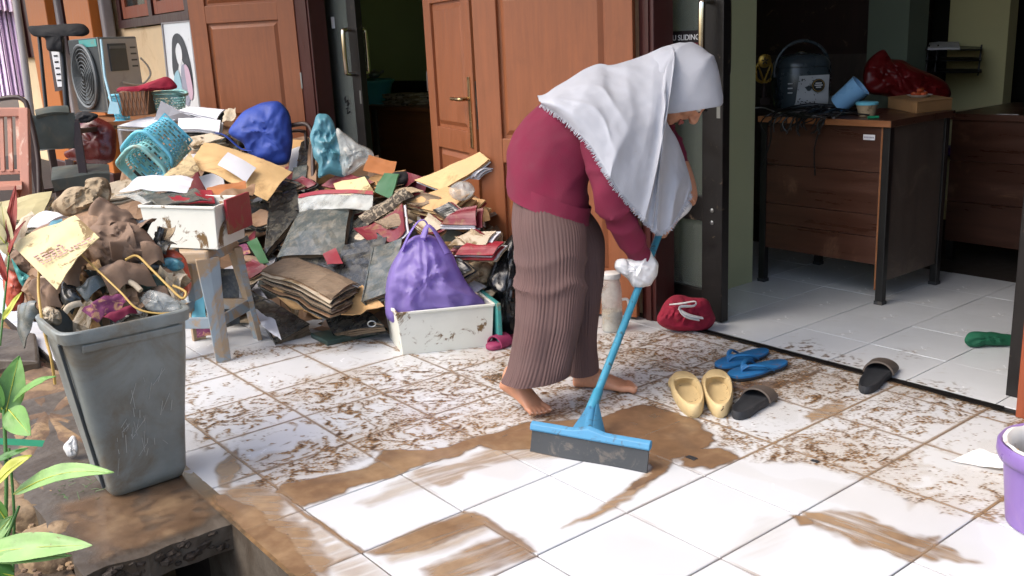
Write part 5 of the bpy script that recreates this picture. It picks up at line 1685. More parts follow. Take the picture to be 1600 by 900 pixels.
b = MB(); b.bb(-1.40, -.34, 4.18, 4.199, .04, 1.0); b.build('door', M['desk_side'], t)
b = MB(); b.bb(-1.40, -.34, 4.18, 4.199, 1.04, 2.06); b.build('door', M['dark_wood'], t)
# ================================================================== LEFT ROOM
t = thing('desk', 'brown panelled desk in the dark left doorway', 'desk', (-3.6, 3.3, 0))
zt_ = .74
a, c = wy(556, 168, 3.0), wy(690, 168, 3.0)
zt_ = wy(610, 166, 3.0).z
b = MB(); b.bb(a.x - .3, c.x + .3, 2.98, 3.5, zt_ - .03, zt_); b.build('top', M['desk_left'], t, bevel=.003)
pa = wy(590, 170, 3.0)
b = MB(); b.bb(a.x - .28, c.x + .28, 3.02, 3.04, .02, zt_ - .031); b.build('front', M['desk_left'], t)
for xx in (pa.x - .04, pa.x + 1.2):
    b = MB(); b.bb(xx - .06, xx, 3.0, 3.019, .02, zt_ - .031); b.build('post', M['desk_side'], t)
b = MB(); b.bb(pa.x + .06, pa.x + 1.1, 3.008, 3.019, .08, zt_ - .1); b.build('panel', M['desk_left'], t, bevel=.004)
tb = wy(585, 163, 3.15); tb.z = zt_
t = thing('basin', 'teal plastic basin with lid on the desk in the left doorway', 'basin', tb)
b = MB(); b.lathe([(.02, 0), (.13, 0), (.16, .15), (.175, .17), (.175, .185), (.16, .18), (.02, .16)], tb, n=32); b.build('tub', M['teal_basin'], t, smooth=True)
b = MB(); b.lathe([(.182, .175), (.182, .19), (.15, .2), (.02, .205)], tb, n=32); b.build('lid', M['teal_basin'], t, smooth=True)
k = MB(); k.ell(tb + UP * .235 + RH * .02, (.05, .05, .03)); k.tube([tb + UP * .26 + RH * .02, tb + UP * .275 + RH * .02], .014); k.tube([tb + UP * .24 + RH * .06, tb + UP * .26 + RH * .10], .01)
solo(k, 'teapot', M['steel'], 'small dim teapot standing on the teal basin lid', 'teapot', smooth=True)
pp = wy(635, 160, 3.15); pp.z = zt_
t = thing('paper_stack', 'untidy stack of papers on the desk beside the teal basin', 'papers', pp)
for i in range(5):
    r_ = Matrix.Rotation(.15 * math.sin(i * 2.2), 3, 'Z')
    b = MB(); b.box(pp + UP * (.01 + .018 * i), (.36, .2, .014), r_); b.build('folder', M['paper_dirty'] if i % 2 else M['rag'], t)
b = MB(); b.bb(a.x - .3, c.x + .3, 3.5, 3.56, zt_ - .02, zt_ + .16); solo(b, 'shadow_strip', M['desk_black'], 'black strip standing in for shadow along the back of the left desk', 'shadow strip')  # black strip put in for the shadow on the wall behind this desk

# ================================================================== THE HEAP OF WET PAPERS
def interp(x, xs, ys):
    return float(np.interp(x, xs, ys))
def dep(u, v, o=0.0):
    """depth of the front of the heap at a photo position"""
    top = interp(u, [200, 300, 450, 560, 650, 760], [5.9, 5.8, 5.45, 4.95, 4.5, 4.25])
    bot = interp(u, [200, 350, 500, 600, 780], [4.15, 4.05, 3.98, 3.84, 3.78])
    vt = interp(u, [200, 300, 450, 560, 650, 760], [170, 170, 180, 220, 235, 240])
    t = min(1.0, max(-.1, (530 - v) / (530 - vt)))
    return bot + (top - bot) * t + o
def D(pts, o=0.0):
    return [at(u, v, dep(u, v, o)) for u, v in pts]

# dark core of the heap
core = MB()
us = list(range(35, 800, 15))
R = []
for k in range(15):
    row = []
    for u in us:
        vt = interp(u, [30, 60, 100, 180, 205, 260, 340, 380, 440, 480, 540, 610, 660, 750, 790], [370, 352, 338, 318, 200, 185, 190, 215, 215, 215, 270, 265, 310, 300, 380])
        vb = interp(u, [200, 400, 450, 600, 790], [500, 510, 520, 505, 500])
        v = vb + (vt - vb) * k / 14
        p = at(u, v, dep(u, v, .16))
        row.append(p + noise.noise_vector(p * 8) * .03)
    R.append(row)
back = []
for u, p in zip(us, R[-1]):
    q = p + VH * .25; q.y = min(q.y, 1.55)
    back.append(q)
R.append(back)
R.append([Vector((p.x, p.y, 0.0)) for p in back])
core.grid(R)
kind(core.build('wet_paper_heap', M['kraft_wet'], smooth=False), 'stuff')
# loose scraps filling the heap
b = MB()
mats_f = ['paper_dirty', 'kraft_wet', 'black_cover', 'manila', 'grey_cover', 'pages', 'paper', 'maroon_cover']
rn = random.Random(21)
for mi, mn in enumerate(mats_f):
    b = MB()
    for k in range((46, 46, 46, 22, 30, 30, 12, 14)[mi]):
        u = rn.uniform(230, 785); 
        vt = interp(u, [200, 260, 340, 380, 440, 480, 540, 610, 660, 750, 790], [205, 195, 205, 225, 225, 225, 285, 280, 320, 310, 390])
        v = vt + (500 - vt) * rn.random()
        c = at(u, v, dep(u, v, (.10 if k % 3 else -.02) + .05 * rn.random()))
        n_ = Vector((rn.gauss(.25, .45), rn.gauss(-.45, .45), rn.gauss(.9, .35))).normalized()
        x = n_.cross(Vector((rn.gauss(0, 1), rn.gauss(0, 1), rn.gauss(0, .3)))).normalized(); y = n_.cross(x)
        w_, h_ = (rn.uniform(.07, .15), rn.uniform(.05, .11)) if k % 3 else (rn.uniform(.03, .07), rn.uniform(.02, .05))
        m_ = sheet([c - x * w_ - y * h_, c + x * w_ - y * h_, c + x * w_ + y * h_, c - x * w_ + y * h_], 4, 3, .006, 9, k, bend=(rn.uniform(-.03, .03), rn.uniform(-.02, .02)), thick=rn.choice((.001, .002, .006, .012)))
        b.add(m_.v, m_.f)
    for i, p in enumerate(b.v):
        if p.z < .003: b.v[i].z = .003 + .002 * rn.random()
    kind(b.build('loose_wet_papers', M[mn]), 'stuff')

def paper(px, m, label, name='paper', catg='paper', o=0.0, amp=.004, bend=(0, 0), thick=.0012, seed=0, nx=10, ny=8, freq=9, group=None, curl=0, ds=None):
    c4 = D(px, o) if ds is None else q4(px, ds)
    k = sheet(c4, nx, ny, amp, freq, seed, bend, thick, curl=curl)
    return solo(k, name, M[m], label, catg, group, smooth=True)

def stacked(px, layers, label, name, catg, o=0.0, ds=None, step=.012, seed=0, amp=.004, bend=(0, 0), group=None, jig=.012, shrink=0.0, part='sheet', curl=.0):
    """several sheets one below the other, each a part; layers = material names from the top down"""
    c4 = D(px, o) if ds is None else q4(px, ds)
    a, b_, c, d = c4
    nrm = (b_ - a).cross(d - a).normalized()
    if nrm.dot(VIEW) > 0: nrm = -nrm
    ce = sum(c4, Vector()) / 4
    t = thing(name, label, catg, ce, group)
    r = random.Random(seed)
    for i, m in enumerate(layers):
        off = -nrm * step * i
        x = (b_ - a).normalized(); y = (d - a).normalized()
        j = x * r.uniform(-jig, jig) + y * r.uniform(-jig, jig)
        if i == 0: j = Vector()
        cc = [ce + (p - ce) * (1 + shrink * i) + off + j for p in c4]
        k = sheet(cc, 9, 7, amp, 8, seed, (bend[0] * (1 - .08 * i), bend[1]), max(.002, step * .55), curl=curl)
        k.build(part, M[m], t, smooth=False)
    return t

def binder(px, m, label, o=0.0, thick=.035, seed=0, pages='pages', amp=.003, bend=(0, .0), group=None, name='binder'):
    c4 = D(px, o)
    a, b_, c, d = c4
    nrm = (b_ - a).cross(d - a).normalized()
    if nrm.dot(VIEW) > 0: nrm = -nrm
    ce = sum(c4, Vector()) / 4
    t = thing(name, label, 'binder' if name == 'binder' else 'book', ce, group)
    sheet(c4, 10, 8, amp, 7, seed, bend, .0035).build('cover', M[m], t, smooth=False)
    pg = MB(); nl = max(3, int(thick / .006))
    for q in range(nl):
        r_ = random.Random(seed * 31 + q)
        k_ = .97 - .05 * r_.random()
        inn = [ce + (p - ce) * k_ - nrm * (.005 + (thick - .008) * q / nl) for p in c4]
        m2 = sheet(inn, 8, 6, amp * (.8 + .8 * r_.random()), 7 + 3 * r_.random(), seed + q % 3, bend, (thick - .008) / nl * .62)
        pg.add(m2.v, m2.f)
    kind(pg.build('pages', M[pages], t, smooth=False), 'stuff')
    lo = [p - nrm * thick for p in c4]
    sheet(lo, 8, 6, amp, 7, seed, bend, .0035).build('cover', M[m], t, smooth=False)
    # spine along edge d-a
    x = (d - a)
    b = MB(); b.hexa([a + nrm * .001, a - nrm * thick, d - nrm * thick, d + nrm * .001] + [q - (b_ - a).normalized() * .006 for q in (a + nrm * .001, a - nrm * thick, d - nrm * thick, d + nrm * .001)])
    b.build('spine', M[m], t)
    return t

# -- left shoulder of the heap
def basket(opening, axis, upv, size, m, label, mi=None, group='turquoise plastic baskets'):
    """tapered slotted basket; opening centre, axis from opening to base"""
    ax = axis.normalized(); sx = upv.cross(ax).normalized(); sy = ax.cross(sx)
    W, H, Dp = size
    t = thing('basket', label, 'basket', opening, group)
    P = lambda x, y, z: opening + sx * x + sy * y + ax * z
    def corner(z):
        k = 1 - .22 * z / Dp
        return W / 2 * k, H / 2 * k
    b = MB()
    rim = []
    for i in range(33):
        q = 2 * math.pi * i / 32
        x = W / 2 * 1.04 * (abs(math.cos(q)) ** .45) * (1 if math.cos(q) > 0 else -1); y = H / 2 * 1.04 * (abs(math.sin(q)) ** .45) * (1 if math.sin(q) > 0 else -1)
        rim.append(P(x, y, -.004 + .012 * math.cos(2 * q)))
    b.tube(rim, .009, n=8)
    b.build('rim', m, t, smooth=True)
    # one wall all round with rows of staggered slots
    nn_, mm_ = 168, 26
    G = []
    for q in range(mm_ + 1):
        z = Dp * q / mm_
        hw, hh = corner(z)
        ring = []
        for k in range(nn_):
            a = 2 * math.pi * k / nn_
            ring.append(P(hw * (abs(math.cos(a)) ** .5) * (1 if math.cos(a) > 0 else -1), hh * (abs(math.sin(a)) ** .5) * (1 if math.sin(a) > 0 else -1), z))
        G.append(ring)
    b = MB()
    fs = []
    for q in range(mm_):
        band, ph = q // 3, (q // 3) % 2
        for k in range(nn_):
            hole = 3 <= q < mm_ - 2 and q % 3 != 0 and (k + (3 if ph else 0)) % 6 not in (0, 1)
            if not hole: fs.append((q * nn_ + k, q * nn_ + (k + 1) % nn_, (q + 1) * nn_ + (k + 1) % nn_, (q + 1) * nn_ + k))
    b.add([p for r in G for p in r], fs)
    wl = b.build('wall', m, t)
    sd_ = wl.modifiers.new('solid', 'SOLIDIFY'); sd_.thickness = .003
    hw, hh = corner(Dp)
    b = MB()
    for i in range(8):
        f = i / 7 * 2 - 1
        b.bar(P(f * hw, -hh, Dp), P(f * hw, hh, Dp), .010, .003, up=ax); b.bar(P(-hw, f * hh, Dp), P(hw, f * hh, Dp), .010, .0032, up=ax)
    b.build('base', m, t)
    return t
op = at(222, 266, 4.95)
axb = (iw(.50, .50, .72)).normalized()
basket(op, axb, iw(-.5, .8, 0), (.34, .23, .22), M['turq'], 'turquoise slotted basket tipped over with its mouth facing down')
basket(op + axb * .07 + iw(-.015, .03, 0), axb, iw(-.5, .8, 0), (.35, .24, .18), M['turq2'], 'sky blue basket nested over the tipped turquoise basket')

# upper row: basket with red cloth, wicker box, sky blue basket
tbz = at(250, 172, 6.1)
basket(at(263, 147, 5.95), Vector((0, 0, -1)), VH, (.20, .16, .13), M['turq'], 'upright turquoise basket with red cloth before the poster', group='turquoise plastic baskets')
basket(at(187, 152, 5.9), Vector((0, 0, -1)), VH, (.085, .14, .14), M['turq2'], 'small upright sky blue basket below the air conditioner')
b = MB(); q = at(216, 160, 5.85); b.box(q, (.16, .16, .15), Rz); t = thing('wicker_box', 'brown woven box between the two upright baskets', 'box', q - UP * .075); b.build('box', M['wicker'], t, bevel=.01)
b = MB()
for i in range(7):
    for s in (-1, 1):
        f = -.075 + .15 * i / 6
        b.bar(q + Rz @ Vector((f, -.0815, -.07)), q + Rz @ Vector((f + s * .03, -.0815, .07)), .004, .004, up=VH)
kind(b.build('weave', M['desk_edge'], t), 'stuff')
k = pillow([(182, 142), (188, 136), (215, 134), (245, 124), (262, 120), (277, 134), (270, 140), (240, 142), (215, 146), (195, 147)], 5.8, .06, .06, n=40, rings=8, amp=.006, freq=20, seed=5)
solo(k, 'red_cloth', M['red_cloth'], 'red cloth lying over the upright baskets', 'cloth', smooth=True)
b = MB(); b.tube([at(176, 168, 5.7), at(164, 120, 5.75), at(158, 62, 5.8)], .008, n=8)
b.hexa([at(u, v, d) for d in (5.68, 5.72) for u, v in ((168, 178), (187, 178), (184, 160), (172, 158))])
solo(b, 'dustpan', M['pose_blue'], 'pale blue dustpan with long handle before the air conditioner', 'dustpan')
b = MB(); b.bb(0, 0, 0, 0, 0, 0) if 0 else None
# table that carries the upper row
tb_ = thing('table', 'low brown table under the air conditioner and baskets, mostly buried', 'table', at(215, 260, 6.3))
c = at(178, 184, 6.45)
b = MB(); b.box(c - UP * .015, (.8, .7, .03), Rz); b.build('table_top', M['desk_edge'], tb_, bevel=.003)
for sx_ in (-.34, .34):
    for sy_ in (-.26, .26):
        b = MB(); q = c + Rz @ Vector((sx_, sy_, 0)); b.bb(q.x - .02, q.x + .02, q.y - .02, q.y + .02, 0, c.z - .03); b.build('leg', M['dark_wood'], tb_)
# white document piles
stacked([(275, 172), (318, 167), (352, 172), (338, 186)], ['paper', 'paper', 'black_cover', 'paper', 'paper_dirty'], 'loose white papers on top of the heap before the wooden door', 'paper_stack', 'papers', o=-.02, step=.012, seed=2, bend=(.01, .0))
stacked([(279, 185), (345, 188), (342, 206), (278, 202)], ['paper', 'paper', 'paper', 'black_cover'], 'white documents in a black clip left of the blue bag', 'paper_stack', 'papers', o=-.06, step=.014, seed=3, bend=(.012, .0))
stacked([(184, 196), (230, 182), (275, 186), (240, 200)], ['paper', 'paper_dirty', 'paper', 'maroon_cover'], 'grey white sheets sticking out behind the tipped basket', 'paper_stack', 'papers', o=.02, step=.012, seed=4)
paper([(352, 170), (368, 168), (366, 186), (345, 190)], 'paper_dirty', 'crumpled grey paper tucked beside the blue bag', o=-.03, amp=.014, freq=16, seed=8)
stacked([(285, 216), (330, 208), (352, 216), (300, 228)], ['paper_dirty', 'rag', 'paper_dirty', 'rag'], 'swollen muddy paper bundle above the big manila envelope', 'paper_stack', 'papers', o=-.05, step=.014, seed=6)
# blue bag
k = pillow([(357, 206), (372, 184), (388, 170), (412, 160), (436, 160), (452, 176), (457, 206), (456, 240), (448, 256), (425, 259), (402, 250), (384, 236), (378, 224)], 4.98, .085, .07, n=64, rings=13, amp=.013, freq=11, seed=11)
t = thing('blue_bag', 'deep blue woven shopping bag slumped on top of the heap', 'bag', base_of(k)); k.build('bag', M['blue_bag'], t, smooth=True)
b = MB(); b.tube([at(395, 236, 4.90), at(376, 232, 4.9), at(352, 212, 4.92), at(338, 208, 4.95)], .012, n=8, squash=.3, smoothpath=5); b.build('handle', M['blue_bag'], t, smooth=True)
b = MB(); q = at(410, 250, 4.885); b.ell(q, (.012, .012, .008), None, 8, 6); b.build('stain', M['desk_edge'], t)
# manila envelope with address label
ec = [(320, 221), (456, 268), (418, 314), (296, 258)]
c4 = q4(ec, [5.0, 4.82, 4.58, 4.72])
t = thing('envelope', 'large tan envelope with a white address label below the blue bag', 'envelope', sum(c4, Vector()) / 4)
sheet(c4, 18, 12, .006, 7, 4, (.015, .01), .004).build('envelope_body', M['manila2'], t, smooth=True)
lc = q4([(360, 236), (404, 261), (388, 283), (344, 256)], [4.79, 4.75, 4.66, 4.70])
lc = [p - VH * .045 for p in lc]
lb_ = sheet(lc, 6, 5, .002, 7, 4, (.006, .004), .001).build('address_label', M['paper'], t, smooth=True)
b = MB()
for i in range(3):
    s0 = lc[0].lerp(lc[3], .45 + .15 * i).lerp(lc[1].lerp(lc[2], .45 + .15 * i), .45); s1 = lc[0].lerp(lc[3], .45 + .15 * i).lerp(lc[1].lerp(lc[2], .45 + .15 * i), .85)
    b.bar(s0 - VH * .009, s1 - VH * .009, .0015, .0015)
b.build('print', M['pose_grey'], lb_)
paper([(249, 279), (298, 240), (310, 262), (288, 283)], 'tan_cloth', 'tan patterned cloth scrap left of the big tan envelope', 'cloth_scrap', 'cloth', ds=[4.6, 4.75, 4.65, 4.52], amp=.008, freq=14, seed=3)
paper([(310, 275), (345, 265), (352, 290), (322, 296)], 'paper', 'white printed sheet peeping from under the tan envelope', o=-.16, amp=.006, seed=6)
# right of the blue bag
b = MB(); b.tube([at(455, 196, 5.0), at(478, 194, 4.98), at(488, 210, 4.96), at(489, 250, 4.9), at(490, 300, 4.85)], .012, n=8, smoothpath=5)
b.tube([at(455, 205, 5.1), at(472, 205, 5.1), at(478, 215, 5.1), at(480, 300, 5.0)], .009, n=8, smoothpath=5)
solo(b, 'broken_chair', M['dark_wood'], 'bent brown tubular frame of a broken chair poking out right of the blue bag', 'broken chair', smooth=True)
for i, (px, m, lab) in enumerate((([(456, 232), (470, 228), (462, 262), (450, 268)], 'paper', 'white folder edge beside the blue bag'), ([(470, 222), (482, 215), (478, 290), (462, 285)], 'black_cover', 'dark standing folder under the bent chair frame'),
                                  ([(482, 225), (496, 222), (494, 285), (478, 288)], 'kraft_wet', 'brown standing folder left of the light blue bag'), ([(458, 262), (480, 258), (476, 300), (455, 296)], 'grey_cover', 'grey muddy folder wedged under the dark folders'))):
    paper(px, m, lab, 'folder', 'folder', o=-.06 - .02 * i, thick=.008, seed=i, amp=.004)
k = pillow([(486, 214), (490, 194), (496, 180), (504, 178), (512, 180), (520, 192), (525, 206), (531, 226), (542, 244), (548, 262), (537, 267), (543, 277), (516, 270), (498, 277), (497, 256), (489, 240)], 4.72, .035, .04, n=64, rings=14, amp=.022, freq=12, seed=14)
solo(k, 'light_blue_bag', M['teal_bag'], 'light blue plastic bag standing up before the dark doorway', 'plastic bag', smooth=True)
k = pillow([(526, 203), (538, 208), (560, 224), (581, 236), (582, 254), (566, 258), (550, 270), (535, 272), (530, 240)], 4.7, .035, .035, n=40, rings=9, amp=.011, freq=18, seed=15)
solo(k, 'clear_bag', M['clear_film'], 'crumpled clear plastic bag leaning on the light blue bag', 'plastic bag', smooth=True)
paper([(568, 268), (577, 243), (619, 251), (614, 274)], 'orange_card', 'orange brown envelope right of the clear plastic bag', 'envelope', 'envelope', ds=[4.6, 4.68, 4.6, 4.52], amp=.006, seed=3, thick=.003)
k = pillow([(596, 280), (615, 268), (640, 270), (643, 284), (625, 292), (600, 292)], 4.55, .03, .03, n=30, rings=7, amp=.006, freq=20, seed=17)
solo(k, 'dark_rag', M['black_cloth'], 'dark wet rag at the foot of the doorway behind the folders', 'rag', smooth=True)
stacked([(502, 290), (535, 268), (585, 284), (548, 300)], ['maroon_cover', 'manila2', 'manila', 'orange_card', 'maroon_cover', 'manila', 'orange_card'], 'stack of tan and maroon folders below the light blue bag', 'folder_stack', 'folders', o=-.10, step=.013, seed=7, jig=.018, part='folder')
paper([(520, 286), (570, 276), (585, 300), (530, 306)], 'yellow_card', 'pale yellow folder lying across the maroon folders', 'folder', 'folder', o=-.12, seed=9, thick=.004)
paper([(585, 300), (600, 270), (624, 272), (612, 312)], 'green_card', 'small dark green folder standing right of the tan folders', 'folder', 'folder', o=-.10, seed=4, thick=.006)
paper([(465, 306), (583, 302), (580, 328), (468, 332)], 'clear_film', 'clear document pouch with red edge across the middle of the heap', 'document_pouch', 'pouch', o=-.24, seed=5, thick=.004, bend=(.02, 0))
paper([(466, 303), (583, 299), (583, 304), (466, 309)], 'red_cover', 'thin red slider edge of the clear document pouch', 'slider_bar', 'slider', o=-.25, seed=5, thick=.004, bend=(.02, 0))
# binders in the middle
binder([(478, 314), (551, 307), (536, 402), (434, 402)], 'grey_cover', 'big grey muddy binder with shiny wet cover in the middle of the heap', o=-.22, thick=.04, seed=1, bend=(.02, .01))
binder([(424, 302), (462, 290), (470, 330), (414, 398)], 'black_cover', 'black muddy binder standing between the box on the stool and the grey binder', o=-.16, thick=.03, seed=2)
binder([(524, 386), (604, 370), (584, 448), (536, 452)], 'black_cover', 'black ring binder below the red magazine', o=-.22, thick=.05, seed=3)
binder([(584, 386), (628, 372), (612, 456), (566, 470)], 'grey_cover', 'grey binder standing left of the purple bag', o=-.26, thick=.03, seed=4)
binder([(540, 352), (560, 340), (600, 372), (545, 384)], 'black_cover', 'small black folder under the checked cloth', o=-.17, thick=.02, seed=5)
paper([(560, 336), (634, 296), (644, 306), (574, 352)], 'check', 'black and white checked cloth roll above the red magazine', 'checked_cloth', 'cloth', o=-.18, amp=.008, freq=12, seed=2, bend=(0, .03), thick=.02)
stacked([(552, 356), (628, 318), (632, 360), (580, 380)], ['maroon_cover', 'paper', 'red_cover', 'paper'], 'dark red magazines curling below the checked cloth', 'magazine_stack', 'magazines', o=-.21, step=.008, seed=5, bend=(-.03, 0), part='magazine')
# swollen book, crumpled kraft
stacked([(410, 420), (478, 408), (562, 446), (518, 468)], ['pages', 'kraft_wet', 'paper_dirty', 'black_cover', 'pages', 'paper_dirty', 'kraft_wet', 'black_cover', 'pages', 'paper_dirty', 'pages', 'black_cover', 'kraft_wet', 'pages', 'black_cover'], 'swollen open book with wavy brown wet pages at the foot of the heap', 'wet_book', 'book', ds=[3.92, 4.10, 3.92, 3.72], step=.0062, seed=6, amp=.007, bend=(.03, .012), jig=.012, part='page_layer')
binder([(470, 400), (545, 396), (566, 440), (500, 432)], 'black_cover', 'black book lying on the swollen wet book', o=-.2, thick=.03, seed=7, name='wet_book')
paper([(505, 398), (525, 388), (536, 412), (512, 414)], 'red_cover', 'small red leaflet sticking out of the black book', 'leaflet', 'leaflet', o=-.28, seed=4)
paper([(424, 446), (560, 442), (600, 478), (500, 500)], 'manila', 'torn brown wrapping paper spread under the swollen book', 'wrapping_paper', 'paper', o=-.20, amp=.016, freq=11, seed=6, thick=.004, nx=18, ny=12)
k = pillow([(424, 452), (436, 446), (460, 452), (490, 462), (500, 480), (470, 484), (440, 470)], 3.92, .03, .03, n=40, rings=8, amp=.014, freq=20, seed=16)
solo(k, 'crumpled_paper', M['manila'], 'crumpled light brown paper ball below the swollen book', 'paper', smooth=True)
binder([(388, 452), (425, 470), (484, 506), (430, 536)], 'black_cover', 'black binder on the tiles right of the stool with torn white label', o=-.06, thick=.07, seed=8)
paper([(399, 484), (430, 500), (440, 532), (410, 512)], 'paper', 'torn white sheet hanging from the black binder by the stool', o=-.14, amp=.008, freq=14, seed=5)
b = MB(); f4 = [gr(486, 528), gr(600, 506), gr(606, 520), gr(512, 541)]
t = thing('board_folder', 'flat dark green folder lying on the tiles before the heap', 'folder', f4[0])
b.hexa(f4 + [p + UP * .022 for p in f4]); b.build('cover', M['darkgreen'], t, bevel=.003)
b = MB(); b.tube([at(581, 506, 3.84) + RH * (.016 * math.cos(q)) + UP * (.012 * math.sin(q)) for q in [2 * math.pi * k / 16 for k in range(17)]], .003, n=6); b.build('ring', M['steel'], t, smooth=True)
binder([(500, 478), (580, 488), (600, 508), (520, 520)], 'black_cover', 'black binder buried under the wrapping paper near the white drawer', o=-.05, thick=.04, seed=12)
# green label and purple scraps beside stool
paper([(385, 378), (402, 372), (420, 410), (408, 414)], 'green_card', 'bright green file label right of the box on the stool', 'file_label', 'label', o=-.2, seed=3, thick=.004)
paper([(366, 384), (385, 380), (392, 396), (376, 400)], 'purple_print', 'purple and white printed leaflet under the box corner', 'leaflet', 'leaflet', o=-.2, seed=4)
# right shoulder: tan envelopes, papers, magazines
def dr(u, v): return 4.12 + (v - 300) * -.0012
stacked([(648, 282), (750, 238), (764, 250), (690, 298)], ['manila2', 'manila2', 'paper'], 'long tan envelope pointing up at the wooden door on top of the tan stack', 'envelope_stack', 'envelopes', o=-.10, step=.010, seed=1, part='envelope', curl=.01)
stacked([(690, 276), (722, 256), (764, 262), (742, 276)], ['paper', 'paper', 'paper', 'paper', 'paper'], 'curled white page bundle under the long tan envelope', 'page_bundle', 'papers', o=-.06, step=.006, seed=2, bend=(.015, 0))
stacked([(634, 320), (696, 292), (738, 300), (700, 336)], ['manila', 'manila2', 'red_cover', 'manila2', 'manila', 'manila', 'red_cover', 'manila', 'manila2', 'manila'], 'thick stack of tan envelopes with red edges behind the purple bag', 'envelope_stack', 'envelopes', o=-.12, step=.016, seed=3, jig=.02, part='envelope', bend=(.012, 0), curl=.012)
k = pillow([(700, 296), (716, 284), (735, 286), (741, 300), (730, 312), (710, 312)], 4.05, .035, .03, n=30, rings=8, amp=.008, freq=22, seed=27)
solo(k, 'clear_bag', M['clear_film'], 'small crumpled clear bag on the tan envelopes near the door', 'plastic bag', smooth=True)
stacked([(690, 352), (716, 330), (746, 322), (744, 352)], ['maroon_cover', 'paper', 'paper', 'maroon_cover', 'paper'], 'curled red and white magazines right of the tan envelopes', 'magazine_stack', 'magazines', o=-.16, step=.010, seed=4, part='magazine', bend=(.02, 0), curl=.03)
stacked([(700, 384), (730, 364), (776, 362), (760, 384)], ['paper_dirty', 'paper', 'paper_dirty', 'maroon_cover'], 'grey newspaper pile below the curled magazines', 'magazine_stack', 'magazines', o=-.16, step=.012, seed=5, part='magazine', bend=(.012, 0), curl=.02)
stacked([(712, 400), (730, 380), (788, 378), (770, 400)], ['red_cover', 'paper', 'red_cover', 'paper', 'paper_dirty'], 'lowest red and white magazines beside the black bag', 'magazine_stack', 'magazines', o=-.16, step=.010, seed=6, part='magazine', bend=(.014, 0), curl=.03)
k = pillow([(726, 424), (740, 408), (762, 410), (772, 424), (760, 444), (738, 444)], 3.98, .05, .05, n=36, rings=8, amp=.010, freq=20, seed=31)
solo(k, 'muddy_rag', M['rag'], 'muddy brown rag between the magazines and the teal drawer front', 'rag', smooth=True)
k = pillow([(760, 440), (772, 410), (792, 376), (806, 370), (815, 420), (815, 500), (808, 545), (785, 548), (776, 520), (778, 470)], 3.96, .08, .08, n=48, rings=11, amp=.016, freq=13, seed=33, zmin=.002)
solo(k, 'black_bag', M['black_bag'], 'black plastic rubbish bag between the teal drawer front and the trousers', 'plastic bag', smooth=True)

rn = random.Random(91)
BUNDLES = ['wedged below the bent chair frame', 'left of the clear document pouch', 'under the red pouch edge', 'above the checked cloth roll', 'at the left end of the tan envelope stack', 'between purple bag handles and tan envelopes', "right of the stool drawer's red file", "beside the stool's right leg", 'at the left tip of the swollen book', 'above the torn wrapping paper', "left of the purple bag's lower side", 'below the curled red and white magazines', 'left of the muddy rag by the teal board', 'on the torn wrapping paper near the floor', "under the big tan envelope's left corner", 'below the blue bag', 'at the foot of the long tan envelope', 'across the top of the big grey binder', 'at the lower edge of the big grey binder', 'behind the purple bag near the door']
for k, (u, v) in enumerate(((470, 285), (500, 330), (556, 372), (612, 345), (655, 312), (668, 350), (404, 340), (392, 420), (452, 420), (560, 425), (598, 452), (735, 372), (715, 420), (520, 470), (370, 300), (440, 290), (640, 300), (540, 320), (480, 372), (700, 330))):
    w_, h_ = rn.uniform(22, 40), rn.uniform(8, 15)
    sk = rn.uniform(-12, 12)
    lay = [rn.choice(('paper_dirty', 'kraft_wet', 'pages', 'paper_dirty', 'manila', 'rag', 'maroon_cover', 'black_cover')) for _ in range(rn.randint(5, 9))]
    stacked([(u - w_, v - sk * .3), (u + w_ * .1, v - h_ - sk * .4), (u + w_, v + sk * .3), (u - w_ * .1, v + h_ + sk * .4)], lay, 'soggy paper bundle ' + BUNDLES[k], 'paper_bundle', 'papers', o=-.13 - .05 * rn.random(), step=rn.uniform(.005, .009), seed=100 + k, bend=(rn.uniform(-.02, .025), rn.uniform(0, .01)), jig=.014, curl=.02, amp=.006, group='soggy paper bundles in the heap', part='sheet')
# -- drawers
def drawer(A, B, Cc, Dd, h, wall, label, m, front=None, name='drawer_box'):
    """open box from four floor corners (A front-left, B front-right, Cc back-right, Dd back-left)"""
    t = thing(name, label, 'drawer', (A + Cc) / 2)
    cn = [A, B, Cc, Dd]
    ce = sum(cn, Vector()) / 4
    fl = lambda p, k=1.0, z=0: ce + (p - ce) * k + UP * z
    b = MB(); b.hexa([fl(p, .9, .004) for p in cn] + [fl(p, .9, .012) for p in cn]); b.build('bottom', m, t)
    nm = ('front_wall', 'right_wall', 'back_wall', 'left_wall')
    for i in range(4):
        p, q = cn[i], cn[(i + 1) % 4]
        n_ = UP.cross(q - p).normalized()
        if n_.dot(ce - p) < 0: n_ = -n_
        k = .93
        b = MB()
        mm = front if (front and i == 1) else m
        x = (q - p).normalized()
        a0, a1 = fl(p, k), fl(q, k)
        th_ = wall
        if i in (1, 3): a0 = a0 + x * wall * 1.02; a1 = a1 - x * wall * 1.02; b0, b1 = p + x * wall * 1.02, q - x * wall * 1.02
        else: b0, b1 = p, q
        b.hexa([a0, a1, a1 + n_ * th_, a0 + n_ * th_, b0 + UP * h, b1 + UP * h, b1 + UP * h + n_ * th_, b0 + UP * h + n_ * th_])
        b.build(nm[i], mm, t, bevel=.002)
    b = MB()
    rim = [p + UP * h for p in cn]
    for i in range(4):
        p, q = rim[i], rim[(i + 1) % 4]
        x = (q - p).normalized()
        b.bar(p - x * .004, q + x * .004, .012, .010 + .0006 * i)
    b.build('rim', m, t, bevel=.002)
    return t
A = gr(625, 556.5); B = gr(775, 541); Dd = gr(604, 528); Cc = B + (Dd - A)
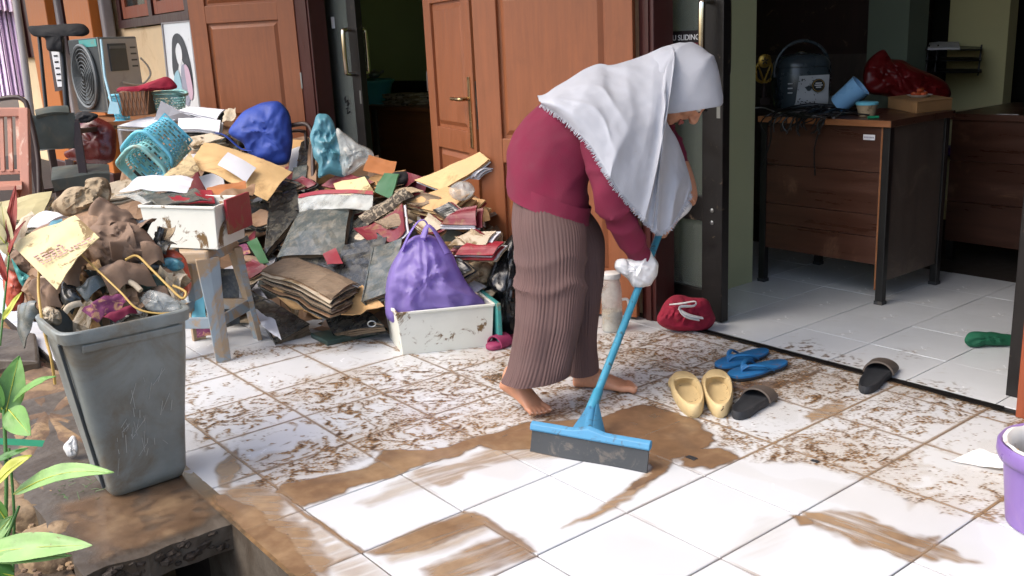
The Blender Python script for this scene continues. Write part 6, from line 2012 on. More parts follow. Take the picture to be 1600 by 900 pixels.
t = drawer(A, B, Cc, Dd, .172, .004, 'white muddy drawer on the tiles holding the purple bag', M['drawer'])
b = MB()
x = (Cc - B).normalized(); n_ = (B - A).normalized()
p0, p1 = B - x * .02 + n_ * .006, Cc + x * .025 + n_ * .006
b.hexa([p0, p1, p1 + n_ * .018, p0 + n_ * .018] + [q + UP * .18 for q in (p0, p1, p1 + n_ * .018, p0 + n_ * .018)]); b.build('face_board', M['teal'], t, bevel=.004)
# purple carrier bag in it
k = pillow([(602, 478), (604, 446), (612, 415), (626, 388), (641, 372), (652, 366), (672, 366), (690, 378), (706, 398), (724, 430), (742, 456), (757, 474), (740, 500), (690, 510), (640, 510), (608, 500)], 3.80, .10, .10, n=80, rings=16, amp=.010, freq=12, seed=41)
for i, p in enumerate(k.v):
    q = p - at(655, 360, 3.8)
    a = q.dot(RH)
    fall = max(0.0, -q.z)
    k.v[i] = p - VH * (.016 * ((1 - abs(math.sin(a / (.16 + fall) * 11 + 1.6 * nz(p, 5, 3)))) ** 1.7 - .3) * min(1, fall * 8) + .006 * ((1 - abs(math.sin(a / (.2 + fall) * 27 + 2.5 * nz(p, 9, 4)))) ** 2 - .3)) * max(0, min(1, (3.83 - (p - CC).dot(VIEW)) * 20))
t = thing('carrier_bag', 'shiny purple plastic carrier bag standing in the white drawer', 'plastic bag', base_of(k)); k.build('bag', M['purple_bag'], t, smooth=True)
b = MB()
b.tube([at(628, 392, 3.75), at(640, 365, 3.74), at(654, 346, 3.745), at(664, 345, 3.75), at(668, 356, 3.75), at(664, 376, 3.74)], [.018, .013, .009, .009, .012, .018], n=8, squash=.35, smoothpath=6)
b.tube([at(660, 372, 3.72), at(667, 354, 3.73), at(675, 356, 3.73), at(686, 372, 3.73), at(700, 396, 3.72)], [.016, .011, .010, .014, .020], n=8, squash=.35, smoothpath=6)
b.build('handle', M['purple_bag'], t, smooth=True)

# -- stool with muddy drawer on it
sh = at(345, 396, 3.74).z
s1, s2 = gr(350, 566), gr(406, 529)
ex = (s2 - s1).normalized(); ey = UP.cross(ex)
if ey.dot(VH) < 0: ey = -ey
# stool axes: front edge runs from the near leg to the right leg, the other edge goes left
fw = .30
lf = gr(292, 560) 
ey = -(RH * .95 - VH * .1).normalized()
st = thing('stool', 'grey blue plastic stool with muddy legs under the white drawer', 'stool', s1)
L1, L2 = s1, s2
L3, L4 = s1 + ey * .27, s2 + ey * .27
ce = (L1 + L2 + L3 + L4) / 4
S_ = ce + (L1 - ce) * .82
topz = .30
for k in range(60):                              # height at which the near seat corner meets the drawer's lower corner
    q = Vector((S_.x, S_.y, topz)) - CC
    v_ = 450 + FPX * (Vector(RR[1]).dot(q)) / (Vector(RR[2]).dot(q))
    if v_ < 394: break
    topz += .004
for p in (L1, L2, L4, L3):
    q = ce + (p - ce) * .78; q.z = topz - .03
    x = (ce - p); x.z = 0; x.normalize(); yv = UP.cross(x)
    b = MB()
    r0 = lambda c, w_, e: [c - yv * w_, c - x * .004 - yv * .002 + x * 0, c + yv * w_, c + yv * (w_ - .004) + x * e, c + x * (.012), c - yv * (w_ - .004) + x * e]
    b.loft([r0(p, .030, .02), r0(p.lerp(q, .5), .034, .024), r0(q, .046, .034)])
    b.build('leg', M['stool'], st, bevel=.003)
cn = [L1, L2, L4, L3]
for z0, z1, k in ((.16, .19, 0), (.34, .37, 1)):
    for i in range(4):
        p, q = cn[i], cn[(i + 1) % 4]
        if k == 1 and i % 2: continue
        f = z0 / topz
        a = p.lerp(Vector((*(ce + (p - ce) * .78).xy, topz)), f); c = q.lerp(Vector((*(ce + (q - ce) * .78).xy, topz)), f)
        if k == 0:
            b = MB(); b.bar(a.lerp(c, .03), a.lerp(c, .97), .014, .045); b.build('stretcher', M['stool'], st, bevel=.003)
b = MB()
k = [ce + (p - ce) * .84 for p in cn]
k2 = [ce + (p - ce) * .80 for p in cn]
b.hexa([Vector((p.x, p.y, topz - .05)) for p in k] + [Vector((p.x, p.y, topz)) for p in k2])
b.build('seat', M['stool'], st, bevel=.012, seg=3)
# drawer on the stool (corner towards the viewer)
z0 = topz + .004
A = gr(343, 391, z0); B = gr(414, 358, z0); Dd = gr(226, 386, z0)
Dd = A + (Dd - A).normalized() * .36; B = A + (B - A).normalized() * .25
Cc = B + (Dd - A)
hh = .165
t = drawer(Dd, A, B, Cc, hh, .004, 'white muddy drawer full of files balanced on the plastic stool', M['drawer'])
# files standing in it
o0 = (A + B + Cc + Dd) / 4
u1 = (A - Dd).normalized(); u2 = (B - A).normalized()
t = thing('file_folder', 'red file folder sticking out of the right end of the drawer on the stool', 'folder', B)
b = MB(); p = A + u1 * .012 + u2 * .06
b.hexa([p + UP * (z) + e for z in (.05, .185) for e in (Vector(), u2 * .20, u2 * .20 + u1 * .012, u1 * .012)]); b.build('cover', M['red_cover'], t)
q4s = lambda a, b_, c, d: [at(*a), at(*b_), at(*c), at(*d)]
for (pts, m, lab, nm, ct, amp_, th_) in (
    ([(186, 299, 3.98), (216, 277, 4.2), (302, 279, 4.16), (292, 301, 3.92)], 'paper', 'large blank white sheet on top of the files in the stool drawer', 'paper', 'paper', .005, .0015),
    ([(180, 303, 3.96), (240, 290, 4.1), (300, 296, 4.05), (240, 330, 3.80)], 'clear_film', 'clear plastic folder sliding off the left of the stool drawer', 'plastic_folder', 'folder', .010, .003),
    ([(215, 306, 3.92), (300, 296, 4.02), (334, 312, 3.86), (250, 322, 3.76)], 'grey_cover', 'grey plastic wallet in the stool drawer', 'plastic_folder', 'folder', .008, .006),
    ([(250, 304, 3.94), (330, 296, 4.0), (336, 316, 3.85), (280, 318, 3.80)], 'red_cover', 'bright red file lying in the stool drawer', 'folder', 'folder', .004, .006),
    ([(322, 292, 4.05), (384, 283, 4.08), (386, 298, 3.98), (327, 312, 3.9)], 'orange_card', 'orange envelope lying across the stool drawer', 'envelope', 'envelope', .004, .002),
    ([(338, 302, 3.98), (400, 292, 4.02), (395, 306, 3.93), (345, 322, 3.84)], 'kraft_wet', 'crumpled brown card in the right end of the stool drawer', 'card', 'card', .012, .003)):
    solo(sheet(q4s(*pts), 12, 9, amp_, 13, 4, (.0, .01), th_), nm, M[m], lab, ct, smooth=True)
b = MB(); b.hexa([o0 + u1 * a + u2 * c + UP * z for z in (.02, .13) for a, c in ((-.15, -.1), (.15, -.1), (.15, .1), (-.15, .1))])
solo(b, 'paper_block', M['pages'], 'block of wet pages filling the drawer on the stool', 'papers')
# blue things under the stool
b = MB(); b.hexa([at(u, v, d) for d in (4.0, 4.05) for u, v in ((300, 500), (322, 500), (312, 395), (296, 395))]); solo(b, 'blue_board', M['turq2'], 'bright blue plastic board seen through the stool legs', 'board')
b = MB(); b.hexa([at(u, v, d) for d in (4.08, 4.12) for u, v in ((330, 520), (375, 505), (372, 420), (340, 420))]); solo(b, 'black_board', M['black_cover'], 'dark board standing behind the stool legs', 'board')
paper([(305, 505), (330, 500), (332, 524), (308, 528)], 'purple_print', 'purple printed packet on the floor under the stool', 'packet', 'packet', ds=[3.95, 3.95, 3.9, 3.9], amp=.006, seed=4)

# ================================================================== LEFT SIDE: AC, chairs, poster, curtain
t = thing('air_conditioner', 'grey outdoor air conditioner unit with round fan grille standing against the cream wall', 'air conditioner', at(165, 176, 6.9))
cE = at(152, 58, 6.35)            # top of the near vertical edge
dwn = at(170, 176, 6.35)
# faces: left face (fan) and right face (service panel)
Ltop = at(106, 66, 6.75); Rtop = at(213, 58, 6.62)
H = 115 / (FPX / 6.35)
ex = (Rtop - cE); ex.z = 0; wR = ex.length; ex.normalize()
fx = (Ltop - cE); fx.z = 0; wL = fx.length; fx.normalize()
zt = cE.z; zb = zt - H * 1.02
lo = [Vector((p.x, p.y, zb)) for p in (cE, cE + ex * wR, cE + ex * wR + fx * wL, cE + fx * wL)]
hi = [Vector((p.x, p.y, zt)) for p in lo]
b = MB(); b.hexa(lo + hi); b.build('casing', M['ac_grey'], t, bevel=.012)
nR = fx * -1; nR = (ex.cross(UP)).normalized()
if nR.dot(VIEW) > 0: nR = -nR
nL = fx.cross(UP).normalized()
if nL.dot(VIEW) > 0: nL = -nL
def onR(s, z, o=0.0): return Vector((cE.x, cE.y, zt)) + ex * (wR * s) - UP * (H * z) + nR * o
def onL(s, z, o=0.0): return Vector((cE.x, cE.y, zt)) + fx * (wL * s) - UP * (H * z) + nL * o
b = MB(); b.hexa([onR(s, z, o) for z in (.97, .03) for s, o in ((.04, .0), (.98, .0), (.98, .003), (.04, .003))]); b.build('side_panel', M['steel_pale'], t, bevel=.003)
b = MB(); b.hexa([onR(s, z, o) for z in (.46, .09) for s, o in ((.2, .003), (.66, .003), (.66, .014), (.2, .014))]); pn = b.build('service_cover', M['ac_dark'], t, bevel=.004)
b = MB(); b.hexa([onR(s, z, o) for z in (.16, .12) for s, o in ((.22, .012), (.64, .012), (.64, .022), (.22, .022))]); b.build('grip', M['ac_grey'], pn)
for i in range(4):
    b = MB(); z = .14 + .085 * i; b.hexa([onR(s, zz_, o) for zz_ in (z + .022, z) for s, o in ((.78, 0), (.93, 0), (.93, .005), (.78, .005))]); b.build('slot', M['ac_dark'], t)
b = MB(); b.hexa([onL(s, z, o) for z in (.99, .01) for s, o in ((.01, .0), (.99, .0), (.99, .002), (.01, .002))]); b.build('fan_panel', M['ac_face'], t, bevel=.002)
b = MB(); b.hexa([onL(s, z, o) for z in (.12, .02) for s, o in ((.04, .002), (.6, .002), (.6, .005), (.04, .005))]); b.build('top_strip', M['teal'], t)
b = MB(); b.tube([onR(0, 0, .004), onR(0, 1, .004)], .009, n=8); b.build('corner_trim', M['steel'], t, smooth=True)
# fan grille on left face
gc = onL(.52, .52, 0)
rad = H * .43
rx = min(rad, wL * .49)
for k in range(1, 9):
    b = MB(); r = k / 8
    b.tube([gc + fx * (rx * r * math.cos(q)) + UP * (rad * r * math.sin(q)) + nL * (.02 + .012 * (1 - r)) for q in [2 * math.pi * j / 28 for j in range(29)]], .0045 if k < 8 else .012, n=6)
    b.build('grille_ring', M['ac_dark'] if k < 8 else M['ac_grey'], t, smooth=True)
b = MB(); b.lathe([(.001, .004), (rx * .95, .004), (rx * .95, .0), (.001, 0)], gc, Matrix((fx, UP, nL)).transposed(), n=28); b.build('fan_well', M['desk_black'], t)
for k in range(3):
    a = k * 2 * math.pi / 3 + .4
    b = MB()
    P = [[gc + (fx * math.cos(a + da * (.5 + .5 * r)) + UP * math.sin(a + da * (.5 + .5 * r))) * (rx * .9 * r) + nL * (.008 + .010 * da) for r in np.linspace(.12, 1, 6)] for da in np.linspace(-.5, .5, 5)]
    b.grid(P, .002); b.build('fan_blade', M['ac_grey'], t, smooth=True)
b = MB(); b.tube([onR(.45, .62, .006), onR(.7, .66, .02), onR(.95, .66, .02), onR(1.15, .55, .03), onR(1.12, .42, .03), onR(.98, .30, .02)], .007, n=8, smoothpath=6); b.build('cable', M['white_cable'], t, smooth=True)
# poster on the wall
pt = thing('poster', 'framed white poster of a long dark haired figure leaning on the cream wall', 'poster', wy(285, 170, 1.86))
c4 = [wy(254, 36, 1.88), wy(298, 32, 1.88), wy(314, 170, 1.82), wy(268, 172, 1.82)]
nrm = Vector((0, -1, 0))
b = MB(); b.hexa([c4[3], c4[2], c4[2] + Vector((0, .03, 0)), c4[3] + Vector((0, .03, 0)), c4[0], c4[1], c4[1] + Vector((0, .03, 0)), c4[0] + Vector((0, .03, 0))]); b.build('board', M['print_girl'], pt)
def pm(s, z, o=.003):
    return c4[0].lerp(c4[1], s).lerp(c4[3].lerp(c4[2], s), z) + nrm * o
for i, (mm, pts) in enumerate((('hair_ink', [(.25, .30), (.32, .17), (.5, .13), (.68, .2), (.8, .38), (.86, .6), (.82, .8), (.7, .62), (.55, .42), (.42, .5), (.3, .66), (.2, .55)]),
                               ('print_girl', [(.38, .32), (.48, .24), (.58, .3), (.58, .42), (.48, .5), (.4, .44)]), ('pose_grey', [(.5, .55), (.66, .5), (.72, .75), (.66, .95), (.5, .9)]),
                               ('pose_blue', [(.22, .66), (.4, .55), (.48, .75), (.46, .95), (.3, .92)]), ('pose_pink', [(.64, .5), (.78, .55), (.84, .8), (.74, .9), (.66, .75)]))):
    b = MB(); n = len(pts)
    P = cat_closed([pm(s, z, .002 + .0012 * i) for s, z in pts], 30)
    b.add(P, [tuple(range(30))]); b.build('print', M[mm], pt)
for s0, s1, z0, z1 in ((0, 1, -.004, .012), (0, 1, .988, 1.0), (-.02, .02, 0, 1), (.98, 1.02, 0, 1)):
    b = MB(); b.hexa([pm(s, z, o) for z in (z1, z0) for s, o in ((s0, .0), (s1, .0), (s1, .010), (s0, .010))]); b.build('frame', M['grey_pole'], pt)
# curtain and pole at the far left
cu = MB()
P = []
for i, v in enumerate((-40, 20, 60, 100, 130, 152)):
    P.append([at(u + (v - 60) * .16, v, 7.6 + .05 * math.sin(u * .9) + .02 * math.sin(u * 2.3)) for u in np.linspace(-140, 30, 90)])
cu.grid(P, .006)
t = thing('curtain', 'pale pink curtain hanging at the far left edge', 'curtain', at(-30, 152, 7.6))
cu.build('cloth', M['pink_cloth'], t, smooth=True)
va = MB()
P = [[at(u + (v - 60) * .16, v + 2 * math.sin(u * .6), 7.5 + .06 * math.sin(u * .7)) for u in np.linspace(-140, 28, 70)] for v in (-40, 0, 17)]
va.grid(P, .006); va.build('valance', M['pink_cloth'], t, smooth=True)
b = MB(); b.tube([at(19, -40, 7.4), at(36, 80, 7.4), at(58, 260, 7.4)], .028, n=10)
solo(b, 'pole', M['grey_pole'], 'grey pole beside the pink curtain', 'pole', smooth=True)
# clothes stand with black jacket, notice board
t = thing('clothes_stand', 'thin black stand carrying a black jacket before the far window', 'clothes stand', at(85, 200, 6.9))
for a, c in (((60, 46), (74, 190)), ((96, 60), (106, 190))):
    b = MB(); b.tube([at(*a, 6.9), at(*c, 6.9)], .014 if a[0] == 60 else .022, n=8); b.build('post', M['desk_black'], t, smooth=True)
b = MB(); b.tube([at(58, 48, 6.9), at(136, 46, 6.9)], .012, n=8); b.build('rail', M['desk_black'], t, smooth=True)
k = pillow([(44, 42), (60, 40), (90, 38), (126, 37), (138, 44), (139, 52), (128, 57), (104, 55), (98, 64), (98, 80), (88, 81), (74, 78), (70, 60), (52, 56)], 6.84, .06, .06, n=56, rings=9, amp=.006, freq=12, seed=51)
solo(k, 'black_jacket', M['black_cloth'], 'black jacket hung over the thin black stand', 'jacket', smooth=True)
t = thing('notice_board', 'narrow framed notice board hanging behind the black stand', 'notice board', wy(90, 140, 1.8))
b = MB(); c4 = [at(76, 78, 7.3), at(100, 76, 7.3), at(104, 140, 7.3), at(86, 143, 7.3)]
b.hexa([c4[3], c4[2], c4[2] + VH * .02, c4[3] + VH * .02, c4[0], c4[1], c4[1] + VH * .02, c4[0] + VH * .02]); b.build('frame', M['dark_wood'], t)
b = MB(); i4 = [at(80, 80, 7.295), at(92, 79, 7.295), at(99, 135, 7.295), at(90, 136, 7.295)]
b.hexa([i4[3], i4[2], i4[2] + VH * .004, i4[3] + VH * .004, i4[0], i4[1], i4[1] + VH * .004, i4[0] + VH * .004]); b.build('sheet', M['label_paper'], t)
for i in range(5):
    z = .14 + .17 * i
    p = i4[0].lerp(i4[3], z).lerp(i4[1].lerp(i4[2], z), .5) - VH * .003
    b = MB(); b.box(p, (.03, .002, .012), Rz); b.build('print', M['ink'], t)
# dark upholstered chair
def chairset(name, label, P0, zs, m, group=None): pass
t = thing('chair', 'dark wooden armchair with muddy grey vinyl back seen from behind', 'chair', at(85, 400, 5.6))
dC = 5.6
bk = q4([(42, 182), (116, 176), (122, 232), (55, 234)], [5.55, 5.75, 5.75, 5.55])
sheet(bk, 10, 8, .006, 6, 3, (.015, .01), .05).build('backrest', M['vinyl'], t, smooth=True)
sheet(q4([(54, 172), (106, 166), (108, 176), (56, 180)], [5.6, 5.78, 5.7, 5.55]), 8, 4, .004, 6, 5, (.01, .005), .02).build('back_top', M['vinyl'], t, smooth=True)
for a, c, d0, d1 in (((44, 184), (80, 420), 5.56, 5.5), ((117, 188), (150, 400), 5.76, 5.7), ((108, 250), (118, 330), 6.2, 6.15), ((160, 250), (172, 330), 6.3, 6.25)):
    b = MB(); b.bar(at(*a, d0), at(*c, d1), .05, .045); b.build('leg', M['dark_wood'], t, bevel=.004)
st4 = q4([(82, 262), (170, 256), (172, 272), (80, 282)], [5.9, 6.0, 5.75, 5.6])
sheet(st4, 8, 6, .004, 6, 2, (.01, .01), .07).build('seat', M['vinyl'], t, smooth=False)
for a, c, d0, d1 in (((48, 210), (140, 195), 5.6, 6.2), ((120, 205), (178, 198), 5.78, 6.3)):
    b = MB(); b.bar(at(*a, d0), at(*c, d1), .05, .03); b.build('armrest', M['dark_wood'], t, bevel=.004)
b = MB(); b.bar(at(62, 300, 5.6), at(150, 288, 5.8), .03, .03); b.build('stretcher', M['dark_wood'], t)
k = pillow([(120, 200), (140, 182), (158, 186), (176, 196), (182, 215), (178, 250), (150, 256), (110, 250), (100, 238), (118, 230)], 6.05, .06, .08, n=48, rings=9, amp=.008, freq=9, seed=55)
solo(k, 'red_cushion', M['red_vinyl'], 'dark red vinyl cushion slumped behind the grey backed armchair', 'cushion', smooth=True)
k = pillow([(116, 180), (128, 174), (150, 178), (152, 184), (136, 192), (118, 190)], 5.95, .03, .03, n=30, rings=7, amp=.008, freq=20, seed=57)
solo(k, 'black_rag', M['black_cloth'], 'black rag on the arm behind the grey chair back', 'rag', smooth=True)
# slatted folding chair far left
t = thing('folding_chair', 'faded pinkish slatted wooden folding chair cut by the left edge', 'chair', at(10, 380, 5.1))
b = MB(); b.hexa([at(u, v, d) for d in (5.1, 5.14) for u, v in ((-60, 184), (43, 182), (42, 168), (-60, 168))]); b.build('top_rail', M['pink_wood'], t, bevel=.006)
b = MB(); b.bar(at(38, 170, 5.1), at(42, 345, 5.0), .05, .03, up=VH); b.build('side_post', M['pink_wood'], t, bevel=.004)
for k in range(8):
    u = 28 - 13 * k
    b = MB(); b.bar(at(u, 183, 5.12), at(u + 3, 268, 5.08), .022, .012, up=VH); b.build('slat', M['pink_wood'], t)
b = MB(); b.hexa([at(u, v, d) for d in (5.08, 5.11) for u, v in ((-60, 276), (38, 272), (38, 264), (-60, 268))]); b.build('lower_rail', M['pink_wood'], t, bevel=.004)
b = MB(); b.bar(at(22, 285, 5.0), at(52, 348, 5.1), .045, .03); b.build('leg', M['wood_edge'], t)
b = MB(); b.hexa([at(u, v, d) for d, dv in ((4.75, 0),(5.05, -8)) for u, v in ((-60, 300 + dv), (34, 296 + dv), (34, 290 + dv), (-60, 294 + dv))]); b.build('seat', M['pink_wood'], t)
b = MB(); b.tube([at(-20, 158, 5.4), at(20, 152, 5.4), at(36, 156, 5.4), at(44, 172, 5.4), at(60, 250, 5.4), at(62, 380, 5.3)], .014, n=8, smoothpath=5)
solo(b, 'metal_chair', M['dark_wood'], 'black tubular chair back behind the slatted folding chair', 'chair', smooth=True)
# floor litter behind the bin
rn = random.Random(77)
for k, (u, v, mm, lab) in enumerate(((95, 330, 'paper_dirty', 'grey magazine stack on the floor between chair and bin'), (60, 345, 'paper_dirty', 'dirty white papers below the folding chair'), (180, 300, 'paper_dirty', 'muddy folded newspaper behind the rag on the bin'), (215, 330, 'kraft_wet', 'brown card behind the white stool drawer'), (20, 330, 'leaf_dry', 'pale dry sacking below the slatted chair'))):
    c = at(u, v, 4.3 if k == 4 else dep(u, v, .10))
    x, y = iw(.8, .1, .4) * .16, iw(-.1, .35, .8) * .12
    if True:
        stacked_c = [c - x - y, c + x - y, c + x + y, c - x + y]
        tt = thing('paper_stack', lab, 'papers', c)
        for j in range(5):
            sheet([p - UP * .02 * j + x * .1 * math.sin(j * 3) for p in stacked_c], 6, 5, .006, 8, k * 7 + j, (.01, 0), .010).build('sheet', M[mm if j % 2 == 0 else 'paper_dirty'], tt)

# ================================================================== RUBBISH BIN
bt = thing('rubbish_bin', 'scratched grey plastic rubbish bin overfilled with wet rubbish', 'bin', (.03, -.27, 0))
BH = .515
def bin_ring(z, g_=0.0, n=40):
    f = z / BH
    x0, x1 = .0 + f * -.02, .178 + f * .085
    y0, y1 = -.372 + f * -.070, -.155 + f * .043
    cx, cy, hx, hy = (x0 + x1) / 2, (y0 + y1) / 2, (x1 - x0) / 2 + g_, (y1 - y0) / 2 + g_
    e = .28
    return [Vector((cx + hx * (abs(math.cos(q)) ** e) * (1 if math.cos(q) > 0 else -1), cy + hy * (abs(math.sin(q)) ** e) * (1 if math.sin(q) > 0 else -1), z)) for q in [2 * math.pi * (k + .5) / n for k in range(n)]]
b = MB()
b.loft([bin_ring(.012, -.03), bin_ring(0.003, -.02), bin_ring(.006, -.008), bin_ring(.03, 0)] + [bin_ring(BH * k / 12) for k in range(1, 12)] + [bin_ring(BH - .035, .0), bin_ring(BH - .034, .009), bin_ring(BH - .004, .010), bin_ring(BH, .006), bin_ring(BH - .001, -.003), bin_ring(BH - .03, -.005), bin_ring(.03, -.008), bin_ring(.02, -.03)], caps=(True, True))
for i, p in enumerate(b.v):
    b.v[i] = p + Vector((.004 * nz(p, 5, 3), .004 * nz(p, 5, 4), 0))
b.build('body', M['bin'], bt, smooth=True)
# raised rib down the near-left face, rim grip
b = MB()
r0, r1 = bin_ring(.05, .0), bin_ring(BH - .04, .0)
def side_y(z, x):   # point on the -Y face
    f = z / BH
    return Vector((x * (1 + .5 * f) + .004, -.372 - .07 * f - .004, z))
for xx in (.135,):
    b.bar(side_y(.03, xx), side_y(BH - .04, xx), .010, .008, up=Vector((0, 1, 0)))
b.build('rib', M['ac_dark'], bt, bevel=.002)
def face_x(y, z):
    f = z / BH
    return Vector((.178 + .085 * f + .0012, y * 1 + (-.27 - y) * 0 , z))
b = MB(); b.hexa([face_x(y, z) + Vector((o, 0, 0)) for z in (BH - .062, BH - .04) for y, o in ((-.40, -.002), (-.14, -.002), (-.14, .005), (-.40, .005))]); b.build('grip', M['bin'], bt, bevel=.003)
rn = random.Random(8)
b = MB()
for k in range(46):
    y, z = -.27 + rn.gauss(0, .045), .13 + rn.gauss(.05, .06)
    if z < .04: continue
    a = rn.gauss(1.35, .35); L_ = rn.uniform(.01, .06)
    p = face_x(y, z); q = face_x(y + math.cos(a) * L_, z + math.sin(a) * L_)
    if abs(q.y + .265) > .085: continue
    b.bar(p, q, rn.uniform(.0006, .0016), .0008, up=Vector((1, 0, 0)))
kind(b.build('scratches', M['scratch'], bt), 'stuff')

def dB(u, v, o=0.0):
    """front of the rubbish in the bin"""
    return interp(v, [280, 360, 440, 500], [2.86, 2.76, 2.66, 2.60]) + interp(u, [20, 80, 170, 280], [.12, .03, 0, .06]) + o
def DB(pts, o=0.0): return [at(u, v, dB(u, v, o)) for u, v in pts]
def bsheet(px, m, label, name, catg, o=0.0, **kw):
    k = sheet(DB(px, o), kw.pop('nx', 14), kw.pop('ny', 11), kw.pop('amp', .008), kw.pop('freq', 14), kw.pop('seed', 1), kw.pop('bend', (.01, .01)), kw.pop('thick', .0015))
    return solo(k, name, M[m], label, catg, smooth=kw.get('smooth', True))
def bpill(px, m, label, name, catg, o=0.0, T=.05, **kw):
    u = sum(p[0] for p in px) / len(px); v = sum(p[1] for p in px) / len(px)
    k = pillow(px, dB(u, v, o), T, T, n=kw.pop('n', 56), rings=11, amp=kw.pop('amp', .008), freq=kw.pop('freq', 20), seed=kw.pop('seed', 1))
    return solo(k, name, M[m], label, catg, smooth=True)
# core of rubbish
k = pillow([(62, 500), (30, 450), (30, 400), (60, 360), (120, 330), (180, 340), (230, 380), (270, 430), (282, 480), (200, 500), (120, 508)], 2.81, .10, .10, n=80, rings=16, amp=.03, freq=11, seed=61)
solo(k, 'rubbish', M['kraft_wet'], 'dark wet rubbish mass heaped above the bin rim', 'rubbish', smooth=False)
M['brown_cloth'] = mat('brown_felt_sheet', '#7b6452', 0.85, 0.14, 8, 0.25, 90, dirt=0.12, ds=7)
bpill([(82, 322), (92, 306), (112, 292), (132, 290), (134, 280), (150, 277), (166, 282), (174, 300), (170, 318), (150, 330), (118, 338), (96, 336)], 'rag', 'muddy cream rag rolled up on the very top of the bin', 'rag', 'rag', o=.0, T=.045, amp=.012, freq=24, seed=62)
bsheet([(132, 330), (196, 322), (216, 350), (160, 372)], 'brown_cloth', 'brown felt sheet folded under the cream rag', 'felt_sheet', 'felt sheet', o=-.02, amp=.018, freq=15, bend=(.03, .02), nx=22, ny=16, seed=4, thick=.003)
bpill([(150, 352), (178, 346), (206, 352), (232, 376), (258, 404), (250, 410), (214, 416), (186, 424), (160, 420), (140, 400), (138, 376)], 'brown_cloth', 'large crumpled brown felt sheet bulging from the bin', 'felt_sheet', 'felt sheet', o=-.0, T=.05, amp=.03, freq=10, seed=63, n=96)
bsheet([(172, 380), (200, 350), (214, 386), (176, 408)], 'brown_cloth', 'upturned flap of brown felt in the middle of the bin', 'felt_sheet', 'felt sheet', o=-.07, amp=.010, freq=12, bend=(-.02, .04), seed=7, thick=.003)
bsheet([(92, 452), (130, 408), (140, 412), (126, 450)], 'brown_cloth', 'brown felt flap below the yellow envelope', 'felt_sheet', 'felt sheet', o=-.03, amp=.008, bend=(.02, .02), seed=8, thick=.003)
bpill([(6, 412), (16, 394), (30, 390), (44, 404), (56, 424), (44, 430), (20, 424)], 'brown_cloth', 'brown felt corner hanging at the left of the bin', 'felt_sheet', 'felt sheet', o=-.02, T=.025, amp=.006, seed=64)
# yellow envelope with print
yc = [at(20, 384, 2.63), at(118, 337, 2.66), at(156, 372, 2.60), at(88, 452, 2.53)]
t = thing('printed_envelope', 'pale yellow muddy envelope with red print on the front of the bin rubbish', 'envelope', sum(yc, Vector()) / 4)
sheet(yc, 16, 12, .005, 11, 5, (.012, .01), .003).build('envelope_body', M['yellow_card'], t, smooth=True)
b = MB()
o_, xx_, yy_ = yc[3].lerp(yc[0], .35).lerp(yc[2].lerp(yc[1], .35), .12), (yc[1] - yc[0]).normalized(), (yc[0] - yc[3]).normalized()
nn = xx_.cross(yy_).normalized()
if nn.dot(VIEW) > 0: nn = -nn
rn = random.Random(4)
for r_ in range(5):
    s = .0
    while s < .145:
        w_ = rn.uniform(.004, .014)
        p = o_ + xx_ * (s + .002) + yy_ * (.010 * r_) + nn * .022
        b.box(p, (w_, .004, .0012), Matrix((xx_, yy_, nn)).transposed()); s += w_ + .004
        if r_ > 1 and s > .07: break
b.build('print', M['red_ink'], t)
for (px, m, lab, nm, ct, o, kw) in (
    ([(62, 362), (98, 342), (104, 362), (76, 376)], 'teal_bag', 'light blue paper scrap above the yellow envelope', 'paper_scrap', 'paper', -.06, dict(amp=.006, freq=20, seed=3)),
    ([(42, 356), (70, 330), (104, 336), (70, 358)], 'paper', 'folded white booklet at the back left of the bin', 'booklet', 'booklet', .06, dict(amp=.004, thick=.015)),
    ([(8, 384), (50, 330), (60, 340), (28, 392)], 'paper_dirty', 'dull white plastic sheet at the left of the bin rubbish', 'plastic_sheet', 'sheet', .08, dict(amp=.01, seed=6)),
    ([(120, 452), (158, 432), (166, 444), (136, 472)], 'grey_cover', 'grey green wet card in the lower middle of the bin rubbish', 'card', 'card', -.04, dict(amp=.008, seed=7)),
    ([(100, 484), (128, 470), (132, 478), (106, 492)], 'paper_dirty', 'short white printed strip near the bin rim', 'strip', 'paper', -.06, dict(amp=.004, seed=8)),
    ([(130, 488), (180, 458), (206, 470), (150, 502)], 'purple_print', 'red and purple patterned cloth near the bin rim', 'patterned_cloth', 'cloth', -.05, dict(amp=.012, freq=20, seed=9)),
    ([(160, 496), (206, 478), (216, 490), (180, 504)], 'maroon_cloth', 'dark purple cloth edge over the bin rim', 'cloth', 'cloth', -.045, dict(amp=.010, freq=20, seed=10)),
    ([(215, 438), (250, 432), (262, 448), (224, 452)], 'darkgreen', 'dark green wet leaf mass right in the bin', 'cloth', 'cloth', -.02, dict(amp=.010, freq=20, seed=11)),
    ([(24, 476), (62, 470), (60, 486), (40, 545)], 'grey_cover', 'grey folded card hanging over the left rim of the bin', 'card', 'card', -.02, dict(amp=.008, freq=10, seed=12, thick=.004)),
    ([(60, 432), (120, 440), (110, 470), (70, 480)], 'kraft_wet', 'brown wet card below the yellow envelope', 'card', 'card', -.02, dict(amp=.012, freq=14, seed=15)),
    ([(90, 455), (116, 440), (130, 470), (110, 490)], 'black_cover', 'black wet plastic scrap in the bin', 'plastic_scrap', 'scrap', -.03, dict(amp=.012, freq=18, seed=16)),
    ([(205, 420), (250, 408), (262, 420), (226, 434)], 'black_cover', 'black folded plastic under the brown felt', 'plastic_scrap', 'scrap', -.0, dict(amp=.01, freq=18, seed=17))):
    bsheet(px, m, lab, nm, ct, o, **kw)
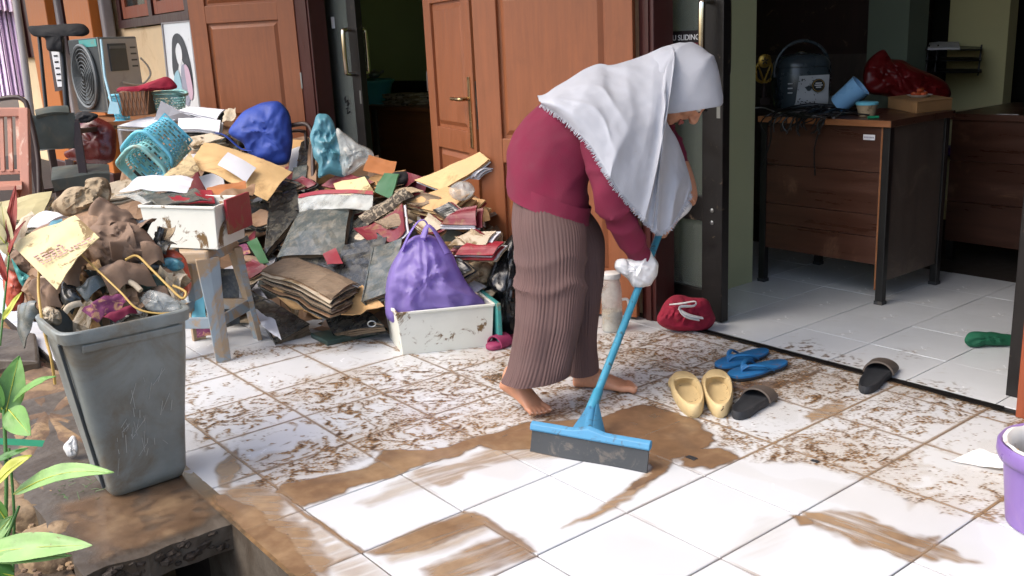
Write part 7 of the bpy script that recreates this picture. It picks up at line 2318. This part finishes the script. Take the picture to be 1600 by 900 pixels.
bpill([(244, 418), (256, 404), (276, 404), (288, 412), (284, 422), (262, 424)], 'teal_bag', 'blue plastic bag scrap at the right of the bin rubbish', 'plastic_bag', 'plastic bag', o=-.0, T=.025, seed=71)
bpill([(252, 396), (268, 388), (288, 402), (298, 430), (296, 456), (286, 470), (274, 462), (280, 430), (268, 410)], 'coral', 'coral red plastic bag at the right edge of the bin rubbish', 'plastic_bag', 'plastic bag', o=.04, T=.03, seed=72)
bpill([(220, 466), (232, 452), (252, 456), (268, 462), (282, 474), (280, 488), (250, 490), (226, 482)], 'clear_film', 'clear plastic bag at the right rim of the bin', 'plastic_bag', 'plastic bag', o=-.04, T=.03, seed=73)
bpill([(62, 496), (66, 484), (80, 478), (92, 486), (98, 500), (90, 508), (72, 508)], 'paper_dirty', 'crumpled dirty foil ball on the left rim of the bin', 'crumpled_paper', 'paper', o=-.05, T=.03, amp=.010, freq=36, seed=74)
bpill([(30, 380), (44, 368), (62, 362), (74, 372), (60, 384), (40, 390)], 'rag', 'small muddy rag above the left corner of the yellow envelope', 'rag', 'rag', o=-.03, T=.025, amp=.010, freq=30, seed=75)
bpill([(4, 440), (10, 410), (30, 420), (38, 450), (34, 480), (12, 482)], 'coral', 'orange red bag behind the left of the bin', 'plastic_bag', 'plastic bag', o=.05, T=.04, seed=76)
bpill([(18, 404), (30, 420), (50, 436), (58, 450), (50, 456), (30, 440)], 'teal', 'teal plastic strip below the yellow envelope at the left', 'plastic_strip', 'strip', o=-.01, T=.012, seed=77)
b = MB(); b.tube(DB([(196, 436), (212, 446), (220, 454)], -.07), .008, n=10); solo(b, 'marker_pen', M['paper_dirty'], 'stub of a white tube among the bin rubbish', 'tube', smooth=True)
bsheet([(150, 424), (222, 412), (244, 442), (172, 458)], 'brown_cloth', 'creased brown felt strip above the patterned cloth in the bin', 'felt_sheet', 'felt sheet', o=-.05, amp=.014, freq=16, bend=(.01, .03), seed=21, thick=.003)
bsheet([(56, 440), (104, 436), (100, 482), (60, 486)], 'brown_cloth', 'brown felt piece behind the rope at the left of the bin', 'felt_sheet', 'felt sheet', o=-.03, amp=.014, freq=16, bend=(.02, .02), seed=22, thick=.003)
bsheet([(214, 372), (246, 388), (258, 414), (226, 420)], 'brown_cloth', 'brown felt fold at the upper right of the bin heap', 'felt_sheet', 'felt sheet', o=-.03, amp=.016, freq=15, bend=(.02, .03), seed=23, thick=.003)
# wet scraps pressed into the rubbish
rn = random.Random(33)
for mi, (mn, cnt) in enumerate((('brown_cloth', 26), ('paper_dirty', 22), ('black_cover', 16), ('kraft_wet', 22), ('grey_cover', 10), ('rag', 12), ('manila', 8))):
    b = MB()
    for k in range(cnt):
        u, v = rn.uniform(26, 280), rn.uniform(345, 498)
        if (u - 150) ** 2 / 135 ** 2 + (v - 440) ** 2 / 110 ** 2 > 1: continue
        if 30 < u < 145 and 345 < v < 440: continue
        c = at(u, v, dB(u, v, rn.uniform(-.02, .04)))
        n_ = Vector((rn.gauss(.6, .5), rn.gauss(-.4, .5), rn.gauss(.6, .5))).normalized()
        x = n_.cross(Vector((rn.gauss(0, 1), rn.gauss(0, 1), rn.gauss(0, .3)))).normalized(); y = n_.cross(x)
        w_, h_ = rn.uniform(.02, .055), rn.uniform(.012, .035)
        m_ = sheet([c - x * w_ - y * h_, c + x * w_ * rn.uniform(.6, 1) - y * h_, c + x * w_ + y * h_ * rn.uniform(.5, 1), c - x * w_ + y * h_], 6, 5, .009, 22, k, bend=(rn.uniform(-.02, .02), rn.uniform(-.015, .015)), thick=.0015)
        b.add(m_.v, m_.f)
    kind(b.build('rubbish_scraps', M[mn]), 'stuff')
# straps
b = MB()
b.tube(DB([(66, 378), (90, 374), (118, 390), (150, 420), (188, 456), (214, 482), (250, 490), (284, 486)], -.10), .0027, n=8, smoothpath=6)
solo(b, 'yellow_rope', M['strap'], 'long yellow plastic cord running diagonally across the bin rubbish', 'rope', smooth=True)
b = MB(); b.tube(DB([(68, 380), (62, 410), (60, 450), (64, 490)], -.10) + [at(72, 530, 2.56), at(80, 560, 2.55), at(86, 600, 2.58)], .004, n=8, smoothpath=6)
solo(b, 'yellow_rope', M['strap'], 'yellow cord hanging down the left corner of the bin', 'rope', smooth=True)
b = MB(); b.tube(DB([(196, 406), (214, 400), (236, 420), (262, 446), (284, 466), (290, 456), (270, 446)], -.09), .0035, n=8, smoothpath=6)
solo(b, 'yellow_rope', M['strap'], 'short yellow cord looping at the right of the bin rubbish', 'rope', smooth=True)

# ================================================================== PLANTS IN FRONT
def leafblade(mb, base, tip, width, droop=.02, fold=.25, n=14, normal=None, twist=0.0, round_=1.0):
    a, c = Vector(base), Vector(tip)
    d = c - a
    nrm = normal or Vector((0, 0, 1))
    sd = d.cross(nrm).normalized()
    nn = sd.cross(d).normalized()
    P = []
    for i in range(n + 1):
        t = i / n
        w_ = width * (math.sin(math.pi * min(1, t ** .75 * 1.0)) ** .8) * .5 + .0006
        p = a + d * t + UP * (droop * math.sin(math.pi * t))
        s2 = (sd * math.cos(twist * t) + nn * math.sin(twist * t))
        n2 = s2.cross(d).normalized()
        row = []
        for j in range(-4, 5):
            f = j / 4
            row.append(p + s2 * (w_ * f) + n2 * (fold * w_ * abs(f) + .003 * nz(p + s2 * f, 30, 3)))
        P.append(row)
    mb.grid(P, .0007)
def plant(name, label, stems, leaves, base):
    t = thing(name, label, 'plant', base)
    for pts, r in stems:
        b = MB(); b.tube([at(*p) for p in pts], r, n=8, smoothpath=5); b.build('stem', M['leaf_dark'], t, smooth=True)
    for b0, t0, w_, m, dr_, nv, tw in leaves:
        b = MB(); leafblade(b, at(*b0), at(*t0), w_, dr_, .28, normal=nv, twist=tw); lf = b.build('leaf', M[m], t, smooth=True)
        if w_ > .025:
            a, c = at(*b0), at(*t0)
            b = MB(); b.tube([a + (c - a) * f + UP * (dr_ * math.sin(math.pi * f)) - VIEW * .0012 for f in [q / 12 for q in range(12)]], [.0016 * (1 - q / 13) for q in range(12)], n=5)
            b.build('midrib', M['leaf_yel'] if m != 'leaf_red' else M['leaf_red'], lf, smooth=True)
    return t
up1 = iw(0, .9, -.5); side = iw(.5, .5, -.7); toC = -VIEW
plant('leafy_plant', 'green broad leaved plant in the lower left corner before the bin', [([(6, 900, 2.0), (10, 760, 2.02), (6, 640, 2.05)], .004), ([(20, 905, 1.98), (22, 800, 2.0), (14, 700, 2.02)], .003), ([(-10, 900, 1.95), (4, 860, 1.97), (30, 790, 2.0)], .003)],
      [((8, 650, 2.05), (30, 556, 2.08), .058, 'leaf', .0, toC + iw(.4, 0), .3), ((4, 640, 2.05), (-40, 560, 2.05), .05, 'leaf_dark', .0, toC, 0), ((20, 628, 2.05), (88, 588, 2.04), .024, 'leaf', .01, up1, .2),
       ((14, 640, 2.04), (48, 680, 1.98), .055, 'leaf', .0, toC + iw(.3, .3), -.3), ((22, 772, 2.0), (178, 738, 1.92), .042, 'leaf_pale', .022, up1 + toC * .3, .1), ((-10, 760, 1.98), (50, 712, 1.98), .034, 'leaf_yel', .008, up1, 0),
       ((-30, 866, 1.92), (144, 852, 1.86), .058, 'leaf_pale', .006, up1 + toC * .4, .05), ((-20, 872, 1.9), (112, 868, 1.88), .03, 'leaf_pale', .0, up1 + toC * .3, .1), ((-20, 850, 1.95), (20, 806, 1.97), .03, 'leaf_pale', .0, toC, 0), ((-8, 720, 2.02), (44, 700, 2.0), .02, 'leaf_dark', .0, up1, 0),
       ((10, 812, 1.98), (-20, 770, 1.97), .03, 'leaf', .0, toC, 0), ((22, 900, 1.9), (-20, 890, 1.88), .04, 'leaf_dark', .0, up1, 0)], at(5, 900, 2.0))
plant('red_leaf_plant', 'red and pale striped leaf plant at the left edge above the bin', [([(0, 540, 2.5), (8, 460, 2.55), (14, 400, 2.6)], .003)],
      [((14, 400, 2.6), (2, 316, 2.62), .05, 'leaf_dry', .0, toC, .2), ((14, 380, 2.6), (24, 290, 2.64), .026, 'leaf_red', .0, toC + iw(.4, 0), .3), ((12, 400, 2.6), (40, 345, 2.6), .018, 'leaf_red', .01, up1, 0), ((8, 380, 2.6), (-30, 330, 2.6), .05, 'leaf_dry', .0, toC, 0),
       ((10, 440, 2.56), (-8, 380, 2.56), .02, 'leaf_red', .0, toC, 0), ((4, 500, 2.52), (34, 456, 2.52), .022, 'leaf_yel', .0, up1, 0)], at(0, 540, 2.5))
b = MB(); c = gr(30, 690, .03)
b.hexa([at(u, v, d) for d in (2.45, 2.452) for u, v in ((-10, 694), (66, 698), (70, 688), (-10, 684))]); solo(b, 'green_strip', M['green_strip'], 'flat green plastic strip lying on the brown rock', 'plastic strip')
k = pillow([(98, 702), (104, 692), (112, 682), (118, 684), (124, 700), (120, 712), (106, 714)], gd(112, 712) - .02, .02, .02, n=30, rings=7, amp=.006, freq=40, seed=81)
solo(k, 'white_scrap', M['white_plastic'], 'white crumpled plastic scrap at the foot of the bin', 'scrap', smooth=True)
# weeds between stones and slab
b = MB(); rn = random.Random(12)
for k in range(60):
    p = gr(rn.uniform(90, 170), rn.uniform(740, 800), -.03)
    a = rn.uniform(0, 6.3); L_ = rn.uniform(.02, .05)
    b.tube([p, p + Vector((.3 * L_ * math.cos(a), .3 * L_ * math.sin(a), L_ * .6)), p + Vector((L_ * math.cos(a), L_ * math.sin(a), L_ * .8))], [.0009, .0008, .0004], n=4)
kind(b.build('weeds', M['leaf_dark']), 'stuff')
b = MB(); rn = random.Random(13)
for k in range(260):
    p = gr(rn.uniform(-20, 170), rn.uniform(560, 900), -.035)
    r = rn.uniform(.004, .014)
    b.ell(p, (r, r * rn.uniform(.6, 1), r * .6), Matrix.Rotation(rn.uniform(0, 3), 3, 'Z'), 6, 4)
kind(b.build('gravel', M['stone2'], smooth=False), 'stuff')
# kerb behind the plant
b = MB(); p0, p1 = gr(-60, 545), gr(75, 600)
b.hexa([gr(-60, 590, -.05), gr(68, 590, -.05), gr(62, 560, -.05), gr(-60, 550, -.05), gr(-60, 560, .03), gr(60, 565, .03), gr(56, 520, .03), gr(-60, 500, .03)])
solo(b, 'kerb', M['concrete'], 'low muddy concrete kerb left of the bin', 'kerb', bevel=.01)
